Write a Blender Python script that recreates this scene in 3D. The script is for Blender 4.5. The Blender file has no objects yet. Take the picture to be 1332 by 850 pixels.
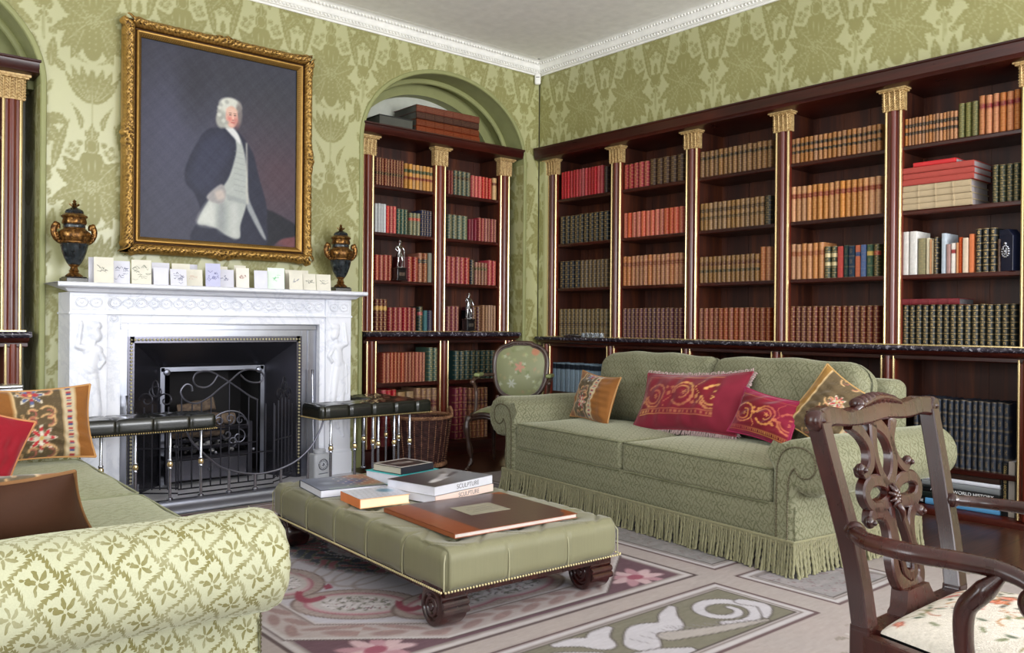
import bpy, math, random
import numpy as np
from mathutils import Vector, Matrix
random.seed(7); RNG = np.random.default_rng(7)
PI = math.pi
S = bpy.context.scene
COL = S.collection

# ------------------------------------------------------------ camera, light, exposure
cam_d = bpy.data.cameras.new('camera'); cam = bpy.data.objects.new('camera', cam_d); COL.objects.link(cam)
def _cam():
    y, p, r = map(math.radians, (40.414, -0.155, 0.489))
    fwd = Vector((math.sin(y)*math.cos(p), math.cos(y)*math.cos(p), math.sin(p)))
    right = Vector((math.cos(y), -math.sin(y), 0)); up = right.cross(fwd)
    r2 = right*math.cos(r) + up*math.sin(r); u2 = -right*math.sin(r) + up*math.cos(r)
    m = Matrix((r2, u2, -fwd)).transposed().to_4x4(); m.translation = (-4.90760, -5.42304, 1.05)
    cam.matrix_world = m
_cam()
cam_d.sensor_width = 36; cam_d.lens = 36*1103.75/1332; cam_d.clip_start = 0.05; cam_d.clip_end = 100
S.camera = cam
vs = S.view_settings
vs.view_transform = 'Standard'; vs.look = 'None'; vs.gamma = 1; vs.exposure = 0.46; vs.use_curve_mapping = False
W = bpy.data.worlds.new('sky'); S.world = W; W.use_nodes = True
bg = W.node_tree.nodes['Background']; bg.inputs[0].default_value = (0.80, 0.90, 1.0, 1); bg.inputs[1].default_value = 1.6
def area(name, loc, rot, sx, sy, power, color):
    l = bpy.data.lights.new(name, 'AREA'); l.shape = 'RECTANGLE'; l.size = sx; l.size_y = sy; l.energy = power; l.color = color
    o = bpy.data.objects.new(name, l); COL.objects.link(o); o.location = loc; o.rotation_euler = rot
    return o
# daylight through the tall windows in the walls behind and beside the camera
RX0, RX1, RY0, RY1, CEIL = -7.8, 0.0, -8.0, 0.0, 3.285      # room extents
WIN_S = [(-7.2, -5.2), (-4.5, -2.6), (-2.1, -0.3)]           # south wall windows, x ranges
WIN_W = [(-6.6, -5.2), (-3.0, -1.6)]                         # west wall windows, y ranges
POW_S = [42, 95, 190]
for (a, b), pw in zip(WIN_S, POW_S):
    area('window_daylight', ((a+b)/2, RY0+0.02, 1.75), (PI/2+math.radians(36), 0, 0), b-a-0.1, 2.3, pw, (0.96, 0.97, 1.0))
for a, b in WIN_W:
    area('window_daylight', (RX0+0.02, (a+b)/2, 1.75), (0, -PI/2, 0), 2.3, b-a-0.1, 55, (0.94, 0.97, 1.0))

# ------------------------------------------------------------ helpers
def srgb(*c):
    c = c[0] if len(c) == 1 else c
    if isinstance(c, str): c = tuple(int(c[i:i+2], 16) for i in (0, 2, 4))
    f = lambda v: ((v/255+0.055)/1.055)**2.4 if v/255 > 0.04045 else v/255/12.92
    return tuple(f(v) for v in c)
def srgb_np(a):
    a = np.clip(np.asarray(a, float)/255, 0, 1)
    return np.where(a > 0.04045, ((a+0.055)/1.055)**2.4, a/12.92)

class G:
    """Small node-graph writer."""
    def __init__(s, m): s.t = m.node_tree; s.n = s.t.nodes; s.l = s.t.links
    def _in(s, sock, v):
        if v is None: return
        if hasattr(v, 'is_output') or hasattr(v, 'links'): s.l.new(v, sock)
        elif isinstance(v, (tuple, list)):
            v = tuple(v); sock.default_value = v+(1,) if len(v) == 3 and len(sock.default_value) == 4 else v
        else: sock.default_value = v
    def math(s, op, a, b=None, c=None):
        n = s.n.new('ShaderNodeMath'); n.operation = op
        for i, v in enumerate((a, b, c)): s._in(n.inputs[i], v)
        return n.outputs[0]
    def add(s, a, b): return s.math('ADD', a, b)
    def sub(s, a, b): return s.math('SUBTRACT', a, b)
    def mul(s, a, b): return s.math('MULTIPLY', a, b)
    def less(s, a, b): return s.math('LESS_THAN', a, b)
    def step(s, x, e0, e1):
        n = s.n.new('ShaderNodeMapRange'); n.interpolation_type = 'SMOOTHSTEP'
        s._in(n.inputs[0], x); n.inputs[1].default_value = e0; n.inputs[2].default_value = e1
        n.inputs[3].default_value = 0; n.inputs[4].default_value = 1
        return n.outputs[0]
    def near(s, x, c, w):                       # 1 where |x-c| < w, soft
        return s.sub(1.0, s.step(s.math('ABSOLUTE', s.sub(x, c)), w*0.7, w*1.3))
    def mix(s, f, a, b):
        n = s.n.new('ShaderNodeMix'); n.data_type = 'RGBA'
        s._in(n.inputs[0], f); s._in(n.inputs[6], a); s._in(n.inputs[7], b); return n.outputs[2]
    def mixf(s, f, a, b):
        n = s.n.new('ShaderNodeMix'); n.data_type = 'FLOAT'
        s._in(n.inputs[0], f); s._in(n.inputs[2], a); s._in(n.inputs[3], b); return n.outputs[0]
    def coord(s, k='Object'): return s.n.new('ShaderNodeTexCoord').outputs[k]
    def sep(s, v):
        n = s.n.new('ShaderNodeSeparateXYZ'); s.l.new(v, n.inputs[0]); return n.outputs
    def comb(s, x, y, z):
        n = s.n.new('ShaderNodeCombineXYZ')
        for i, v in enumerate((x, y, z)): s._in(n.inputs[i], v)
        return n.outputs[0]
    def mapping(s, v, scale=(1, 1, 1), loc=(0, 0, 0), rot=(0, 0, 0)):
        n = s.n.new('ShaderNodeMapping'); s.l.new(v, n.inputs[0])
        n.inputs['Scale'].default_value = scale; n.inputs['Location'].default_value = loc; n.inputs['Rotation'].default_value = rot
        return n.outputs[0]
    def noise(s, v=None, scale=5, detail=3, rough=0.5, dist=0):
        n = s.n.new('ShaderNodeTexNoise'); s._in(n.inputs['Vector'], v); n.inputs['Scale'].default_value = scale
        n.inputs['Detail'].default_value = detail; n.inputs['Roughness'].default_value = rough; n.inputs['Distortion'].default_value = dist
        return n.outputs[0]
    def voro(s, v=None, scale=5, feature='F1', out=0):
        n = s.n.new('ShaderNodeTexVoronoi'); n.feature = feature; s._in(n.inputs['Vector'], v); n.inputs['Scale'].default_value = scale
        return n.outputs[out]
    def ramp(s, f, stops):
        n = s.n.new('ShaderNodeValToRGB'); s._in(n.inputs[0], f); e = n.color_ramp.elements
        while len(e) < len(stops): e.new(0.5)
        for el, (p, c) in zip(e, stops): el.position = p; el.color = tuple(c)+(1,)
        return n.outputs[0]
    def attr(s, name, out='Color'):
        n = s.n.new('ShaderNodeAttribute'); n.attribute_name = name; return n.outputs[out]
    def rand(s): return s.n.new('ShaderNodeObjectInfo').outputs['Random']
    def hsv(s, col, h=0.5, sat=1.0, v=1.0):
        n = s.n.new('ShaderNodeHueSaturation'); s._in(n.inputs[0], h); s._in(n.inputs[1], sat); s._in(n.inputs[2], v); s._in(n.inputs[4], col); return n.outputs[0]
    def bump(s, h, strength=0.3, dist=0.01):
        n = s.n.new('ShaderNodeBump'); s._in(n.inputs['Height'], h); n.inputs['Strength'].default_value = strength; n.inputs['Distance'].default_value = dist
        return n.outputs[0]

MATS = {}
def material(name, color=None, rough=0.5, metal=0.0, spec=0.5, coat=0.0, sheen=0.0, sheen_tint=None, fn=None, alpha=None, trans=0.0, emit=None):
    if name in MATS: return MATS[name]
    m = bpy.data.materials.new(name); m.use_nodes = True; MATS[name] = m
    g = G(m); b = g.n['Principled BSDF']
    if color is not None: b.inputs['Base Color'].default_value = tuple(color)+(1,)
    b.inputs['Roughness'].default_value = rough; b.inputs['Metallic'].default_value = metal
    b.inputs['Specular IOR Level'].default_value = spec; b.inputs['Coat Weight'].default_value = coat; b.inputs['Coat Roughness'].default_value = 0.12
    b.inputs['Sheen Weight'].default_value = sheen; b.inputs['Sheen Roughness'].default_value = 0.4
    if sheen_tint: b.inputs['Sheen Tint'].default_value = tuple(sheen_tint)+(1,)
    if trans: b.inputs['Transmission Weight'].default_value = trans
    if fn:
        r = fn(g) or {}
        for k, v in r.items():
            g._in(b.inputs[k], v)
    elif color is not None:                     # a little natural variation
        n = g.noise(g.coord(), 14, 3)
        g._in(b.inputs['Base Color'], g.hsv(tuple(color), v=g.mixf(n, 0.86, 1.12)))
    return m

class MB:
    def __init__(s, off=(0, 0, 0)):
        s.v = []; s.f = []; s.m = []; s.uv = {}; s.off = off; s.col = None
    def add(s, vs, fs, mi=0, uvs=None):
        b = len(s.v); s.v.extend(tuple(v) for v in vs)
        for k, f in enumerate(fs):
            if uvs is not None: s.uv[len(s.f)] = [uvs[i] for i in f]
            s.f.append(tuple(b+i for i in f)); s.m.append(mi)
        return s
    def bx(s, x0, x1, y0, y1, z0, z1, mi=0, M=None):
        x0, x1 = min(x0, x1), max(x0, x1); y0, y1 = min(y0, y1), max(y0, y1); z0, z1 = min(z0, z1), max(z0, z1)
        vs = [(x0, y0, z0), (x1, y0, z0), (x1, y1, z0), (x0, y1, z0), (x0, y0, z1), (x1, y0, z1), (x1, y1, z1), (x0, y1, z1)]
        if M is not None: vs = [M @ Vector(v) for v in vs]
        return s.add(vs, [(3, 2, 1, 0), (4, 5, 6, 7), (0, 1, 5, 4), (1, 2, 6, 5), (2, 3, 7, 6), (3, 0, 4, 7)], mi)
    def lathe(s, prof, seg=32, c=(0, 0, 0), mi=0, M=None, mod=None, close=True):
        vs = []; n = len(prof)
        for k in range(seg):
            a = 2*PI*k/seg
            for i, (r, z) in enumerate(prof):
                rr = r*(mod(a, i, z) if mod else 1)
                p = Vector((c[0]+rr*math.cos(a), c[1]+rr*math.sin(a), c[2]+z)); vs.append(M @ p if M is not None else p)
        fs = []
        for k in range(seg):
            k2 = (k+1) % seg
            for i in range(n-1): fs.append((k*n+i, k2*n+i, k2*n+i+1, k*n+i+1))
        if close:
            fs.append(tuple(k*n for k in reversed(range(seg)))); fs.append(tuple(k*n+n-1 for k in range(seg)))
        return s.add(vs, fs, mi)
    def tube(s, pts, r, seg=8, closed=False, mi=0, flat=None, up=None):
        pts = [Vector(p) for p in pts]; n = len(pts)
        if n < 2: return s
        vs = []; prev = None
        for i, p in enumerate(pts):
            if closed: t = pts[(i+1) % n]-pts[i-1]
            else: t = pts[min(i+1, n-1)]-pts[max(i-1, 0)]
            if t.length < 1e-9: t = Vector((0, 0, 1))
            t.normalize()
            if up is not None:
                a = Vector(up); a = a-t*a.dot(t)
                if a.length < 1e-6: a = t.orthogonal()
            elif prev is None: a = t.orthogonal()
            else:
                a = prev-t*prev.dot(t)
                if a.length < 1e-6: a = t.orthogonal()
            a.normalize(); prev = a; b = t.cross(a)
            rr = r[i] if hasattr(r, '__len__') else r
            ra, rb = (rr, rr) if flat is None else (rr*flat[0], rr*flat[1])
            for k in range(seg):
                an = 2*PI*k/seg; vs.append(p+a*ra*math.cos(an)+b*rb*math.sin(an))
        fs = []
        for i in range(n if closed else n-1):
            j = (i+1) % n
            for k in range(seg):
                k2 = (k+1) % seg; fs.append((i*seg+k, i*seg+k2, j*seg+k2, j*seg+k))
        if not closed:
            fs.append(tuple(reversed(range(seg)))); fs.append(tuple((n-1)*seg+k for k in range(seg)))
        return s.add(vs, fs, mi)
    def extrude(s, prof, fn, ts, mi=0, closed=True, caps=True):
        """prof: list of 2-D points; fn(t, a, b) -> 3-D point; swept over ts."""
        n = len(prof); vs = [fn(t, a, b) for t in ts for a, b in prof]; fs = []
        for i in range(len(ts)-1):
            for k in range(n if closed else n-1):
                k2 = (k+1) % n; fs.append((i*n+k, i*n+k2, (i+1)*n+k2, (i+1)*n+k))
        if caps and closed:
            fs.append(tuple(reversed(range(n)))); fs.append(tuple((len(ts)-1)*n+k for k in range(n)))
        return s.add(vs, fs, mi)
    def grid(s, fn, us, vs_, mi=0, uvfn=None, flip=False):
        nu, nv = len(us), len(vs_)
        P = [fn(u, v) for u in us for v in vs_]
        UV = [uvfn(u, v) if uvfn else (u, v) for u in us for v in vs_]
        fs = []
        for i in range(nu-1):
            for j in range(nv-1):
                q = (i*nv+j, (i+1)*nv+j, (i+1)*nv+j+1, i*nv+j+1)
                fs.append(q[::-1] if flip else q)
        return s.add(P, fs, mi, UV)
    def sphere(s, c, r, seg=12, rings=8, mi=0, sc=(1, 1, 1)):
        prof = [(r*math.sin(PI*i/rings), -r*math.cos(PI*i/rings)) for i in range(rings+1)]
        prof[0] = (1e-5, -r); prof[-1] = (1e-5, r)
        M = Matrix.Translation(c) @ Matrix.Diagonal((*sc, 1))
        return s.lathe(prof, seg, mi=mi, M=M)
    def xf(s, M):
        s.v = [tuple(M @ Vector(v)) for v in s.v]; return s
    def build(s, name, mats, parent=None, sharp=35, smooth=True, bevel=0, normals=True):
        me = bpy.data.meshes.new(name)
        ox, oy, oz = s.off
        V = np.array(s.v, dtype=float).reshape(-1, 3)-np.array([ox, oy, oz])
        me.from_pydata(V.tolist(), [], s.f)
        if not isinstance(mats, (list, tuple)): mats = [mats]
        for m in mats: me.materials.append(m)
        if len(mats) > 1: me.polygons.foreach_set('material_index', s.m)
        if s.uv:
            uvl = me.uv_layers.new(name='UVMap'); data = np.zeros((len(me.loops), 2))
            for p in me.polygons:
                u = s.uv.get(p.index)
                if u: data[p.loop_start:p.loop_start+p.loop_total] = u
            uvl.data.foreach_set('uv', data.ravel())
        me.validate(); me.update()
        if smooth:
            me.polygons.foreach_set('use_smooth', [True]*len(me.polygons))
            if sharp < 180: me.set_sharp_from_angle(angle=math.radians(sharp))
        o = bpy.data.objects.new(name, me); COL.objects.link(o)
        if parent is not None: o.parent = parent
        if bevel:
            b = o.modifiers.new('bevel', 'BEVEL'); b.width = bevel; b.segments = 2; b.limit_method = 'ANGLE'; b.angle_limit = math.radians(50)
        return o

def tag(o, label=None, cat=None, group=None, kind=None):
    if label: o['label'] = label
    if cat: o['category'] = cat
    if group: o['group'] = group
    if kind: o['kind'] = kind
    return o
def thing(name, label, cat, loc=(0, 0, 0), rz=0.0, group=None):
    o = bpy.data.objects.new(name, None); o.empty_display_size = 0.05; COL.objects.link(o)
    o.location = loc; o.rotation_euler = (0, 0, rz)
    return tag(o, label, cat, group)
def struct(o): o['kind'] = 'structure'; return o
def copy_tree(src, parent=None):
    c = src.copy(); COL.objects.link(c)
    if parent is not None: c.parent = parent
    for ch in list(src.children): copy_tree(ch, c)
    return c
def dense(name, P, nu, nv, mat, colors=None, attr='pat', parent=None, keep=None, uv=None):
    """A dense grid mesh with a per-vertex colour attribute. P: (nu*nv,3)."""
    idx = np.arange(nu*nv).reshape(nu, nv)
    q = np.stack([idx[:-1, :-1], idx[1:, :-1], idx[1:, 1:], idx[:-1, 1:]], -1).reshape(-1, 4)
    if keep is not None: q = q[keep.reshape(-1)]
    me = bpy.data.meshes.new(name); me.vertices.add(nu*nv); me.vertices.foreach_set('co', P.astype(np.float32).ravel())
    me.loops.add(q.size); me.loops.foreach_set('vertex_index', q.astype(np.int32).ravel())
    me.polygons.add(len(q)); me.polygons.foreach_set('loop_start', np.arange(0, q.size, 4, dtype=np.int32))
    me.update(calc_edges=True); me.materials.append(mat)
    if colors is not None:
        a = me.color_attributes.new(attr, 'FLOAT_COLOR', 'POINT')
        c4 = np.ones((nu*nv, 4), np.float32); c4[:, :3] = colors.reshape(nu*nv, -1)
        a.data.foreach_set('color', c4.ravel())
    me.polygons.foreach_set('use_smooth', [True]*len(q)); me.validate()
    o = bpy.data.objects.new(name, me); COL.objects.link(o)
    if parent is not None: o.parent = parent
    return o
def rbox(mb, sx, sy, sz, r, n=(8, 8, 4), c=(0, 0, 0), disp=None, mi=0, M=None, uvs=1.0):
    """Rounded box, subdivided, with a displacement hook disp(p, nrm) -> p; six welded-looking faces."""
    nx, ny, nz = n; hx, hy, hz = sx/2, sy/2, sz/2
    def pt(x, y, z):
        p = Vector((x, y, z)); q = Vector((max(-hx+r, min(hx-r, x)), max(-hy+r, min(hy-r, y)), max(-hz+r, min(hz-r, z))))
        d = p-q; nr = d.normalized() if d.length > 1e-9 else Vector((0, 0, 1)); p2 = q+nr*r if d.length > 1e-9 else p
        if disp: p2 = disp(p2, nr)
        p2 = p2+Vector(c)
        return M @ p2 if M is not None else p2
    def lin(h, k):                            # denser near the rounded edges
        a = [-h, -h+r*0.35, -h+r*0.7, -h+r]; b = [h-r, h-r*0.7, h-r*0.35, h]
        m = [(-h+r)+(2*h-2*r)*i/k for i in range(1, k)]
        return a+m+b
    X, Y, Z = lin(hx, nx), lin(hy, ny), lin(hz, nz)
    key = {}; V = []; F = []; U = []
    def vid(x, y, z):
        k = (round(x, 5), round(y, 5), round(z, 5))
        if k not in key: key[k] = len(V); V.append(pt(x, y, z))
        return key[k]
    def face(A, B, f, flip, uf):
        for i in range(len(A)-1):
            for j in range(len(B)-1):
                c4 = [(A[i], B[j]), (A[i+1], B[j]), (A[i+1], B[j+1]), (A[i], B[j+1])]
                if flip: c4 = c4[::-1]
                F.append([vid(*f(a, b)) for a, b in c4]); U.append([(uf(a, b)[0]*uvs, uf(a, b)[1]*uvs) for a, b in c4])
    face(X, Y, lambda a, b: (a, b, hz), False, lambda a, b: (a, b)); face(X, Y, lambda a, b: (a, b, -hz), True, lambda a, b: (a, b))
    face(X, Z, lambda a, b: (a, -hy, b), False, lambda a, b: (a, b-hy-hz)); face(X, Z, lambda a, b: (a, hy, b), True, lambda a, b: (a, hy+hz-b))
    face(Y, Z, lambda a, b: (hx, a, b), False, lambda a, b: (hx+hz-b, a)); face(Y, Z, lambda a, b: (-hx, a, b), True, lambda a, b: (b-hx-hz, a))
    b0 = len(mb.v); mb.v.extend(tuple(v) for v in V)
    for f, u in zip(F, U):
        mb.uv[len(mb.f)] = u; mb.f.append(tuple(b0+i for i in f)); mb.m.append(mi)
    return mb
def arc(cx, cz, r, a0, a1, n=12, f=lambda x, z: (x, z)):
    return [f(cx+r*math.cos(math.radians(a0+(a1-a0)*i/n)), cz+r*math.sin(math.radians(a0+(a1-a0)*i/n))) for i in range(n+1)]
def spline(pts, n=8, closed=False):
    """Catmull-Rom through the points."""
    P = [Vector(p) for p in pts]; m = len(P); out = []
    rng = range(m) if closed else range(m-1)
    for i in rng:
        p0 = P[(i-1) % m] if closed or i > 0 else P[0]*2-P[1]
        p1, p2 = P[i], P[(i+1) % m]
        p3 = P[(i+2) % m] if closed or i+2 < m else P[-1]*2-P[-2]
        for k in range(n):
            t = k/n
            out.append(0.5*((2*p1)+(p2-p0)*t+(2*p0-5*p1+4*p2-p3)*t*t+(-p0+3*p1-3*p2+p3)*t**3))
    if not closed: out.append(P[-1])
    return out
def ribbon(mb, pts, w, th, mapf, n=6, mi=0, closed=False):
    """Flat bar following 2-D points: width w (number or list), thickness th; mapf(a, b, t) -> 3-D."""
    P2 = [Vector((p[0], p[1], 0)) for p in pts]
    C = spline(P2, n, closed); m = len(C)
    ws = [w]*len(P2) if not hasattr(w, '__len__') else list(w)
    if closed: ws = ws+[ws[0]]
    vs = []
    for i, p in enumerate(C):
        t = (C[(i+1) % m]-C[i-1]) if closed else (C[min(i+1, m-1)]-C[max(i-1, 0)])
        t.normalize(); nr = Vector((-t.y, t.x, 0))
        f = i/n; k = min(int(f), len(ws)-2); ww = ws[k]+(ws[k+1]-ws[k])*(f-k)
        a, b = p+nr*ww/2, p-nr*ww/2; a2, b2 = p+nr*ww*0.36, p-nr*ww*0.36
        vs += [mapf(a.x, a.y, -th/2), mapf(a.x, a.y, th*0.32), mapf(a2.x, a2.y, th/2), mapf(b2.x, b2.y, th/2), mapf(b.x, b.y, th*0.32), mapf(b.x, b.y, -th/2)]
    fs = []
    for i in range(m if closed else m-1):
        j = (i+1) % m
        for k in range(6): k2 = (k+1) % 6; fs.append((i*6+k, i*6+k2, j*6+k2, j*6+k))
    if not closed: fs.append(tuple(reversed(range(6)))); fs.append(tuple((m-1)*6+k for k in range(6)))
    return mb.add(vs, fs, mi)
def lettering(txt, size, parent, loc, rot, mat, name='lettering', depth=0.0006, align='CENTER'):
    c = bpy.data.curves.new(name, 'FONT'); c.body = txt; c.size = size; c.extrude = depth; c.align_x = align; c.align_y = 'CENTER'
    tmp = bpy.data.objects.new('tmp', c); COL.objects.link(tmp); bpy.context.view_layer.update()
    me = bpy.data.meshes.new_from_object(tmp.evaluated_get(bpy.context.evaluated_depsgraph_get())); bpy.data.objects.remove(tmp)
    me.materials.clear(); me.materials.append(mat)
    o = bpy.data.objects.new(name, me); COL.objects.link(o); o.location = loc; o.rotation_euler = rot
    if parent is not None: o.parent = parent
    return o

# ------------------------------------------------------------ materials
def _wood(dark, mid, light, rough=0.28, axis=(1, 1, 0.06), sc=9):
    def fn(g):
        v = g.mapping(g.coord(), scale=axis)
        n = g.noise(v, sc, 5, 0.6, 0.8); n2 = g.noise(v, sc*9, 2)
        c = g.ramp(g.add(g.mul(n, 0.85), g.mul(n2, 0.15)), [(0.3, dark), (0.5, mid), (0.68, light)])
        return {'Base Color': c, 'Roughness': g.mixf(n2, rough-0.05, rough+0.12)}
    return fn
WOOD = material('mahogany', fn=_wood(srgb(66, 20, 12), srgb(92, 30, 17), srgb(118, 44, 24)), coat=0.3)
WOOD_H = material('mahogany_along', fn=_wood(srgb(30, 9, 6), srgb(52, 16, 10), srgb(74, 25, 14), axis=(0.1, 0.1, 1)), coat=0.12)
WOOD_IN = material('mahogany_interior', fn=_wood(srgb(36, 14, 8), srgb(64, 27, 13), srgb(100, 48, 20), rough=0.5))
WOOD_CH = material('old_mahogany', fn=_wood(srgb(28, 7, 5), srgb(44, 12, 8), srgb(64, 21, 12), rough=0.25, axis=(1, 1, 0.10), sc=5), coat=0.15)
def _gilt(g):
    n = g.noise(g.coord(), 60, 4, 0.7)
    return {'Base Color': g.ramp(n, [(0.3, srgb(150, 112, 66)), (0.6, srgb(214, 184, 128)), (0.8, srgb(240, 220, 172))]), 'Roughness': g.mixf(n, 0.35, 0.5), 'Normal': g.bump(n, 0.35, 0.003)}
GILT = material('gilding', metal=0.3, fn=_gilt)
BRASS = material('brass_bead', color=srgb(228, 202, 150), rough=0.26, metal=0.85)
STEEL = material('polished_steel', color=srgb(176, 178, 188), rough=0.22, metal=1.0)
IRON = material('black_iron', color=srgb(46, 45, 52), rough=0.38, metal=0.7)
IRON_L = material('wrought_iron', color=srgb(92, 92, 102), rough=0.35, metal=0.75)
def _marble_blk(g):
    v = g.coord(); n = g.noise(v, 18, 6, 0.7, 2.2)
    return {'Base Color': g.ramp(n, [(0.44, srgb(34, 30, 38)), (0.56, srgb(60, 54, 64)), (0.66, srgb(190, 186, 196))]), 'Roughness': 0.18}
MARB_B = material('black_fossil_marble', fn=_marble_blk)
def _marble_w(g):
    v = g.coord(); n = g.noise(v, 2.2, 6, 0.62, 1.4); k = g.math('ABSOLUTE', g.sub(n, 0.5))
    return {'Base Color': g.mix(g.step(k, 0.0, 0.04), srgb(219, 221, 231), srgb(231, 232, 240)), 'Roughness': 0.36}
MARB_W = material('white_statuary_marble', fn=_marble_w, spec=0.45)
PLASTER = material('white_plaster', color=srgb(244, 242, 236), rough=0.7)
CEILM = material('ceiling_paint', color=srgb(247, 244, 240), rough=0.9)
GREENP = material('olive_paint', color=srgb(146, 148, 98), rough=0.55)
BLACK = material('black_lacquer', color=srgb(22, 20, 22), rough=0.25, coat=0.3)
PAPER = material('book_paper', color=srgb(226, 218, 200), rough=0.85)
# ------------------------------------------------------------ the room
def _compact(P, idx):
    used = np.unique(idx); remap = -np.ones(len(P), int); remap[used] = np.arange(len(used)); return P[used], remap[idx], used
def dense2(name, P, nu, nv, mat, colors, keep=None, attr='pat'):
    idx = np.arange(nu*nv).reshape(nu, nv)
    q = np.stack([idx[:-1, :-1], idx[1:, :-1], idx[1:, 1:], idx[:-1, 1:]], -1).reshape(-1, 4)
    if keep is not None: q = q[keep.reshape(-1)]
    P, q, used = _compact(P, q); colors = colors[used]
    me = bpy.data.meshes.new(name); me.vertices.add(len(P)); me.vertices.foreach_set('co', P.astype(np.float32).ravel())
    me.loops.add(q.size); me.loops.foreach_set('vertex_index', q.astype(np.int32).ravel())
    me.polygons.add(len(q)); me.polygons.foreach_set('loop_start', np.arange(0, q.size, 4, dtype=np.int32))
    me.update(calc_edges=True); me.materials.append(mat)
    a = me.color_attributes.new(attr, 'FLOAT_COLOR', 'POINT'); c4 = np.ones((len(P), 4), np.float32)
    c4[:, :3] = colors if colors.ndim == 2 else colors[:, None]
    a.data.foreach_set('color', c4.ravel()); me.validate()
    o = bpy.data.objects.new(name, me); COL.objects.link(o); return o

# damask motif: 0 = satin ground, 1 = matt figure; tile 0.52 wide, 0.98 tall, mirror-symmetric
TW, TH = 0.52, 0.98
def damask(u, v):
    x = (u/TW) % 1.0; x = np.minimum(x, 1-x)*TW            # mirrored distance from the motif's axis
    y0 = (v/TH) % 1.0
    out = np.zeros_like(x); vein = np.zeros_like(x)
    def soft(d, w=0.004): return np.clip(0.5-d/w, 0, 1)
    def leaf(cx, cy, ang, L, Wd, teeth=7, curl=0.0):
        nonlocal out, vein
        for yy in (y0*TH, y0*TH-TH, y0*TH+TH):
            Wd_ = Wd*.86; dx, dy = x-cx, yy-cy; c, s_ = math.cos(ang), math.sin(ang)
            a = dx*c+dy*s_; b = -dx*s_+dy*c; t = a/L
            b = b-curl*L*np.clip(t, 0, 1)**2
            tt = np.clip(t, 0, 1)
            w = Wd_*np.sin(PI*tt**0.8)**0.8*(1+0.28*((tt*teeth) % 1.0-0.5))
            m = soft(np.abs(b)-w)*(t > 0)*(t < 1)
            out = np.maximum(out, m)
            vv = soft(np.abs(b)-0.0016-0.002*(1-tt))*(t > 0.08)*(t < 0.85)
            rib = soft(np.abs(((tt*teeth*1.0+np.abs(b)/(Wd+1e-6)*0.8) % 1.0)-0.5)-0.10, 0.12)*(np.abs(b) < w*0.72)*(t > 0.1)*(t < 0.9)
            vein = np.maximum(vein, np.maximum(vv, rib*0.5)*m)
    def disc(cx, cy, rx, ry, cut=0.0, n=0):
        nonlocal out, vein
        for yy in (y0*TH, y0*TH-TH, y0*TH+TH):
            dx, dy = (x-cx)/rx, (yy-cy)/ry; r = np.hypot(dx, dy); th = np.arctan2(dy, dx)
            R = 1+(0.18*np.cos(n*th) if n else 0)
            m = soft((r-R)*min(rx, ry)); out = np.maximum(out, m)
            if cut: vein = np.maximum(vein, soft(np.abs(r-cut)*min(rx, ry)-0.003)*m)
    # great palmette: lobed leaves round a plumed body, grapes above it
    R_ = math.radians
    for x_, y_, ang, L, Wd, te, cu in ((.02, .37, 58, .21, .050, 6, -.15), (.03, .36, 24, .185, .046, 6, .10), (.03, .35, -14, .20, .050, 6, -.15), (.03, .34, -44, .215, .054, 7, -.10), (.045, .31, -70, .20, .040, 7, .0)):
        leaf(x_, y_, R_(ang), L, Wd, te, cu)
    disc(0, 0.245, .060, .118); leaf(.055, .12, R_(35), .09, .010, 3, .3); leaf(.02, .11, R_(12), .11, .008, 3, .3)
    for k in range(4): vein = np.maximum(vein, soft(np.abs(np.abs(y0*TH-(.30-.035*k))-.0-x*.8+.012)-.004)*(x < .022)*.9)
    disc(0, 0.365, .060, .050)
    for sx, sy in ((0, .395), (.026, .388), (.013, .368), (.038, .366), (0, .348), (.026, .345), (0, .325)): disc(sx, sy, .0135, .0135, .62)
    # poppy
    disc(0.0, 0.482, .102, .074, 0, 5); disc(.055, .470, .050, .048); 
    for a_ in (-.9, -.45, .45, .9, 1.4): pass
    vein = np.maximum(vein, soft(np.abs(x-.012-.10*np.clip(y0*TH-.43, 0, .1))-.0022)*((y0*TH > .43) & (y0*TH < .53)))
    vein = np.maximum(vein, soft(np.abs(x-.05-.25*np.clip(y0*TH-.45, 0, .1))-.0022)*((y0*TH > .44) & (y0*TH < .52)))
    # pomegranate with berries either side
    disc(0.0, 0.605, .042, .055, .72); disc(0.0, 0.605, .016, .030); leaf(0.0, 0.645, R_(90), .085, .026, 5); leaf(.01, .645, R_(62), .06, .016, 4)
    for sx, sy in ((.080, .575), (.112, .598), (.100, .548), (.066, .618), (.125, .560)): disc(sx, sy, .0175, .0175, .62)
    # great curling acanthus at the sides
    leaf(0.205, 0.455, R_(96), .30, .030, 9, .18); leaf(0.185, 0.60, R_(70), .20, .052, 8, -.55); leaf(0.14, 0.72, R_(35), .16, .046, 7, -.75); leaf(.06, .70, R_(100), .14, .020, 5, -.6)
    # stem and fan of long leaves
    leaf(0.0, 0.72, R_(90), .22, .007, 3)
    for ang, L, Wd, cu in ((90, .20, .028, 0), (70, .22, .030, .10), (50, .23, .032, .22), (30, .21, .030, .35)): leaf(.004, .86, R_(ang), L, Wd, 7, cu)
    # slender sprigs between
    X2 = TW/2
    leaf(X2-.040, .055, R_(92), .175, .034, 7, .05); leaf(X2-.115, .045, R_(50), .09, .026, 5)
    disc(X2-.050, .262, .024, .022, .55); disc(X2-.030, .315, .015, .020, .5); disc(X2-.012, .350, .012, .016); leaf(X2-.006, .20, R_(90), .20, .0055, 3)
    disc(X2, .435, .050, .044, 0, 5); leaf(X2-.012, .375, R_(122), .065, .022, 4); leaf(X2, .47, R_(90), .085, .022, 5)
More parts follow.
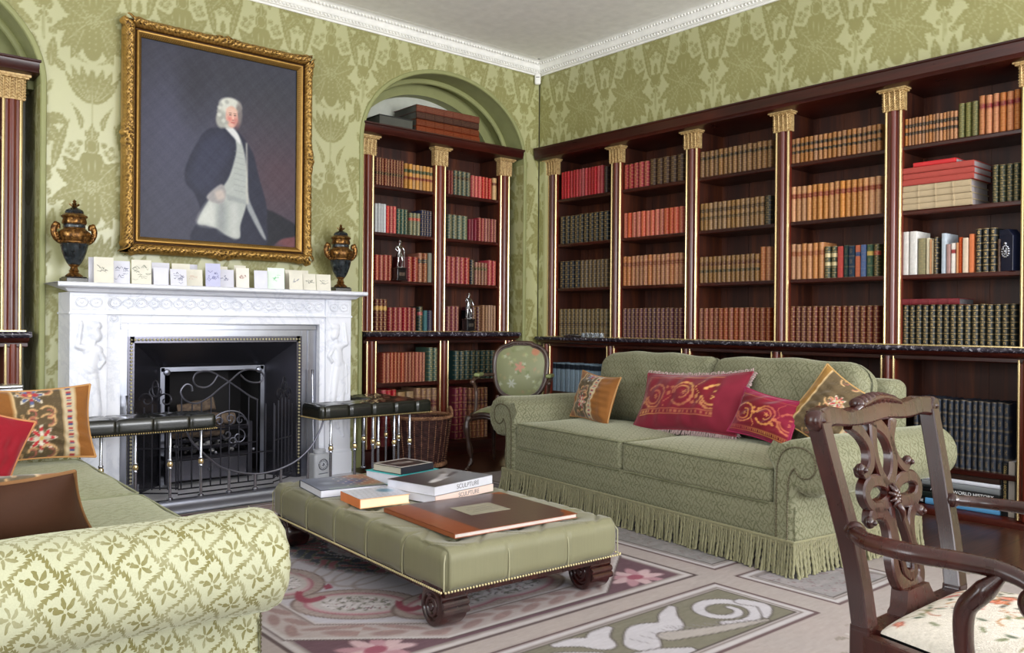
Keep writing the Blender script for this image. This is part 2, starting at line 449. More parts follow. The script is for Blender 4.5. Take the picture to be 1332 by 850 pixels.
    disc(X2-.022, .60, .018, .018, .55); leaf(X2-.02, .64, R_(110), .09, .022, 5); leaf(X2, .70, R_(90), .11, .020, 6); disc(X2, .84, .030, .034, .6, 5); leaf(X2-.01, .88, R_(115), .09, .020, 5)
    return np.clip(out-0.55*vein, 0, 1)
def _damask(g):
    p = g.sep(g.attr('pat'))[0]; v = g.coord()
    z = g.sep(v)[2]
    weave = g.noise(g.mapping(v, scale=(60, 60, 900)), 1, 2); big = g.noise(v, 1.3, 3)
    ground = g.mix(g.step(big, .3, .7), srgb(172, 171, 122), srgb(180, 179, 130))
    fig = g.mix(g.step(big, .3, .7), srgb(138, 134, 80), srgb(146, 142, 88))
    c = g.hsv(g.mix(p, ground, fig), v=g.mixf(weave, 0.92, 1.08))
    return {'Base Color': c, 'Roughness': g.mixf(p, 0.40, 0.55), 'Specular IOR Level': g.mixf(p, 1.0, 0.6), 'Coat Weight': g.mixf(p, 0.55, 0.12), 'Coat Roughness': 0.42, 'Normal': g.bump(weave, 0.12, 0.001)}
DAMASK = material('green_damask', fn=_damask)

ARC_C, ARC_A, ARC_B, ARC_Z = -0.953, 0.780, 0.605, 2.40        # right-hand recess of the fireplace wall: an elliptic arch
ARC2_C = -3.824-0.780                                          # its twin beyond the picture
def in_arch(X, Z, c, grow=0.0):
    dx = np.abs(X-c)/(ARC_A+grow); ztop = ARC_Z+(ARC_B+grow)*np.sqrt(np.clip(1-dx*dx, 0, 1))
    return (dx < 1) & (Z < ztop)
xs = np.arange(-5.42, 0.0001, 0.0088); zs = np.arange(0, CEIL+0.009, 0.0088)
Xg, Zg = np.meshgrid(xs, zs, indexing='ij')
pat = damask(Xg+0.435+20*TW, Zg+0.487)
Pm = np.stack([Xg, np.zeros_like(Xg), Zg], -1).reshape(-1, 3)
xc = (xs[:-1]+xs[1:])/2; zc = (zs[:-1]+zs[1:])/2; XC, ZC = np.meshgrid(xc, zc, indexing='ij')
keep = ~(in_arch(XC, ZC, ARC_C) | in_arch(XC, ZC, ARC2_C) | ((XC > -3.42) & (XC < -2.30) & (ZC < 0.98)))
wn = struct(dense2('wall_north', Pm, len(xs), len(zs), DAMASK, pat.reshape(-1), keep))
b = MB(); b.bx(RX0, -5.41, 0, 0.1, 0, CEIL); wpaint = material('wall_green_paint', color=srgb(168, 164, 128), rough=0.7)
struct(b.build('wall_north_end', wpaint, smooth=False)); bpy.data.objects['wall_north_end'].name = 'wall_north.001'
ys = np.arange(-4.6, 0.0001, 0.0088)
Yg, Zg2 = np.meshgrid(ys, zs, indexing='ij')
pat = damask(-Yg+0.014, Zg2+0.487)
Pm = np.stack([np.zeros_like(Yg), Yg, Zg2], -1).reshape(-1, 3)
yc = (ys[:-1]+ys[1:])/2; YC, ZC = np.meshgrid(yc, zc, indexing='ij')
keep = ~((YC < -0.055) & (ZC < 2.50))
we = struct(dense2('wall_east', Pm, len(ys), len(zs), DAMASK, pat.reshape(-1), keep))
b = MB(); b.bx(0, 0.1, RY0, -4.59, 0, CEIL); o = struct(b.build('wall_east', wpaint, smooth=False))

def _boards(g):
    v = g.coord(); s = g.sep(v); row = g.math('FLOOR', g.mul(s[1], 7)); e = g.math('FRACT', g.mul(s[1], 7))
    n = g.noise(g.comb(g.mul(s[0], 1.2), g.mul(s[1], 22), row), 3, 4); gap = g.less(e, 0.03)
    c = g.mix(gap, g.ramp(n, [(0.3, srgb(40, 22, 16)), (0.7, srgb(84, 50, 34))]), srgb(16, 9, 7))
    return {'Base Color': c, 'Roughness': 0.28}
b = MB(); b.bx(RX0, RX1+0.4, RY0, RY1+0.5, -0.06, 0)
struct(b.build('floor', material('dark_floorboards', fn=_boards), smooth=False))
b = MB(); b.bx(RX0, RX1, RY0, RY1, CEIL, CEIL+0.08); struct(b.build('ceiling', CEILM, smooth=False))
# window walls
def holed(axis, pos, a0, a1, holes, zb, zt, th):
    b = MB(); cur = a0
    def bb(p0, p1, z0, z1):
        if p1-p0 < 1e-4: return
        if axis == 'x': b.bx(p0, p1, pos, pos+th, z0, z1)
        else: b.bx(pos, pos+th, p0, p1, z0, z1)
    for h0, h1 in holes: bb(cur, h0, 0, CEIL); bb(h0, h1, 0, zb); bb(h0, h1, zt, CEIL); cur = h1
    bb(cur, a1, 0, CEIL); return b
struct(holed('x', RY0, RX0, RX1, WIN_S, 0.5, 3.0, -0.15).build('wall_south', wpaint, smooth=False))
struct(holed('y', RX0, RY0, RY1, WIN_W, 0.5, 3.0, -0.15).build('wall_west', wpaint, smooth=False))
wm = material('window_paint', color=srgb(240, 238, 230), rough=0.5)
def window(i, axis, pos, a, b_):
    m = MB()
    def bb(p0, p1, z0, z1, d0=0.04, d1=0.09):
        if axis == 'x': m.bx(p0, p1, pos-d1, pos-d0, z0, z1)
        else: m.bx(pos-d1, pos-d0, p0, p1, z0, z1)
    for p in (a, b_-0.05): bb(p, p+0.05, 0.5, 3.0)
    for z in (0.5, 1.72, 2.95): bb(a, b_, z, z+0.05)
    for k in (1, 2): p = a+(b_-a)*k/3; bb(p-0.012, p+0.012, 0.5, 3.0, 0.05, 0.08)
    for z in (0.92, 1.32, 2.14, 2.55): bb(a, b_, z-0.012, z+0.012, 0.05, 0.08)
    struct(m.build(f'window_{i}', wm, smooth=False))
for i, (a, b_) in enumerate(WIN_S): window(i+1, 'x', RY0, a, b_)
for i, (a, b_) in enumerate(WIN_W): window(i+4, 'y', RX0, a, b_)

# ceiling cornice: stepped plaster with an enriched leaf band
CZ = CEIL
prof = [(0, -0.105), (0.012, -0.105), (0.016, -0.094), (0.028, -0.088), (0.030, -0.072), (0.044, -0.066), (0.048, -0.058)]
prof += arc(0.105, -0.058, 0.057, 180, 100, 6) + [(0.108, -0.001+0.0), (0.128, -0.001), (0.132, 0.004), (0, 0.004)]
def cornice(i, fn, L, flip=False):
    m = MB(); m.extrude(prof, fn, [0, L], caps=False)
    struct(m.build(f'trim_{i}', PLASTER, sharp=30))
    m = MB(); n = int(L/0.028)
    for k in range(n):
        t = (k+0.5)*L/n; c = Vector(fn(t, 0.036, -0.077)); r = 0.0095
        m.sphere(c, r, 6, 4, sc=(1.0, 1.0, 1.0))
        c = Vector(fn(t, 0.072, -0.022)); m.sphere(c, 0.010, 6, 4)
    struct(m.build(f'trim_{i+10}', PLASTER, sharp=180))
cornice(1, lambda t, a, z: (-t, -a, CZ+z), -RX0)
cornice(2, lambda t, a, z: (-a, -t, CZ+z), -RY0)

# arch mouldings, reveals and backs of the two recesses
def ell(c, grow, t):                               # t in [0, pi]
    return c-(ARC_A+grow)*math.cos(t), ARC_Z+(ARC_B+grow)*math.sin(t)
def arch_path(c, grow, zb=0.0):
    P = [(c-(ARC_A+grow), zb), (c-(ARC_A+grow), 1.2)]+[ell(c, grow, PI*i/40) for i in range(41)]+[(c+(ARC_A+grow), 1.2), (c+(ARC_A+grow), zb)]
    return P
def recess(i, c):
    D = 0.42
    P = arch_path(c, 0.0)
    m = MB()
    V = [(x, y, z) for x, z in P for y in (0.0, D)]; n = len(P)
    m.add(V, [(2*k, 2*k+2, 2*k+3, 2*k+1) for k in range(1, n-2)])
    struct(m.build(f'trim_{i}', GREENP))
    # papered reveals below the springing
    for sx in (-1, 1):
        yy = np.arange(0, D+0.001, 0.01); zz = np.arange(0, ARC_Z+0.001, 0.01); Yq, Zq = np.meshgrid(yy, zz, indexing='ij')
        x = c+sx*(ARC_A-0.001)
        P3 = np.stack([np.full_like(Yq, x), Yq, Zq], -1).reshape(-1, 3)
        struct(dense2('wall_recess', P3, len(yy), len(zz), DAMASK, damask(Yq+0.21, Zq+0.1).reshape(-1)))
    m = MB(); m.bx(c-ARC_A-0.05, c+ARC_A+0.05, D, D+0.05, 0, CEIL); struct(m.build('wall_recess', material('recess_grey', color=srgb(196, 198, 186), rough=0.8), smooth=False))
    # edge moulding on the wall face, and a second rib inside the arch
    for k, (gr, y, r) in enumerate(((0.012, -0.004, 0.017), (-0.012, 0.20, 0.022))):
        m = MB(); Q = arch_path(c, gr) if k == 0 else [ell(c, gr-0.004, PI*t/40) for t in range(41)]
        m.tube([(x, y, z) for x, z in Q], r, 8, up=(0, 1, 0), flat=(0.7, 1.0)); struct(m.build(f'trim_{i+1+k}', GREENP))
    m = MB(); Q = [(c-(ARC_A-0.10)*math.cos(PI*t/40), ARC_Z+(ARC_B-0.10)*math.sin(PI*t/40)) for t in range(41)]
    Q2 = [ell(c, 0, PI*t/40) for t in range(41)]
    V = [(x, D-0.10, z) for x, z in Q]+[(x, D-0.10, z) for x, z in Q2]+[(x, D, z) for x, z in Q]
    m.add(V, [(t, t+1, 41+t+1, 41+t) for t in range(40)]+[(t, 82+t, 82+t+1, t+1) for t in range(40)]); struct(m.build(f'trim_{i+3}', GREENP))
recess(3, ARC_C); recess(7, ARC2_C)
m = MB(); m.bx(-0.11, 0, -0.022, 0, 0, 0.14); m.bx(-1.90, -1.75, -0.022, 0, 0, 0.14); m.bx(-3.80, -3.73, -0.022, 0, 0, 0.14)
struct(m.build('baseboard_north', GREENP, smooth=False))

# ------------------------------------------------------------ bookcases
def capital(root_part, x, w, yf, z0, z1, dp):
    """Gilded leaf capital with an abacus; yf is the front plane (towards the room is -y)."""
    m = MB(off=OFF); h = z1-z0
    m.bx(x-w*0.52, x+w*0.52, yf, yf+dp, z0, z1-h*0.12)
    m.bx(x-w*0.72, x+w*0.72, yf-0.03, yf+dp, z1-h*0.09, z1); m.bx(x-w*0.64, x+w*0.64, yf-0.02, yf+dp, z1-h*0.16, z1-h*0.09)
    n = 4                                           # overlapping upright leaves with chevron ribs
    for k in range(n):
        cx = x-w*0.40+w*0.80*k/(n-1)
        for q in range(7):
            zz = z0+h*0.06+q*h*0.115
            for s_ in (-1, 1):
                m.tube([(cx, yf-0.012, zz), (cx+s_*w*0.13, yf-0.003, zz+h*0.10)], h*0.026, 5)
        m.tube([(cx, yf-0.006, z0+0.002), (cx, yf-0.014, z1-h*0.2), (cx, yf-0.028, z1-h*0.14)], h*0.03, 6)
    for s_ in (-1, 1):                              # the same leaves on the returns
        for q in range(7):
            zz = z0+h*0.06+q*h*0.115; m.tube([(x+s_*w*0.53, yf+0.004, zz), (x+s_*w*0.52, yf+0.03, zz+h*0.09)], h*0.026, 5)
    return m.build('capital', GILT, root_part, sharp=50)
def pilaster(root, xl, w, yf, z0, z1, yb, name='pilaster', cap=None):
    m = MB(off=OFF); xc_ = xl+w/2
    m.bx(xl, xl+w, yf+0.012, yb, z0, z1)
    pr = [(xl+w*0.30, yf+0.012)]+[(xc_-w*0.20*math.cos(PI*k/8), yf+0.012-0.022*math.sin(PI*k/8)) for k in range(9)]+[(xl+w*0.70, yf+0.012)]
    m.extrude(pr, lambda t, a, b_: (a, b_, t), [z0, z1])
    p = m.build(name, WOOD, root, sharp=30)
    for s_ in (0.095, 0.905):
        m = MB(off=OFF); m.tube([(xl+w*s_, yf+0.010, z0+0.001), (xl+w*s_, yf+0.010, z1)], w*0.088, 8); m.build('gilt_bead', BRASS, p)
    if cap: capital(p, xc_, w*1.12, yf-0.004, cap[0], cap[1], 0.05)
    return p
def bookcase(label, loc, rz, x0, x1, pil, w, up_f, lo_f, back, shelves, lshelves, zc, ctop, cthick, capz, corn, corn_f, corn_x, cnt_f, cnt_x, ph=0.115):
    """Local frame: x along the case, -y towards the room."""
    global OFF
    OFF = (0, 0, 0)
    r = thing('bookcase', label, 'bookcase', loc, rz)
    m = MB(); m.bx(x0, x1, back, back+0.02, 0.08, corn[0]+0.02)
    nb = int((x1-x0)/0.18)
    for k in range(1, nb): xx = x0+(x1-x0)*k/nb; m.bx(xx-0.004, xx+0.004, back-0.004, back, 0.1, corn[0])
    m.build('back_panel', WOOD_IN, r, smooth=False)
    ends = sorted(set([round(p+w/2, 4) for p in pil]))
    for k, p in enumerate(pil):
        a, b_ = p+w*0.18, p+w*0.82
        m = MB(); m.bx(a, b_, up_f+0.02, back, ctop, corn[0]); m.build('upright', WOOD_IN, r, smooth=False, bevel=0.002)
        pilaster(r, p, w, up_f, ctop, capz[0], up_f+0.035, cap=capz)
        m = MB(); m.bx(a-0.004, b_+0.004, lo_f+0.02, back, ph-0.01, ctop-cthick); m.build('lower_upright', WOOD_IN, r, smooth=False)
        if 0 <= k: pilaster(r, p+w*0.08, w*0.84, lo_f, ph, ctop-cthick-0.035, lo_f+0.035, 'lower_pilaster')
    for k in range(len(pil)-1):
        a, b_ = pil[k]+w*0.82, pil[k+1]+w*0.18
        for z in shelves:
            m = MB(); pr = [(up_f+0.035, z-0.028), (up_f+0.028, z-0.022), (up_f+0.026, z-0.006), (up_f+0.030, z), (back, z), (back, z-0.028)]
            m.extrude(pr, lambda t, y, zz: (t, y, zz), [a, b_]); m.build('shelf', WOOD_H, r, sharp=40)
        for z in (lshelves if not callable(lshelves) else lshelves(k)):
            m = MB(); m.bx(a, b_, lo_f+0.03, back, z-0.03, z); m.build('lower_shelf', WOOD_H, r, smooth=False, bevel=0.003)
    # cornice: a deep crown moulding over a plain soffit
    cx0, cx1 = corn_x; z0, z1 = corn
    pr = [(back, z1), (corn_f, z1), (corn_f-0.0, z1-0.010), (corn_f+0.006, z1-0.016), (corn_f+0.012, z0+0.026), (corn_f+0.020, z0+0.016), (corn_f+0.024, z0+0.006), (corn_f+0.045, z0), (back, z0)]
    m = MB(); m.extrude(pr, lambda t, y, z: (t, y, z), [cx0, cx1]); m.build('cornice', WOOD_H, r, sharp=30)
    # counter: black marble slab on a moulded mahogany rail
    a, b_ = cnt_x
    m = MB(); rr = cthick/2
    pr = [(back, ctop), (cnt_f+rr, ctop)]+[(cnt_f+rr-rr*math.sin(PI*k/6), ctop-rr+rr*math.cos(PI*k/6)) for k in range(1, 6)]+[(cnt_f+rr, ctop-cthick), (back, ctop-cthick)]
    m.extrude(pr, lambda t, y, z: (t, y, z), [a, b_]); m.build('marble_top', MARB_B, r, sharp=50)
    m = MB(); m.bx(a+0.01, b_-0.01, up_f-0.012, up_f+0.02, ctop, ctop+0.006); m.build('brass_rail', BRASS, r, smooth=False)
    z = ctop-cthick
    pr = [(cnt_f+0.006, z), (cnt_f+0.012, z-0.012), (cnt_f+0.026, z-0.022), (lo_f+0.004, z-0.030), (lo_f+0.004, z-0.048), (lo_f+0.012, z-0.054), (back, z-0.054), (back, z)]
    m = MB(); m.extrude(pr, lambda t, y, zz: (t, y, zz), [a+0.012, b_-0.012]); m.build('frieze_rail', WOOD_H, r, sharp=30)
    m = MB(); pr = [(lo_f-0.012, 0), (lo_f-0.012, ph-0.03), (lo_f-0.004, ph-0.015), (lo_f+0.03, ph), (back, ph), (back, 0)]
    m.extrude(pr, lambda t, y, zz: (t, y, zz), [x0, x1]); m.build('plinth', WOOD_H, r, sharp=30)
    return r
OFF = (0, 0, 0)
PR = [0.075+0.7345*k for k in range(7)]
bookcase('mahogany wall of open shelves with gilded capitals, running behind the sofa with the fringe', (0, 0, 0), -PI/2,
         0.06, 4.56, PR, 0.105, 0.03, -0.018, 0.36, (2.112, 1.732, 1.358), lambda k: (0.49,) if k == 0 else (0.272,), None,
         0.948, 0.028, (2.325, 2.455), (2.452, 2.55), -0.085, (0.02, 4.58), -0.075, (0.045, 4.58), 0.045)
PLX = [-1.682, -1.020, -0.352]
bookcase('narrow two-bay mahogany bookcase inside the arched recess beside the fireplace', (0, 0, 0), 0,
         -1.70, -0.22, PLX, 0.108, 0.09, 0.022, 0.40, (2.097, 1.739, 1.376), (0.598,), None,
         0.985, 0.036, (2.305, 2.448), (2.450, 2.525), -0.02, (ARC_C-0.777, ARC_C+0.777), -0.03, (-1.71, -0.215))
D2 = ARC2_C-ARC_C
bookcase('mahogany bookcase at the picture edge, only one pilaster and its marble counter showing', (D2, 0, 0), 0,
         -1.70, -0.22, PLX, 0.108, 0.09, 0.022, 0.40, (2.097, 1.739, 1.376), (0.598,), None,
         0.985, 0.036, (2.305, 2.448), (2.450, 2.525), -0.02, (ARC_C-0.777, ARC_C+0.777), -0.03, (-1.71, -0.215))
# ------------------------------------------------------------ books
def book_mat(name, base, label=None, label2=None, gilt=0.6, lines=5, cloth=False, vary=0.10, dots=True):
    """Leather or cloth binding: gilt rules at the raised bands, optional title labels, all from the book's own height."""
    def fn(g):
        gen = g.sep(g.coord('Generated')); z = gen[2]; x = gen[0]; y = gen[1]
        r = g.rand(); n = g.noise(g.mapping(g.coord(), scale=(1, 1, 1)), 45, 4, 0.6)
        c = g.hsv(tuple(base), v=g.add(g.mul(g.sub(r, 0.5), vary*3.2), g.mixf(n, 0.62, 1.10)), sat=g.mixf(g.math('FRACT', g.mul(r, 7.3)), 0.85, 1.08))
        onsp = g.less(y, 0.22)
        if label: c = g.mix(g.mul(onsp, g.near(z, *((0.88, 0.09) if name == 'blue_grey' else (0.72, 0.065)))), c, tuple(label))
        if label2: c = g.mix(g.mul(onsp, g.near(z, 0.44, 0.055)), c, tuple(label2))
        met = 0.0; rough = 0.42 if not cloth else 0.75
        out = {}
        if gilt > 0:
            q = g.math('FRACT', g.add(g.mul(z, lines+1.0), 0.5))
            ln = g.near(q, 0.5, 0.075)
            tool = g.mul(g.near(g.math('FRACT', g.mul(z, lines+1.0)), 0.5, 0.22), g.near(x, 0.5, 0.22)) if dots else 0.0
            sp = g.step(g.noise(g.comb(g.mul(x, 3), 0.0, g.mul(z, 42.0)), 2.2, 2), 0.45, 0.6)
            m = g.math('MAXIMUM', g.mul(ln, 0.42), g.mul(g.mul(tool, sp), 0.9)) if dots else ln
            wear = g.step(g.noise(g.coord(), 90, 2), 0.25, 0.5)
            m = g.mul(g.mul(g.mul(m, onsp), wear), gilt)
            c = g.mix(m, c, srgb(222, 186, 118)); met = g.mul(m, 0.35)
            out['Metallic'] = met
        out.update({'Base Color': c, 'Roughness': rough, 'Normal': g.bump(n, 0.12, 0.002)})
        return out
    return material('binding_'+name, fn=fn, coat=0.0 if cloth else 0.05, spec=0.3)
def book_mesh(w, h, d, bands=5, square=False, name='book'):
    m = MB(); bw = w*0.5
    # cover as a hollow-looking case: spine arc + boards, swept over height with raised bands
    zs_ = [0.0, h]
    bz = [h*(k+1)/(bands+1) for k in range(bands)] if bands else []
    for z in bz: zs_ += [z-0.0035, z-0.0025, z+0.0025, z+0.0035]
    zs_ = sorted(zs_)
    def sec(out):
        hw = bw*0.94; cv = min(w*0.40, 0.016) if not square else min(w*.14, .004)
        P = [(-hw, d)]+[(-hw, cv+0.004)]+[(-hw*math.cos(PI*k/6), cv*(1-math.sin(PI*k/6))-out*math.sin(PI*k/6)) for k in range(1, 6)]+[(hw, cv+0.004), (hw, d)]
        return P
    n = 9; V = []
    for z in zs_:
        o_ = 0.0022 if any(abs(z-b_) < 0.003 for b_ in bz) else 0
        V += [(x, y, z) for x, y in sec(o_)]
    F = []
    for i in range(len(zs_)-1):
        for k in range(n-1): F.append((i*n+k, i*n+k+1, (i+1)*n+k+1, (i+1)*n+k))
    m.add(V, F, 0)
    t = 0.0022                                       # board thickness shown on top and fore-edge
    for s_ in (-1, 1):
        x0 = s_*bw*0.94; x1 = x0-s_*t
        m.bx(x0, x1, min(0.008, d*.1), d, h-0.0005, h, 0)
    top = [(x, y, h) for x, y in sec(0)][1:8]; m.add([(x, y+0.002, z-0.0002) for x, y, z in top], [tuple(range(len(top)))], 0)
    m.bx(-bw*0.94+t, bw*0.94-t, 0.012, d-0.004, 0.003, h-0.004, 1)      # text block
    m.bx(-bw*0.94+t, bw*0.94-t, d-0.004, d-0.0035, 0.003, h-0.004, 1)
    for s_ in (-1, 1):
        x0 = s_*bw*0.94
        m.add([(x0-s_*t, 0.01, 0), (x0-s_*t, d, 0), (x0-s_*t, d, h), (x0-s_*t, 0.01, h), (x0, d, 0), (x0, d, h)], [(0, 1, 2, 3), (1, 4, 5, 2)], 0)
    me_o = m.build(name, [None], sharp=40); return me_o
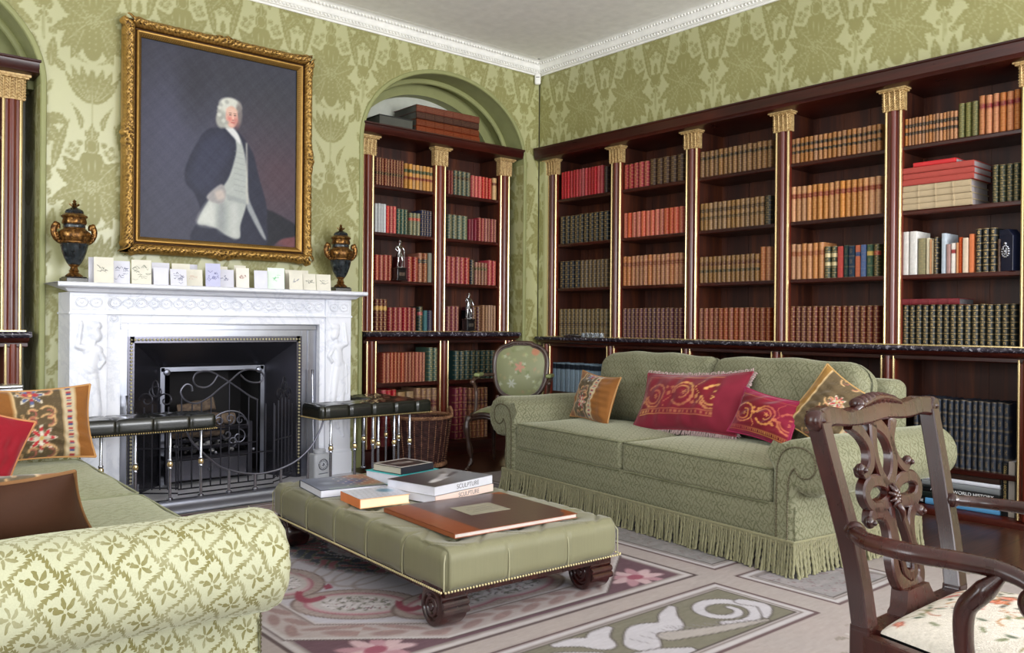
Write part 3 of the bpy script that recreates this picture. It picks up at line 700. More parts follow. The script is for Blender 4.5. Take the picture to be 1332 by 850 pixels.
# style: (name, colour word phrase, base, label, label2, gilt, lines, cloth, kind-name)
ST = {
 'red_plain': ('red_leather_book', srgb(172, 28, 42), None, None, 0.25, 5, 0, 'bright red leather book with faint gilt bands'),
 'dark_brown': ('brown_leather_book', srgb(48, 30, 28), None, None, 0.2, 5, 0, 'single dark brown book closing the bright red set'),
 'black_gilt': ('black_leather_book', srgb(32, 34, 36), None, None, 0.9, 6, 0, 'thick black book with silver-gilt bands'),
 'black_gilt2': ('black_leather_book', srgb(30, 31, 38), None, None, 0.85, 5, 0, 'thick black gilt-tooled book'),
 'umber_gilt': ('brown_leather_book', srgb(82, 66, 50), None, None, 0.7, 5, 0, 'grey-brown gilt-tooled book beside black ones'),
 'olive_gilt': ('brown_leather_book', srgb(98, 84, 62), None, srgb(60, 44, 36), 0.8, 6, 0, 'drab olive-brown book with pale gilt joints'),
 'rose_gilt': ('red_leather_book', srgb(158, 42, 54), None, None, 0.9, 6, 0, 'rose red gilt-banded book'),
 'umber_dark': ('brown_leather_book', srgb(70, 46, 34), None, None, 0.5, 5, 0, 'dark umber book next to rose red ones'),
 'orange_gilt': ('red_leather_book', srgb(192, 72, 44), None, None, 0.7, 7, 0, 'orange-red gilt-flecked book'),
 'tan_lines': ('brown_leather_book', srgb(168, 104, 66), srgb(120, 60, 40), None, 0.7, 6, 0, 'salmon-tan ribbed leather book'),
 'purple_gilt': ('red_leather_book', srgb(86, 42, 52), None, None, 0.8, 6, 0, 'aubergine book with fine gilt bands'),
 'brown_black': ('brown_leather_book', srgb(122, 84, 48), srgb(50, 38, 28), None, 0.5, 5, 0, 'brown calf book with dark title label'),
 'tan_dark': ('brown_leather_book', srgb(134, 98, 58), srgb(70, 50, 34), srgb(80, 60, 38), 0.45, 6, 0, 'dull tan calf book with two dark labels'),
 'black_gilt3': ('black_leather_book', srgb(36, 34, 30), None, None, 0.5, 5, 0, 'lone black book ending the dull tan set'),
 'brown_gold': ('brown_leather_book', srgb(126, 88, 48), srgb(84, 44, 30), srgb(60, 48, 30), 0.5, 7, 0, 'golden brown calf book with dark and red labels'),
 'orange_brown': ('brown_leather_book', srgb(162, 92, 46), None, None, 0.5, 5, 0, 'taller orange-brown book ending the golden brown set'),
 'russet_gilt': ('red_leather_book', srgb(128, 58, 38), None, None, 0.6, 6, 0, 'russet book with gilt panels'),
 'calf_black': ('brown_leather_book', srgb(158, 104, 58), srgb(46, 34, 30), srgb(52, 40, 32), 0.4, 5, 0, 'small brown calf book with two black labels'),
 'calf_red': ('brown_leather_book', srgb(186, 124, 70), srgb(126, 52, 34), None, 0.45, 6, 0, 'tan calf book with red title label'),
 'calf_tan': ('brown_leather_book', srgb(184, 122, 72), srgb(140, 76, 44), None, 0.4, 6, 0, 'tall tan calf book left of two green ones'),
 'green_cream': ('green_leather_book', srgb(66, 74, 60), srgb(196, 180, 140), srgb(196, 180, 140), 0.9, 5, 0, 'green book with broad cream bands'),
 'cloth_red': ('cloth_book', srgb(176, 62, 56), None, None, 0.1, 2, 1, 'slim red cloth book right of green banded pair'),
 'cloth_darkgreen': ('cloth_book', srgb(36, 58, 56), None, None, 0.2, 2, 1, 'dark green cloth book between red and navy ones'),
 'cloth_navy': ('cloth_book', srgb(34, 52, 70), None, None, 0.25, 2, 1, 'navy cloth book between green and orange ones'),
 'cloth_orange': ('cloth_book', srgb(190, 96, 62), srgb(60, 74, 110), None, 0.15, 3, 1, 'orange cloth book with blue label'),
 'cloth_blue': ('cloth_book', srgb(92, 110, 150), None, None, 0.15, 3, 1, 'mid blue cloth book beside the orange one'),
 'cloth_green': ('cloth_book', srgb(58, 92, 66), srgb(180, 150, 80), None, 0.3, 2, 1, 'mid green cloth book beside the blue one'),
 'green_gold': ('green_leather_book', srgb(62, 62, 34), srgb(150, 50, 40), None, 0.8, 8, 0, 'olive and gold patterned book ending its shelf'),
 'redbrown_panel': ('red_leather_book', srgb(98, 40, 30), None, None, 0.75, 6, 0, 'red-brown book with gilt star panels'),
 'calf_black2': ('brown_leather_book', srgb(166, 108, 62), srgb(44, 34, 34), srgb(50, 38, 34), 0.4, 6, 0, 'small calf book with black labels left of olive trio'),
 'olive_leather': ('green_leather_book', srgb(98, 98, 54), None, None, 0.45, 7, 0, 'plain olive green leather book'),
 'orange_calf': ('brown_leather_book', srgb(178, 104, 50), srgb(120, 38, 40), None, 0.35, 5, 0, 'glossy orange calf book with red label'),
 'bottle_green': ('green_leather_book', srgb(52, 58, 44), None, None, 0.8, 6, 0, 'bottle green gilt book beside the flat stack'),
 'white_a': ('cloth_book', srgb(232, 226, 218), None, None, 0, 2, 1, 'tall white book against the left end of its shelf'),
 'white_b': ('cloth_book', srgb(238, 234, 228), None, None, 0, 2, 1, 'second tall white book, beside the olive one'),
 'olive_cloth': ('cloth_book', srgb(136, 128, 96), None, None, 0.3, 6, 1, 'olive drab cloth book right of two white ones'),
 'cream_a': ('cloth_book', srgb(214, 200, 166), None, None, 0, 2, 1, 'cream book right of the olive drab one'),
 'tan_a': ('cloth_book', srgb(196, 140, 92), None, None, 0, 2, 1, 'thin tan book between two cream ones'),
 'cream_b': ('cloth_book', srgb(206, 184, 148), None, None, 0, 2, 1, 'thin cream book left of black banded one'),
 'black_band': ('black_leather_book', srgb(44, 42, 40), None, None, 0.9, 6, 0, 'single black banded book among pale ones'),
 'paleblue': ('cloth_book', srgb(196, 206, 216), None, None, 0, 2, 1, 'pale blue-grey book taller than its neighbours'),
 'dusty_pink': ('cloth_book', srgb(168, 128, 120), None, None, 0, 2, 1, 'short dusty pink book'),
 'white_c': ('cloth_book', srgb(226, 216, 206), srgb(150, 60, 60), None, 0, 2, 1, 'short white book right of the dusty pink one'),
 'tan_b': ('cloth_book', srgb(204, 140, 90), None, None, 0, 2, 1, 'short thin tan book left of brick red one'),
 'brick': ('cloth_book', srgb(180, 78, 52), None, None, 0.3, 5, 1, 'brick red book left of a cream one'),
 'cream_c': ('cloth_book', srgb(222, 200, 176), None, None, 0, 2, 1, 'cream book between brick red and orange ones'),
 'orange_cloth': ('cloth_book', srgb(206, 112, 62), None, None, 0, 2, 1, 'orange book left of three black panelled ones'),
 'black_panel': ('black_leather_book', srgb(40, 42, 42), None, None, 1.0, 5, 0, 'tall black book with gilt panels, one of three'),
 'brown_slim': ('brown_leather_book', srgb(74, 48, 34), None, None, 0.1, 3, 0, 'short slim brown book leaning by the medallion'),
 'black_panel2': ('black_leather_book', srgb(38, 42, 40), None, None, 1.0, 6, 0, 'black-green book with gilt panels'),
 'blue_grey': ('cloth_book', srgb(142, 166, 184), srgb(26, 34, 46), None, 0, 2, 1, 'pale blue-grey cloth book with dark head label'),
 'slate_set': ('blue_leather_book', srgb(48, 54, 66), None, None, 0.35, 4, 0, 'tall slate blue leather book'),
 'maroon_dense': ('red_leather_book', srgb(112, 48, 42), None, srgb(48, 28, 28), 1.0, 9, 0, 'maroon book densely tooled in gilt'),
 'honey_calf': ('brown_leather_book', srgb(192, 136, 70), srgb(64, 74, 50), srgb(120, 50, 40), 0.3, 4, 0, 'first honey calf book with green and red labels'),
 'honey_calf2': ('brown_leather_book', srgb(198, 144, 78), srgb(70, 78, 54), srgb(126, 54, 42), 0.3, 4, 0, 'honey calf book with green and red labels'),
 'white_vellum': ('cloth_book', srgb(206, 208, 208), None, None, 0, 2, 1, 'chalk white book'),
 'crimson': ('red_leather_book', srgb(190, 40, 52), None, None, 0.8, 6, 0, 'crimson gilt-banded book right of chalk white ones'),
 'teal_leather': ('green_leather_book', srgb(44, 84, 76), None, None, 0.9, 6, 0, 'teal leather book with pale bands'),
 'mottled': ('green_leather_book', srgb(112, 118, 96), srgb(170, 60, 60), None, 0.9, 8, 0, 'mottled grey-green book with red label'),
 'navy_slim': ('blue_leather_book', srgb(44, 46, 70), None, None, 0.7, 5, 0, 'slim navy book'),
 'red_band': ('red_leather_book', srgb(150, 40, 40), None, None, 0.9, 8, 0, 'red ribbed book left of the silver figure'),
 'red_band2': ('red_leather_book', srgb(148, 36, 44), None, None, 0.9, 8, 0, 'red ribbed book right of the silver figure'),
 'brown_tall': ('brown_leather_book', srgb(148, 84, 60), srgb(60, 60, 60), None, 0.8, 6, 0, 'tall pinkish brown book'),
 'grey_cloth': ('cloth_book', srgb(150, 148, 130), None, None, 0, 2, 1, 'grey cloth book at the end of its shelf'),
 'maroon_tall': ('red_leather_book', srgb(98, 42, 40), srgb(190, 150, 80), None, 1.0, 6, 0, 'tall maroon and gold book at shelf end'),
 'burgundy_gilt': ('red_leather_book', srgb(140, 36, 52), None, None, 0.8, 7, 0, 'burgundy gilt-ribbed book'),
 'green_black': ('green_leather_book', srgb(30, 48, 44), srgb(150, 60, 70), None, 0.8, 7, 0, 'single very dark green book beside burgundy ones'),
 'teal_cloth': ('cloth_book', srgb(66, 104, 108), None, None, 0.1, 3, 1, 'short teal cloth book'),
 'navy_cloth': ('cloth_book', srgb(46, 56, 92), None, None, 0.6, 9, 1, 'short slim navy book beside the teal one'),
 'dark_red': ('red_leather_book', srgb(112, 38, 44), None, None, 0.6, 6, 0, 'dark red book left of grey-green ones'),
 'grey_green': ('green_leather_book', srgb(78, 92, 80), srgb(60, 50, 44), None, 0.9, 7, 0, 'grey-green gilt book'),
 'scarlet': ('red_leather_book', srgb(190, 32, 44), None, None, 0.9, 7, 0, 'scarlet gilt-banded book'),
 'buff': ('brown_leather_book', srgb(198, 156, 96), srgb(110, 60, 40), None, 0.4, 5, 0, 'single buff book ending the scarlet set'),
 'sage': ('green_leather_book', srgb(84, 100, 84), None, None, 0.9, 7, 0, 'thick sage green gilt book'),
 'plum_plain': ('red_leather_book', srgb(116, 30, 48), None, None, 0.15, 4, 0, 'plain plum red book'),
 'rose_band': ('red_leather_book', srgb(140, 52, 62), None, None, 1.0, 9, 0, 'rose book with dense pale bands'),
 'carmine': ('red_leather_book', srgb(158, 38, 54), None, None, 0.9, 7, 0, 'thick carmine gilt-edged book'),
 'black_slim': ('black_leather_book', srgb(34, 36, 44), None, None, 0.9, 8, 0, 'slim black spiral-tooled book among red ones'),
 'mixed_red': ('red_leather_book', srgb(136, 76, 66), srgb(70, 60, 40), None, 0.9, 7, 0, 'short faded red book beside the slim black one'),
 'carmine2': ('red_leather_book', srgb(164, 48, 62), None, None, 0.9, 7, 0, 'tall carmine book at the end beside faded ones'),
 'wine': ('red_leather_book', srgb(128, 36, 56), None, None, 0.9, 6, 0, 'wine red book left of the silver figure on the counter'),
 'dark_wine': ('red_leather_book', srgb(78, 28, 34), None, None, 0.9, 6, 0, 'dark wine book right of the silver figure'),
 'pale_brown': ('brown_leather_book', srgb(144, 102, 78), None, None, 0.9, 9, 0, 'pale brown ribbed book at shelf end'),
 'salmon_gilt': ('red_leather_book', srgb(154, 72, 60), None, None, 0.9, 9, 0, 'salmon red gilt-ribbed book under the counter'),
 'green_tall': ('green_leather_book', srgb(70, 92, 80), None, None, 0.9, 7, 0, 'tall green gilt book beside salmon red ones'),
 'deep_green': ('green_leather_book', srgb(36, 62, 60), None, None, 0.7, 5, 0, 'thick deep green book with gilt rules'),
 'red_folio': ('red_leather_book', srgb(170, 34, 48), None, None, 0.4, 5, 0, 'tall red folio behind the fender seat'),
 'pale_folio': ('brown_leather_book', srgb(164, 132, 96), None, None, 0.3, 4, 0, 'wide pale parchment-brown folio'),
 'brown_folio': ('brown_leather_book', srgb(150, 112, 88), srgb(110, 56, 56), None, 0.8, 6, 0, 'tall fawn folio with faded red labels'),
 'wine_folio': ('red_leather_book', srgb(120, 30, 52), None, None, 0.8, 6, 0, 'tall wine red folio behind the basket'),
 'brown_folio2': ('brown_leather_book', srgb(132, 78, 56), srgb(80, 40, 40), None, 0.8, 6, 0, 'tall brown folio under the corner armchair seat'),
}
SHELFN = {2.112: 'top shelf', 1.732: 'second shelf', 1.358: 'third shelf', 0.953: 'counter', 2.097: 'top shelf', 1.739: 'second shelf', 1.376: 'third shelf', 0.988: 'counter', 0.49: 'lower shelf', 0.272: 'lower shelf', 0.598: 'shelf under the counter', 0.117: 'bottom shelf'}
BAYN = {1: 'corner bay', 2: 'second bay from corner', 3: 'middle bay', 4: 'fourth bay from corner', 5: 'fifth bay from corner', 6: 'corner bay below', 7: 'bay behind the chair'}
ORD = ['first', 'second', 'third', 'fourth', 'fifth', 'sixth', 'seventh', 'eighth', 'ninth', 'tenth', 'eleventh', 'twelfth', 'thirteenth', 'fourteenth', 'fifteenth', 'sixteenth', 'seventeenth', 'eighteenth', 'nineteenth', 'twentieth']
CARD = [0, 1, 'two', 'three', 'four', 'five', 'six', 'seven', 'eight', 'nine', 'ten', 'eleven', 'twelve', 'thirteen', 'fourteen', 'fifteen', 'sixteen', 'seventeen', 'eighteen', 'nineteen']
def mk_label(txt, k, n, where):
    if n == 1: s = f'{txt}, {where}'
    else:
        head = txt
        for cut in (' with ', ' beside ', ' left of ', ' right of ', ' next to ', ' ending ', ' under ', ' at ', ' behind ', ' among ', ' densely ', ','):
            head = head.split(cut)[0]
        head = ' '.join(w for w in head.split() if w not in ('and',))
        last = head.split()[-1]; head = head+'s' if last in ('book', 'folio') else head+' books'
        o = f'{ORD[k]} from left' if k < n-1 else 'last'
        s = f'{o} of {CARD[n]} {head}, {where}'
    ws = s.split()
    if len(ws) > 16:
        extra = len(ws)-16; hw = txt.split(); s = f"{' '.join(hw[:max(3, len(hw)-extra)])}, {where}" if n == 1 else s
    return ' '.join(s.split()[:16]).rstrip(',')
def shelve(style, n, a0, a1, z, h, wall, group, where, recess):
    nm, base, l1, l2, gl, ln, cl, txt = ST[style]
    mat_ = book_mat(style, base, l1, l2, gl, ln, bool(cl))
    w = (abs(a1-a0))/n; first = None
    d = max(0.11, min(0.22, h*0.72))
    for k in range(n):
        if first is None:
            o = book_mesh(w, h, d, 0 if cl else (5 if h < .3 else 6), bool(cl), nm); o.data.materials.clear(); o.data.materials.append(mat_); o.data.materials.append(PAPER)
            first = o
        else:
            o = first.copy(); COL.objects.link(o)
        c = min(a0, a1)+w*(k+0.5) if wall == 'L' else max(a0, a1)-w*(k+0.5)
        jit = random.uniform(0.0, 0.008); hs = 1+random.uniform(-0.012, 0.006) if n > 1 else 1
        o.scale = (random.uniform(0.93, 0.985), 1, hs)
        if wall == 'L': o.location = (c, recess+jit, z+0.0004)
        else: o.location = (recess+jit, c, z+0.0004); o.rotation_euler = (0, 0, -PI/2)
        tag(o, mk_label(txt, k, n, where), 'book', group)
ROWS_R = [
 (1, 2.112, -0.201, -0.685, 14, 0.235, 'red_plain'),
 (1, 2.112, -0.694, -0.736, 1, 0.22, 'dark_brown'),
 (1, 1.732, -0.189, -0.749, 10, 0.24, 'black_gilt'),
 (1, 1.358, -0.183, -0.428, 4, 0.235, 'black_gilt2'),
 (1, 1.358, -0.432, -0.749, 7, 0.23, 'umber_gilt'),
 (1, 0.953, -0.183, -0.749, 12, 0.235, 'olive_gilt'),
 (2, 2.112, -0.905, -1.168, 5, 0.2, 'rose_gilt'),
 (2, 2.112, -1.170, -1.493, 5, 0.205, 'umber_dark'),
 (2, 1.732, -0.905, -1.496, 13, 0.2, 'orange_gilt'),
 (2, 1.358, -0.905, -1.496, 14, 0.235, 'tan_lines'),
 (2, 0.953, -0.905, -1.496, 14, 0.235, 'purple_gilt'),
 (3, 2.112, -1.642, -2.230, 15, 0.19, 'brown_black'),
 (3, 1.732, -1.642, -2.174, 14, 0.2, 'tan_dark'),
 (3, 1.732, -2.176, -2.230, 1, 0.2, 'black_gilt3'),
 (3, 1.358, -1.642, -2.141, 13, 0.19, 'brown_gold'),
 (3, 1.358, -2.144, -2.230, 2, 0.235, 'orange_brown'),
 (3, 0.953, -1.642, -2.231, 14, 0.23, 'russet_gilt'),
 (4, 2.112, -2.372, -2.976, 19, 0.165, 'calf_black'),
 (4, 1.732, -2.372, -2.974, 16, 0.235, 'calf_red'),
 (4, 1.358, -2.372, -2.611, 6, 0.235, 'calf_tan'),
 (4, 1.358, -2.612, -2.701, 2, 0.205, 'green_cream'),
 (4, 1.358, -2.703, -2.739, 1, 0.2, 'cloth_red'),
 (4, 1.358, -2.742, -2.774, 1, 0.205, 'cloth_darkgreen'),
 (4, 1.358, -2.775, -2.814, 1, 0.2, 'cloth_navy'),
 (4, 1.358, -2.816, -2.853, 1, 0.2, 'cloth_orange'),
 (4, 1.358, -2.854, -2.890, 1, 0.2, 'cloth_blue'),
 (4, 1.358, -2.893, -2.930, 1, 0.2, 'cloth_green'),
 (4, 1.358, -2.932, -2.974, 1, 0.2, 'green_gold'),
 (4, 0.953, -2.372, -2.969, 15, 0.235, 'redbrown_panel'),
 (5, 2.112, -3.115, -3.410, 15, 0.165, 'calf_black2'),
 (5, 2.112, -3.412, -3.520, 3, 0.2, 'olive_leather'),
 (5, 2.112, -3.521, -3.732, 6, 0.22, 'orange_calf'),
 (5, 1.732, -3.592, -3.732, 4, 0.21, 'bottle_green'),
 (5, 1.358, -3.110, -3.148, 1, 0.26, 'white_a'),
 (5, 1.358, -3.150, -3.195, 1, 0.26, 'white_b'),
 (5, 1.358, -3.196, -3.245, 1, 0.215, 'olive_cloth'),
 (5, 1.358, -3.246, -3.266, 1, 0.215, 'cream_a'),
 (5, 1.358, -3.267, -3.277, 1, 0.205, 'tan_a'),
 (5, 1.358, -3.278, -3.287, 1, 0.2, 'cream_b'),
 (5, 1.358, -3.289, -3.314, 1, 0.215, 'black_band'),
 (5, 1.358, -3.331, -3.358, 1, 0.235, 'paleblue'),
 (5, 1.358, -3.359, -3.381, 1, 0.17, 'dusty_pink'),
 (5, 1.358, -3.382, -3.410, 1, 0.175, 'white_c'),
 (5, 1.358, -3.412, -3.424, 1, 0.175, 'tan_b'),
 (5, 1.358, -3.424, -3.443, 1, 0.205, 'brick'),
 (5, 1.358, -3.445, -3.476, 1, 0.2, 'cream_c'),
 (5, 1.358, -3.477, -3.505, 1, 0.22, 'orange_cloth'),
 (5, 1.358, -3.509, -3.621, 3, 0.245, 'black_panel'),
 (5, 1.358, -3.625, -3.642, 1, 0.18, 'brown_slim'),
 (5, 0.953, -3.110, -3.723, 16, 0.235, 'black_panel2'),
 (6, 0.49, -0.140, -0.694, 10, 0.245, 'blue_grey'),
 (7, 0.272, -3.195, -3.706, 16, 0.39, 'slate_set'),
]
ROWS_L = [
 ('A', 2.097, -1.542, -1.285, 10, 0.215, 'maroon_dense'),
 ('A', 2.097, -1.283, -1.251, 1, 0.2, 'honey_calf'),
 ('A', 2.097, -1.240, -1.012, 7, 0.2, 'honey_calf2'),
 ('A', 1.739, -1.545, -1.447, 4, 0.225, 'white_vellum'),
 ('A', 1.739, -1.445, -1.350, 3, 0.215, 'crimson'),
 ('A', 1.739, -1.348, -1.247, 3, 0.2, 'teal_leather'),
 ('A', 1.739, -1.233, -1.129, 3, 0.18, 'mottled'),
 ('A', 1.739, -1.126, -1.018, 4, 0.21, 'navy_slim'),
 ('A', 1.376, -1.537, -1.387, 4, 0.2, 'red_band'),
 ('A', 1.376, -1.247, -1.147, 2, 0.2, 'red_band2'),
 ('A', 1.376, -1.145, -1.058, 2, 0.235, 'brown_tall'),
 ('A', 1.376, -1.055, -1.020, 1, 0.24, 'grey_cloth'),
 ('A', 0.988, -1.537, -1.426, 3, 0.25, 'maroon_tall'),
 ('A', 0.988, -1.417, -1.161, 6, 0.19, 'burgundy_gilt'),
 ('A', 0.988, -1.147, -1.099, 1, 0.2, 'green_black'),
 ('A', 0.988, -1.092, -1.059, 1, 0.17, 'teal_cloth'),
 ('A', 0.988, -1.048, -1.015, 1, 0.17, 'navy_cloth'),
 ('B', 2.097, -0.871, -0.814, 2, 0.2, 'dark_red'),
 ('B', 2.097, -0.812, -0.631, 4, 0.205, 'grey_green'),
 ('B', 2.097, -0.629, -0.406, 6, 0.185, 'scarlet'),
 ('B', 2.097, -0.401, -0.354, 1, 0.19, 'buff'),
 ('B', 1.739, -0.868, -0.659, 4, 0.2, 'sage'),
 ('B', 1.739, -0.656, -0.565, 3, 0.18, 'plum_plain'),
 ('B', 1.739, -0.553, -0.352, 6, 0.2, 'rose_band'),
 ('B', 1.376, -0.871, -0.637, 5, 0.225, 'carmine'),
 ('B', 1.376, -0.629, -0.584, 1, 0.21, 'black_slim'),
 ('B', 1.376, -0.581, -0.451, 4, 0.19, 'mixed_red'),
 ('B', 1.376, -0.446, -0.355, 2, 0.215, 'carmine2'),
 ('B', 0.988, -0.869, -0.738, 3, 0.21, 'wine'),
 ('B', 0.988, -0.609, -0.506, 2, 0.21, 'dark_wine'),
 ('B', 0.988, -0.501, -0.355, 5, 0.225, 'pale_brown'),
 ('a', 0.598, -1.507, -1.115, 12, 0.235, 'salmon_gilt'),
 ('a', 0.598, -1.091, -0.989, 2, 0.27, 'green_tall'),
 ('b', 0.598, -0.833, -0.404, 8, 0.24, 'deep_green'),
 ('a', 0.117, -1.510, -1.380, 3, 0.44, 'red_folio'),
 ('a', 0.117, -1.373, -1.215, 2, 0.42, 'pale_folio'),
 ('a', 0.117, -1.204, -1.000, 4, 0.44, 'brown_folio'),
 ('b', 0.117, -0.833, -0.693, 3, 0.43, 'wine_folio'),
 ('b', 0.117, -0.685, -0.483, 5, 0.42, 'brown_folio2'),
]

for bay, z, a0, a1, n, h, st in ROWS_R:
    where = (SHELFN[z]+', ' if bay < 6 and z > 1 else ('marble counter, ' if bay < 6 else ''))+BAYN[bay]
    h_ = h*0.97
    shelve(st, n, a0, a1, z, h_, 'R', f"{st.replace('_', ' ')} books in the long bookcase", where, 0.065 if bay < 6 else 0.03)
for bay, z, a0, a1, n, h, st in ROWS_L:
    where = {'A': 'left bay', 'B': 'right bay', 'a': 'left bay', 'b': 'right bay'}[bay]+' of arched bookcase'
    shelve(st, n, a0, a1, z, h*0.97, 'L', f"{st.replace('_', ' ')} books in the arched bookcase", where, 0.125 if z > .7 else 0.06)
# unseen backing added behind the recesses to block light leaks
b = MB(); b.bx(RX0, 0.5, 0.62, 0.75, 0, CEIL); b.bx(0.42, 0.5, RY0, 0.7, 0, CEIL)
for x0, x1 in ((RX0, -5.42), (-3.80, -3.60), (-2.15, -1.76), (-0.15, 0.42)): b.bx(x0, x1, 0.02, 0.62, 0, CEIL)
b.bx(-3.8, -1.76, 0.02, 0.62, 1.1, CEIL); b.bx(0.37, 0.42, RY0, 0, 0, CEIL); b.bx(0.012, 0.37, RY0, 0, 2.56, CEIL)
o = struct(b.build('wall_leak_backing', wpaint, smooth=False))
b = MB(); b.bx(0.0015, 0.40, -0.079, -0.004, 0, 2.5)
struct(b.build('wall_east', DAMASK, smooth=False))

# ------------------------------------------------------------ chimneypiece
cp = thing('chimneypiece', 'white marble fireplace surround carved with dancing figures and a ring frieze', 'fireplace', (-2.85, 0, 0))
O4 = (-2.85, 0, 0)
JL, JR = (-3.728, -3.532), (-2.158, -1.968); OP = (-3.457, -2.195); YJ, YA = -0.265, -0.245
m = MB(off=O4)
pr = [(0, 1.262), (-0.352, 1.262), (-0.362, 1.255), (-0.362, 1.243), (-0.354, 1.236), (-0.335, 1.234), (-0.318, 1.226), (-0.305, 1.212), (-0.285, 1.206), (0, 1.206)]
X0, X1 = -3.808, -1.893
def shelfpt(t, y, z):
    k = -y/0.362; dx = (0.362+y) if z < 1.236 else 0.0
    return (X0+dx*1.0, y, z) if t == 0 else (X1-dx*1.0, y, z)
m.extrude(pr, shelfpt, [0, 1]); m.build('mantel_shelf', MARB_W, cp, sharp=30, bevel=0.002)
m = MB(off=O4)                                     # frieze with end blocks
m.bx(JL[1], JR[0], 0, YA, 1.095, 1.21)
for a, c in (JL, JR):
    m.bx(a, c, 0, YJ, 1.095, 1.21)
    for x0, x1, z0, z1 in ((a+.012, c-.012, 1.112, 1.117), (a+.012, c-.012, 1.190, 1.195), (a+.012, a+.017, 1.112, 1.195), (c-.017, c-.012, 1.112, 1.195)): m.bx(x0, x1, YJ, YJ-0.004, z0, z1)
m.bx(JL[1]+.012, JR[0]-.012, YA, YA-0.004, 1.112, 1.117); m.bx(JL[1]+.012, JR[0]-.012, YA, YA-0.004, 1.190, 1.195)
m.bx(JL[0]-.006, JR[1]+.006, 0, YJ-0.006, 1.086, 1.097)
fz = m.build('frieze', MARB_W, cp, smooth=False, bevel=0.0015)
def ring(m, cx, z, y, r, rt):
    m.tube([(cx+r*math.cos(t*PI/9), y, z+r*0.86*math.sin(t*PI/9)) for t in range(18)], rt, 6, closed=True)
m = MB(off=O4)
n = 19; xa, xb = JL[1]+.045, JR[0]-.045
for k in range(n):
    x = xa+(xb-xa)*k/(n-1); ring(m, x, 1.153, YA-0.002, 0.026, 0.0042); ring(m, x, 1.153, YA-0.002, 0.036, 0.003) if k % 2 == 0 else None
    m.sphere((x, YA-0.001, 1.153), 0.010, 8, 5, sc=(1.1, 0.5, 0.8))
    if k < n-1:
        xn = xa+(xb-xa)*(k+1)/(n-1)
        for s_ in (-1, 1): m.tube(spline([(x, YA-0.001, 1.153+s_*0.033), ((x+xn)/2, YA-0.003, 1.153+s_*0.012), (xn, YA-0.001, 1.153-s_*0.033)], 5), 0.003, 5)
for a, c in (JL, JR):
    for q in (0.31, 0.69):
        x = a+(c-a)*q; ring(m, x, 1.153, YJ-0.002, 0.027, 0.0042); ring(m, x, 1.153, YJ-0.002, 0.034, 0.0025); m.sphere((x, YJ-0.001, 1.153), 0.010, 8, 5, sc=(1.1, 0.5, 0.8))
m.build('ring_ornament', MARB_W, fz, sharp=180)
m = MB(off=O4)                                     # architrave round the opening
m.bx(JL[1]-0.01, OP[0], 0, YA, 0.02, 1.095); m.bx(OP[1], JR[0]+0.01, 0, YA, 0.02, 1.095); m.bx(OP[0], OP[1], 0, YA, 1.036, 1.095)
for x in (OP[0]-0.035, OP[1]+0.02): m.sphere((x, YA, 1.062), 0.016, 10, 6, sc=(1, .4, 1)); ring(m, x, 1.062, YA-.001, .022, .003)
m.build('architrave', MARB_W, cp, sharp=40, bevel=0.0015)
# low relief figures: a height field from limbs and drapery
def relief_h(U_, V_, mir):
    X = U_ if not mir else 1-U_
    Z = V_
    h = np.zeros_like(X)
    def cap(ax, az, bx_, bz, ra, rb, ht):
        nonlocal h
        asp = 4.3                                   # panel is taller than wide
        dx, dz = bx_-ax, (bz-az)*asp; L2 = dx*dx+dz*dz+1e-9
        t = np.clip(((X-ax)*dx+(Z-az)*asp*dz)/L2, 0, 1); r = ra+(rb-ra)*t
        r = r*1.22; d = np.hypot(X-ax-t*dx, (Z-az)*asp-t*dz)/r
        h = np.maximum(h, ht*np.sqrt(np.clip(1-d*d, 0, 1)))
    cap(.66, .885, .70, .865, .15, .14, 1.0)                                  # head
    cap(.60, .93, .74, .935, .12, .10, .8)                                    # hair
    cap(.62, .82, .60, .80, .07, .08, .8)                                     # neck
    cap(.48, .775, .74, .765, .14, .13, 1.0); cap(.60, .76, .52, .64, .20, .17, 1.0)   # shoulders, torso
    cap(.40, .785, .18, .80, .09, .07, .95); cap(.18, .80, .26, .915, .07, .05, .9); cap(.26, .915, .27, .955, .055, .05, .8)   # raised arm
    cap(.76, .76, .92, .70, .09, .07, .9); cap(.92, .70, .80, .655, .065, .05, .9)       # other arm
    cap(.50, .62, .46, .42, .22, .24, .8); cap(.58, .58, .74, .36, .17, .12, .95); cap(.74, .36, .58, .16, .11, .07, .9); cap(.42, .44, .36, .10, .15, .08, .8)   # legs
    cap(.36, .10, .28, .05, .06, .05, .8); cap(.58, .16, .52, .12, .06, .05, .8)
    for k in range(7):                                                        # swinging drapery
        a = k/6; pts = [(.46-.2*a, .60), (.40-.28*a+.1, .44), (.62-.1*a, .22+.03*a), (.86-.2*a, .10+.05*a)]
        for p, q in zip(pts[:-1], pts[1:]): cap(p[0], p[1], q[0], q[1], .035, .04, .55)
    cap(.20, .62, .14, .40, .05, .04, .5); cap(.88, .30, .92, .16, .06, .03, .5)
    return h
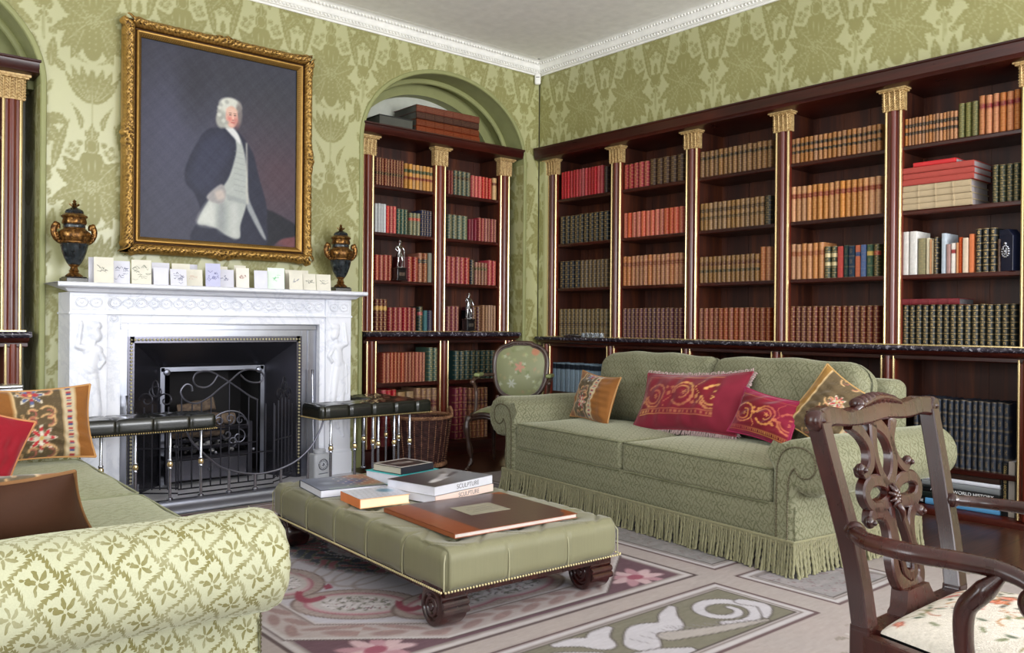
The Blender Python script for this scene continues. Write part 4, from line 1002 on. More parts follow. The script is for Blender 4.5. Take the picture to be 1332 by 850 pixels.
def relief(x0, x1, mir):
    us = np.linspace(0, 1, 56); vs2 = np.linspace(0, 1, 200); Ug, Vg = np.meshgrid(us, vs2, indexing='ij')
    H = relief_h(Ug, Vg, mir); ker = 0.25
    H = (H+np.roll(H, 1, 0)*ker+np.roll(H, -1, 0)*ker+np.roll(H, 1, 1)*ker+np.roll(H, -1, 1)*ker)/(1+4*ker)
    H[0, :] = H[-1, :] = 0; H[:, 0] = H[:, -1] = 0
    z0, z1 = 0.24, 1.075
    P = np.stack([x0+(x1-x0)*Ug-O4[0], YJ-0.0008-0.020*H-O4[1], z0+(z1-z0)*Vg], -1).reshape(-1, 3)
    return dense('relief_figure', P, 56, 200, MARB_W, parent=None)
for (a, c), mir in ((JL, False), (JR, True)):
    m = MB(off=O4); m.bx(a, c, 0, YJ, 0.02, 1.09)
    m.bx(a-.008, c+.008, 0, YJ-.010, 0.02, 0.17); m.bx(a-.004, c+.004, 0, YJ-.006, 0.17, 0.185)
    j = m.build('jamb', MARB_W, cp, smooth=False, bevel=0.003)
    rf = relief(a+0.006, c-0.006, mir); rf.parent = j
m = MB(off=O4); m.bx(-3.76, -1.93, 0.3, -0.62, 0.001, 0.02); m.build('hearth_slab', material('grey_hearth', color=srgb(205, 204, 210), rough=0.3), cp, smooth=False, bevel=0.002)

# ------------------------------------------------------------ register grate (steel frame, gilt bead, splayed cheeks, firebox)
gr = thing('fireplace_insert', 'dark steel fireplace insert with beaded gilt border and splayed cheeks', 'fireplace insert', (-2.83, -0.15, 0.02))
O5 = (-2.83, -0.15, 0.02)
DK = material('burnished_iron', color=srgb(88, 87, 96), rough=0.26, metal=0.85); ST2 = material('bright_steel', color=srgb(150, 152, 162), rough=0.28, metal=1.0)
BX = (-3.392, -2.318); BZ = 0.945; Yf = -0.20
m = MB(off=O5)
m.bx(OP[0], BX[0]-.012, Yf, Yf+.03, 0.02, 1.036); m.bx(BX[1]+.012, OP[1], Yf, Yf+.03, 0.02, 1.036); m.bx(BX[0]-.012, BX[1]+.012, Yf, Yf+.03, BZ+.012, 1.036)
m.bx(OP[0]+.01, OP[1]-.01, Yf-.015, Yf, 1.0, 1.03); m.bx(BX[1]+.055, BX[1]+.075, Yf-.006, Yf, 0.02, 1.0)
m.build('steel_surround', ST2, gr, smooth=False, bevel=0.002)
m = MB(off=O5)
for x0, x1, z0, z1 in ((BX[0]-.014, BX[0]+.024, .02, BZ+.014), (BX[1]-.024, BX[1]+.014, .02, BZ+.014), (BX[0], BX[1], BZ-.024, BZ+.014)): m.bx(x0, x1, Yf-.006, Yf+.03, z0, z1)
m.build('bead_border', DK, gr, smooth=False)
m = MB(off=O5)
def beads(p, q):
    L = math.dist(p, q); n = int(L/.021)
    for k in range(n+1):
        x = p[0]+(q[0]-p[0])*k/n; z = p[1]+(q[1]-p[1])*k/n; m.sphere((x, Yf-.010, z), .0082, 6, 4)
beads((BX[0]+.006, .05), (BX[0]+.006, BZ-.006)); beads((BX[1]-.006, .05), (BX[1]-.006, BZ-.006)); beads((BX[0]+.006, BZ-.006), (BX[1]-.006, BZ-.006))
m.build('gilt_beading', material('pale_gilt_bead', color=srgb(206, 196, 160), rough=.3, metal=.7), gr, sharp=180)
IX = (-3.136, -2.462); IZ = 0.757; Yb = 0.05
x0, x1, zt = BX[0]+.024, BX[1]-.024, BZ-.024
for nm, q in (('splayed_cheek', [(x0, Yf, .02), (IX[0], Yb, .02), (IX[0], Yb, IZ), (x0, Yf, zt)]), ('splayed_cheek', [(IX[1], Yb, .02), (x1, Yf, .02), (x1, Yf, zt), (IX[1], Yb, IZ)]), ('splayed_hood', [(x0, Yf, zt), (IX[0], Yb, IZ), (IX[1], Yb, IZ), (x1, Yf, zt)])):
    m = MB(off=O5); q2 = [(x, y+.012, z) for x, y, z in q]; m.add(q+q2, [(0, 1, 2, 3), (7, 6, 5, 4), (0, 4, 5, 1), (2, 6, 7, 3), (1, 5, 6, 2), (3, 7, 4, 0)]); m.build(nm, DK, gr, smooth=False)
m = MB(off=O5)
for a, c, z0, z1 in ((IX[0]-.005, IX[0]+.022, .02, IZ), (IX[1]-.022, IX[1]+.005, .02, IZ), (IX[0], IX[1], IZ-.024, IZ+.003)): m.bx(a, c, Yb-.012, Yb+.01, z0, z1)
for x in (IX[0]+.035, IX[1]-.035): m.lathe([(0.001, 0), (.022, .002), (.018, .008), (.001, .012)], 14, M=Matrix.Translation((x, Yb-.012, IZ-.03)) @ Matrix.Rotation(PI/2, 4, 'X'))
m.build('inner_frame', material('dull_steel', color=srgb(112, 114, 124), rough=.32, metal=1.0), gr, sharp=30)
SOOT = material('sooty_brick', color=srgb(26, 24, 26), rough=0.9)
m = MB(off=O5); z_ = .02
m.bx(IX[0], IX[1], .42, .45, 0.02, .9); m.bx(IX[0]-.02, IX[0], Yb, .45, 0.02, .9); m.bx(IX[1], IX[1]+.02, Yb, .45, 0.02, .9); m.bx(IX[0], IX[1], Yb, .45, .86, .9); m.bx(IX[0], IX[1], Yb, .45, 0.02, .04)
m.bx(IX[0]+.14, IX[1]-.14, .30, .42, .30, .86)
m.build('firebox', SOOT, gr, smooth=False)
# log basket grate with logs and coals
fb = thing('fire_basket', 'black iron fire grate with bars holding logs, inside the fireplace', 'fire grate', (-2.86, 0.1, 0.04)); O6 = (-2.86, 0.1, 0.04)
gx0, gx1 = -3.13, -2.60
m = MB(off=O6)
for z in (.20, .25, .30, .36): m.tube([(gx0, -.06, z), (gx1, -.06, z)], .009, 6)
for x in (gx0, gx1): m.bx(x-.012, x+.012, -.075, -.045, .04, .40); m.bx(x-.01, x+.01, -.06, .28, .19, .21)
m.bx(gx0, gx1, -.055, .28, .18, .19); m.build('grate_frame', IRON, fb, sharp=40)
m = MB(off=O6); m.bx(gx0+.01, gx1-.01, -.052, -.046, .05, .175); m.build('ash_door', DK, fb, smooth=False, bevel=.002)
m = MB(off=O6)
for x in (-2.83, -2.60+.02): m.sphere((x-.0, -.075, .215), .012, 8, 6)
m.sphere((-2.86, -.062, .11), .012, 8, 6); m.build('steel_knob', ST2, fb)
BARK = material('split_log', fn=lambda g: {'Base Color': g.ramp(g.noise(g.coord(), 30, 4), [(.3, srgb(62, 50, 44)), (.7, srgb(128, 108, 90))]), 'Roughness': .9})
for k, (p, q, r) in enumerate((((-3.10, .05, .36), (-2.72, .12, .34), .052), ((-3.06, -.005, .435), (-2.68, .02, .415), .040), ((-3.00, .12, .475), (-2.80, .03, .52), .040))):
    m = MB(off=(0, 0, 0)); p, q = Vector(p), Vector(q); m.tube([p+(q-p)*t/6 for t in range(7)], [r*(1+.12*math.sin(t*2+k)) for t in range(7)], 9)
    o = m.build('log', BARK, None, sharp=50); tag(o, ['charred split log lying at the back of the fire grate', 'grey-brown log crossing the front of the fire grate', 'short log on top of the others in the grate'][k], 'log', 'logs in the grate')
m = MB()
for k in range(70):
    m.sphere((random.uniform(gx0+.04, gx1-.04), random.uniform(-.03, .2), .215+random.random()*.07), random.uniform(.012, .026), 6, 4, sc=(1, .8, .7))
o = m.build('coal', material('coal', fn=lambda g: {'Base Color': g.ramp(g.noise(g.coord(), 25, 2), [(.45, srgb(30, 28, 30)), (.62, srgb(150, 148, 150))]), 'Roughness': .7}), None, sharp=180)
tag(o, 'bed of grey coals and ash between the grate bars', 'coal', kind='stuff')

# ------------------------------------------------------------ wrought-iron fire screen
sc = thing('fire_screen', 'black wrought iron folding fire screen with scrolled crest before the grate', 'fire screen', (-2.85, -0.42, 0.02)); O7 = (-2.85, -0.42, 0.02)
DXs = 0.105
def P7(p, y=-.42): return ((p[0]+DXs), y, p[1]+0.012)
curlL = [[-3.211, 0.629], [-3.218, 0.66], [-3.247, 0.671], [-3.275, 0.642], [-3.275, 0.611], [-3.246, 0.574], [-3.185, 0.556], [-3.112, 0.588], [-3.049, 0.637], [-2.985, 0.682], [-2.92, 0.733], [-2.865, 0.747], [-2.798, 0.734], [-2.772, 0.701], [-2.791, 0.669], [-2.842, 0.666], [-2.887, 0.684], [-2.92, 0.717]]
curlR = [[-3.061, 0.716], [-3.092, 0.67], [-3.134, 0.648], [-3.186, 0.659], [-3.206, 0.695], [-3.191, 0.731], [-3.145, 0.745], [-3.093, 0.736], [-3.029, 0.699], [-2.985, 0.672], [-2.92, 0.626], [-2.864, 0.586], [-2.808, 0.557]]
m = MB(off=O7)
for c_ in (curlL, curlR): m.tube(spline([P7(p) for p in c_], 6), .0055, 7)
m.build('scrolled_crest', IRON_L, sc)
m = MB(off=O7)
zt = {-3.29: .42, -3.273: .60, -3.212: .552, -3.157: .57, -3.10: .60, -3.04: .50, -2.989: .68, -2.928: .50, -2.867: .58, -2.813: .555, -2.757: .53, -2.703: .53}
for x, z in zt.items(): m.tube([P7((x, .06)), P7((x, z))], .0042, 6)
for z, a, c_ in ((.41, -3.265, -2.874), (.30, -3.29, -2.81), (.235, -3.29, -2.703), (.06, -3.29, -2.703), (.03, -3.29, -2.703)): m.tube([P7((a, z)), P7((c_, z))], .0048, 6)
m.build('upright_bars', IRON, sc)
m = MB(off=O7)
half = [[-3.095, 0.421], [-3.08, 0.456], [-3.048, 0.485], [-2.984, 0.5], [-2.918, 0.483], [-2.879, 0.437], [-2.874, 0.405]]
m.tube(spline([P7(p) for p in half], 5), .0045, 6)
def spiral(cx, cz, r, a0, turns, sgn=1, n=22):
    return [P7((cx+r*(1-.75*t/n)*math.cos(a0+sgn*turns*2*PI*t/n), cz+r*(1-.75*t/n)*math.sin(a0+sgn*turns*2*PI*t/n))) for t in range(n+1)]
for a in (spiral(-2.985, .452, .036, -PI/2, 1.05), spiral(-3.05, .44, .030, PI, 1.1, -1), spiral(-2.92, .44, .030, 0, 1.1), spiral(-2.93, .34, .048, PI/2, 1.1, -1), spiral(-2.97, .315, .034, -PI/2, 1.0), spiral(-3.0, .36, .03, PI, 1.0)): m.tube(a, .004, 6)
m.build('scrollwork', IRON_L, sc)
for s_, hx in ((-1, -3.29+DXs), (1, -2.703+DXs)):   # folded side wings
    m = MB(off=O7); w = .24; dirv = Vector((s_*.80, .60, 0)).normalized()
    def Q(t, z): p = Vector((hx, -.42, 0))+dirv*t*w; return (p.x, p.y, z)
    for t in np.linspace(0.05, 1, 6): m.tube([Q(t, .07), Q(t, .52+.05*math.sin(t*PI))], .004, 6)
    for z in (.05, .08, .31): m.tube([Q(0, z), Q(1, z)], .0045, 6)
    for c0, r in ((.3, .045), (.75, .045)):
        m.tube([Q(c0+(r*(1-.7*k/20)*math.cos(k/20*2.2*PI))/w, .59+r*(1-.7*k/20)*math.sin(k/20*2.2*PI)) for k in range(21)], .0045, 6)
    tq = .55                                         # little iron finial loops
    for dz, rx, rz_ in ((.66, .018, .045), (.64, .035, .03)):
        m.tube([Q(tq+rx*math.cos(k/12*2*PI)/w, dz+rz_*math.sin(k/12*2*PI)) for k in range(12)], .0042, 6, closed=True)
    m.build('side_wing', IRON, sc)

# ------------------------------------------------------------ club fender with leather seats
fd = thing('club_fender', 'steel club fender with buttoned black leather seats, round the hearth', 'fender', (-2.7, -0.7, 0)); O8 = (-2.7, -0.7, 0)
FL, FR, FY, FB = -3.80, -1.74, -0.715, -0.28
m = MB(off=O8)
pr = [(-.055, 0), (-.055, .012), (-.045, .03), (-.032, .04), (-.022, .058), (-.022, .078), (.02, .078), (.02, 0)]
m.extrude(pr, lambda t, y, z: ((FL if t == 0 else FR)+(y if t == 0 else -y), FY+y, z), [0, 1])
m.extrude(pr, lambda t, x, z: (FR-x-.0, FY+x if t == 0 else FB, z), [0, 1]); m.extrude(pr, lambda t, x, z: (FL+x, FY+x if t == 0 else FB, z), [0, 1])
m.build('base_rail', material('dull_steel', color=srgb(112, 114, 124), rough=.32, metal=1.0), fd, sharp=30, bevel=.0015)
LEA = material('black_green_leather', fn=lambda g: {'Base Color': g.ramp(g.noise(g.coord(), 9, 3), [(.35, srgb(15, 16, 12)), (.7, srgb(30, 31, 24))]), 'Roughness': .27, 'Normal': g.bump(g.noise(g.coord(), 180, 2), .08, .001)}, coat=.25)
NAIL = material('brass_nail', color=srgb(214, 188, 130), rough=.3, metal=.9)
def upright(x, y, zt, knop=True):
    m = MB(off=O8); pf = [(.0165, .078), (.0175, .083), (.0165, .088), (.0085, .092)]
    if knop: pf += [(.0085, .245), (.013, .250), (.013, .256), (.009, .262), (.014, .270), (.014, .278), (.009, .286), (.013, .292), (.013, .297), (.0085, .303)]
    pf += [(.0085, zt)]
    m.lathe(pf, 12, c=(x, y, 0)); u = m.build('upright', STEEL, fd, sharp=40)
    if not knop: return
    m = MB(off=O8); m.lathe([(.0135, .262), (.0155, .270), (.0155, .277), (.0135, .285)], 12, c=(x, y, 0))
    m.build('brass_collar', BRASS, u, sharp=60)
SEATZ = .455
for x in (-3.68, -3.51, -3.33, -3.162): upright(x, FY, SEATZ)
curve = [(-3.162, .33), (-3.06, .235), (-2.95, .19), (-2.846, .168), (-2.76, .17), (-2.68, .185), (-2.58, .225), (-2.49, .30), (-2.43, .40), (-2.41, .458)]
for x, z in ((-3.002, .207), (-2.846, .168), (-2.687, .182), (-2.513, .27)): upright(x, FY, z, False)
for x in (-2.36, -2.192, -2.02, -1.90, -1.78): upright(x, FY, SEATZ)
for y in (-.52, -.36): upright(FR+.0, y, SEATZ); upright(FL, y, SEATZ)
upright(-1.97, -.45, SEATZ); upright(-1.99, -.60, SEATZ)
m = MB(off=O8); m.tube(spline([(-3.245, FY, .455), (-3.215, FY, .39)]+[(x, FY, z) for x, z in curve], 5), .006, 8); m.build('curved_rail', IRON_L, fd)
def tufted_seat(x0, x1, y0, y1, z0, z1, nx, ny):
    m = MB(off=O8); sx, sy, sz = x1-x0, y1-y0, z1-z0
    bt = [(-sx/2+sx*(i+(.5 if j % 2 else 0)+.25)/nx, -sy/2+sy*(j+.5)/ny) for j in range(ny) for i in range(nx)]
    def disp(p, nr):
        q = Vector(p)
        if nr.z > 0.3:
            d = min(math.hypot(p.x-bx_, p.y-by) for bx_, by in bt)
            q.z += .012*min(1, d/.06)-.016*math.exp(-(d/.014)**2)-.004
        seam = abs(((p.x+sx/2)/(sx/nx)+.25) % 1.0-.5)*sx/nx
        e = .009*math.exp(-(seam/.007)**2); q -= Vector((0, nr.y, 0))*e; q.z -= e*.6*(1 if nr.z > .2 else 0)
        return q
    rbox(m, sx, sy, sz, .024, (int(sx/.009), int(sy/.010), 3), ((x0+x1)/2, (y0+y1)/2, (z0+z1)/2), disp)
    s = m.build('seat', LEA, fd, sharp=180)
    m = MB(off=O8)
    for bx_, by in bt: m.sphere((bx_+(x0+x1)/2, by+(y0+y1)/2, z1-.008), .009, 8, 5, sc=(1, 1, .5))
    m.build('button', LEA, s)
    m = MB(off=O8)
    for k in range(int(sx/.012)+1):
        for y in (y0, y1): m.sphere((x0+.006+k*.012, y, z0+.010), .0042, 6, 4)
    for k in range(int(sy/.012)+1):
        for x in (x0, x1): m.sphere((x, y0+.006+k*.012, z0+.010), .0042, 6, 4)
    m.build('nail_trim', NAIL, s, sharp=180)
tufted_seat(-3.86, -3.105, -.80, -.54, .452, .535, 4, 2)
tufted_seat(-2.475, -1.66, -.80, -.54, .455, .54, 5, 2); tufted_seat(-1.93, -1.66, -.56, -.14, .456, .538, 2, 3)

# ------------------------------------------------------------ fire irons and a square jar on the hearth
def iron(x, y, h, lab, head):
    t = thing('poker', lab, 'fire iron', (x, y, .02)); m = MB(off=(x, y, .02))
    m.tube([(x, y, .02), (x+.012, y+.05, h-.07)], .0055, 8); m.build('shaft', STEEL, t)
    m = MB(off=(x, y, .02)); m.tube([(x+.012, y+.05, h-.07), (x+.013, y+.053, h-.03), (x+.013, y+.054, h)], [.009, .006, .011], 8); m.build('handle', STEEL, t)
    if head:
        m = MB(off=(x, y, .02)); m.bx(x-.03, x+.03, y-.004, y+.004, .02, .12); m.build('pan', STEEL, t, smooth=False)
iron(-2.265, -.31, .735, 'slim steel poker leaning by the right marble jamb behind the fender', False)
iron(-3.44, -.32, .62, 'steel poker leaning against the left marble jamb of the fireplace', False)
iron(-3.415, -.36, .56, 'steel fire shovel beside the poker at the left jamb', True)
jr = thing('square_jar', 'square clear jar with embossed round emblem on the hearth', 'jar', (-2.262, -.38, .02), .12)
JG = material('jar_glass', color=srgb(212, 214, 220), rough=.12, spec=.6, trans=.35)
m = MB(); rbox(m, .125, .09, .175, .018, (4, 4, 4), (0, 0, .0885)); m.build('jar_body', JG, jr, sharp=180)
m = MB(); m.lathe([(.038, .175), (.042, .180), (.042, .198), (.036, .203)], 24); m.build('jar_stopper', JG, jr)
m = MB()
m.tube([(.034*math.cos(k/24*2*PI), -.046, .105+.034*math.sin(k/24*2*PI)) for k in range(24)], .0035, 6, closed=True)
for k in range(12): a = k/12*2*PI; m.sphere((.024*math.cos(a), -.046, .105+.024*math.sin(a)), .004, 6, 4)
m.sphere((0, -.046, .105), .010, 8, 5, sc=(1, .4, 1)); m.bx(-.035, .035, -.0475, -.045, .045, .049); m.build('emblem', STEEL, jr)

# ------------------------------------------------------------ portrait in a carved gilt frame
fr = thing('framed_portrait', 'large portrait of a man in a white wig, carved gilt frame, above the mantel', 'painting', (-2.79, -0.02, 2.16)); O9 = (-2.79, -0.02, 2.16)
PX0, PX1, PZ0, PZ1 = -3.300, -2.286, 1.560, 2.764
nu, nv = 170, 200
ug, vg = np.meshgrid(np.linspace(0, 1, nu), np.linspace(0, 1, nv), indexing='ij')
def paint_portrait(u, v):
    """u 0..1 left to right, v 0..1 bottom to top; returns sRGB 0..255."""
    w = (1-v)
    col = np.zeros(u.shape+(3,)); base = np.array([62, 62, 76.])
    col[:] = base
    rs = np.random.default_rng(3)
    def blob(cx, cy, rx, ry, c, a=1.0, soft=.25, rot=0.0):
        x, y = u-cx, w-cy; cr, sr = math.cos(rot), math.sin(rot)
        d = np.hypot((x*cr+y*sr)/rx, (-x*sr+y*cr)/ry); k = np.clip((1+soft-d)/(2*soft), 0, 1)[..., None]*a
        col[:] = col*(1-k)+np.array(c, float)*k
    def poly(pts, c, a=1.0, soft=.006):
        """soft-edged polygon"""
        n = len(pts); inside = np.zeros(u.shape, bool); dist = np.full(u.shape, 9.0)
        for i in range(n):
            (x1, y1), (x2, y2) = pts[i], pts[(i+1) % n]
            cond = ((y1 > w) != (y2 > w)); xi = (x2-x1)*(w-y1)/((y2-y1)+1e-12)+x1; inside ^= cond & (u < xi)
            L2 = (x2-x1)**2+(y2-y1)**2+1e-12; t = np.clip(((u-x1)*(x2-x1)+(w-y1)*(y2-y1))/L2, 0, 1)
            dist = np.minimum(dist, np.hypot(u-x1-t*(x2-x1), w-y1-t*(y2-y1)))
        s = np.where(inside, dist, -dist); k = np.clip(0.5+s/(2*soft), 0, 1)[..., None]*a
        col[:] = col*(1-k)+np.array(c, float)*k
    def sp(pts, n=6): return [(p.x, p.y) for p in spline([(a, b, 0) for a, b in pts], n, True)]
    blob(.30, .12, .45, .18, (48, 48, 54), .7, .8); blob(.16, .45, .25, .35, (72, 72, 92), .7, .8); blob(.88, .62, .30, .30, (78, 58, 66), .8, .8); blob(.9, .2, .3, .2, (56, 58, 64), .6, .8)
    blob(.32, .20, .08, .16, (40, 40, 46), .5, .8); blob(.97, .96, .12, .06, (112, 62, 66), .8, .5)
    poly(sp([(.80, .80), (1.02, .88), (1.02, .93), (.90, .96), (.80, 1.02), (.62, 1.02), (.70, .84)]), (30, 31, 40))
    # coat
    poly(sp([(.50, .385), (.40, .41), (.33, .50), (.27, .62), (.27, .70), (.33, .76), (.36, .86), (.32, 1.02), (.76, 1.02), (.80, .86), (.79, .76), (.74, .62), (.70, .50), (.62, .41), (.56, .38)]), (40, 42, 58))
    poly(sp([(.49, .42), (.37, .47), (.31, .62), (.30, .69), (.36, .735), (.44, .72), (.50, .62), (.56, .50)]), (50, 52, 72), .9, .03)
    # waistcoat and skirts
    poly(sp([(.575, .40), (.62, .44), (.655, .56), (.665, .72), (.655, .80), (.62, .90), (.615, .97), (.54, .965), (.47, .93), (.40, .915), (.345, .90), (.42, .775), (.47, .735), (.535, .66), (.575, .56), (.59, .48)]), (166, 170, 166))
    poly([(.53, .74), (.655, .76), (.655, .785), (.53, .77)], (138, 142, 142), .6); poly(sp([(.345, .895), (.43, .78), (.46, .90), (.40, .915)]), (196, 198, 192), .9, .02); poly(sp([(.48, .80), (.52, .80), (.52, .94), (.47, .92)]), (128, 132, 134), .6, .02); poly(sp([(.56, .80), (.60, .80), (.60, .95), (.56, .95)]), (188, 190, 186), .7, .02)
    poly(sp([(.665, .72), (.69, .78), (.79, .95), (.77, .955), (.70, .86), (.66, .79)]), (150, 154, 156), .9)
    for yy in np.arange(.50, .74, .03): poly([(.575, yy), (.65, yy+.01), (.65, yy+.013), (.575, yy+.003)], (120, 124, 126), .5, .003)
    poly([(.652, .45), (.662, .45), (.672, .78), (.660, .78)], (206, 204, 190), .7)
    # cuff and hand on the hip
    poly(sp([(.40, .765), (.45, .715), (.50, .69), (.525, .74), (.50, .79), (.44, .79)]), (150, 146, 146)); poly(sp([(.455, .735), (.50, .72), (.515, .76), (.47, .775)]), (186, 172, 164), .9, .01)
    # stock, wig, face
    poly(sp([(.52, .385), (.56, .375), (.60, .41), (.615, .46), (.585, .44), (.545, .41)]), (206, 206, 206))
    blob(.525, .315, .058, .072, (178, 178, 168), 1, .12); blob(.548, .262, .072, .042, (198, 198, 188), 1, .15); blob(.49, .345, .034, .045, (158, 158, 150), 1, .2); blob(.605, .30, .022, .06, (120, 112, 110), .9, .3)
    blob(.558, .322, .040, .058, (206, 158, 142), 1, .10); blob(.558, .290, .036, .020, (214, 176, 158), 1, .3); blob(.545, .335, .014, .012, (206, 116, 108), .7, .6); blob(.585, .337, .010, .012, (206, 120, 112), .6, .6); blob(.588, .35, .02, .03, (168, 110, 104), .5, .5)
    for ex in (.548, .579): blob(ex, .311, .0075, .0035, (58, 46, 48), 1, .3); blob(ex, .303, .011, .0028, (120, 86, 76), .8, .4)
    blob(.567, .325, .0055, .014, (222, 176, 158), .9, .4); blob(.567, .338, .007, .004, (160, 98, 90), .8, .4); blob(.565, .352, .012, .0035, (176, 74, 74), .95, .3); blob(.563, .366, .014, .006, (220, 170, 154), .6, .4)
    for k in range(9):                                  # curls
        a = PI*(.55+.9*k/8); blob(.535+.062*math.cos(a), .30-.055*math.sin(a)*-1, .013, .011, (206, 206, 196) if k % 2 else (150, 150, 144), .7, .4)
    n = np.zeros_like(u)
    for f, a in ((9, 2.2), (23, 1.8), (61, 1.6)): n += a*np.sin(f*u*6.3+rs.random()*6+3*np.sin(w*f*.7))*np.cos(w*f*7.1+rs.random()*6)
    col += n[..., None]+rs.normal(0, 1.5, u.shape)[..., None]
    return col
colr = srgb_np(paint_portrait(ug, vg)*1.02)
P = np.stack([PX0+(PX1-PX0)*ug-O9[0], np.full_like(ug, -.055)-O9[1], PZ0+(PZ1-PZ0)*vg-O9[2]], -1).reshape(-1, 3)
CANV = material('oil_canvas', rough=.34, fn=lambda g: {'Base Color': g.attr('pat'), 'Roughness': .5, 'Specular IOR Level': .3, 'Normal': g.bump(g.noise(g.mapping(g.coord(), scale=(160, 1, 260)), 1, 2), .10, .001)})
dense('canvas', P, nu, nv, CANV, colr, parent=fr)
# frame: carved profile swept round, edges scalloped, bigger at corners and centres
fw = .098
def frame_side(i):
    W_, H_ = (PX1-PX0)/2, (PZ1-PZ0)/2; cx, cz = (PX0+PX1)/2, (PZ0+PZ1)/2
    L = (W_, H_)[i % 2]; n = int(2*(L+fw)/.006); k = 24
    us = np.linspace(-1, 1, n); ws = np.linspace(0, 1, k); V = []
    for a in us:
        for q in ws:
            # q: 0 inner sight edge -> 1 outer edge
            o_ = q*fw; s = a*(L+o_)
            dist_c = (L+fw)-abs(s); corner = max(0, 1-dist_c/.14); mid = max(0, 1-abs(s)/.11)
            out = (.006+.016*max(corner, mid*.8))*(q**3)*(1+.45*math.sin(s*105)*max(corner, mid, .35))
            h = .012+.030*math.sin(min(1, q/.30)*PI/2)*(1 if q < .3 else 1) - (.022*(math.sin((q-.30)/.18*PI) if .30 < q < .48 else 0)) + (.030*math.sin((q-.45)/.5*PI) if .45 < q < .95 else 0)
            if q > .42:
                amp = .0065*(1+1.2*max(corner, mid))*math.sin((q-.42)/.58*PI)
                h += amp*(math.sin(s*150+3*math.sin(q*14))*math.sin(q*26+2*math.sin(s*60))+.6*math.sin(s*310+q*50))
            elif q < .12: h += .002*math.sin(s*500)
            h += .012*max(corner, mid)*(q > .4)
            if q > .97: h = .004
            r = o_+out
            y = -.055-h
            if i == 0: p = (cx+s, y, cz+H_+r)
            elif i == 1: p = (cx+W_+r, y, cz-s)
            elif i == 2: p = (cx-s, y, cz-H_-r)
            else: p = (cx-W_-r, y, cz+s)
            V.append(p)
    V = np.array(V)-np.array(O9); return V, n, k
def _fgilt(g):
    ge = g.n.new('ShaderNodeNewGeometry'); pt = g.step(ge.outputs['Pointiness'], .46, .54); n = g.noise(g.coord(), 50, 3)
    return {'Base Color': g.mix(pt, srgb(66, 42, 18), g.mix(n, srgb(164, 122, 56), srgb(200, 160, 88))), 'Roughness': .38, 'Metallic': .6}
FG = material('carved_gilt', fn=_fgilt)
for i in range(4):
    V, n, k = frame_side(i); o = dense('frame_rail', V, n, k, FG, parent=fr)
    m = MB(off=O9)                                       # plain outer edge back to the wall
W_, H_ = (PX1-PX0)/2+fw, (PZ1-PZ0)/2+fw; cx, cz = (PX0+PX1)/2, (PZ0+PZ1)/2
m = MB(off=O9); m.bx(cx-W_-.003, cx+W_+.003, -.018, -.058, cz-H_-.003, cz-H_+.05); m.bx(cx-W_-.003, cx+W_+.003, -.018, -.058, cz+H_-.05, cz+H_+.003); m.bx(cx-W_-.003, cx-W_+.05, -.018, -.058, cz-H_, cz+H_); m.bx(cx+W_-.05, cx+W_+.003, -.018, -.058, cz-H_, cz+H_)
m.build('frame_back', FG, fr, smooth=False)

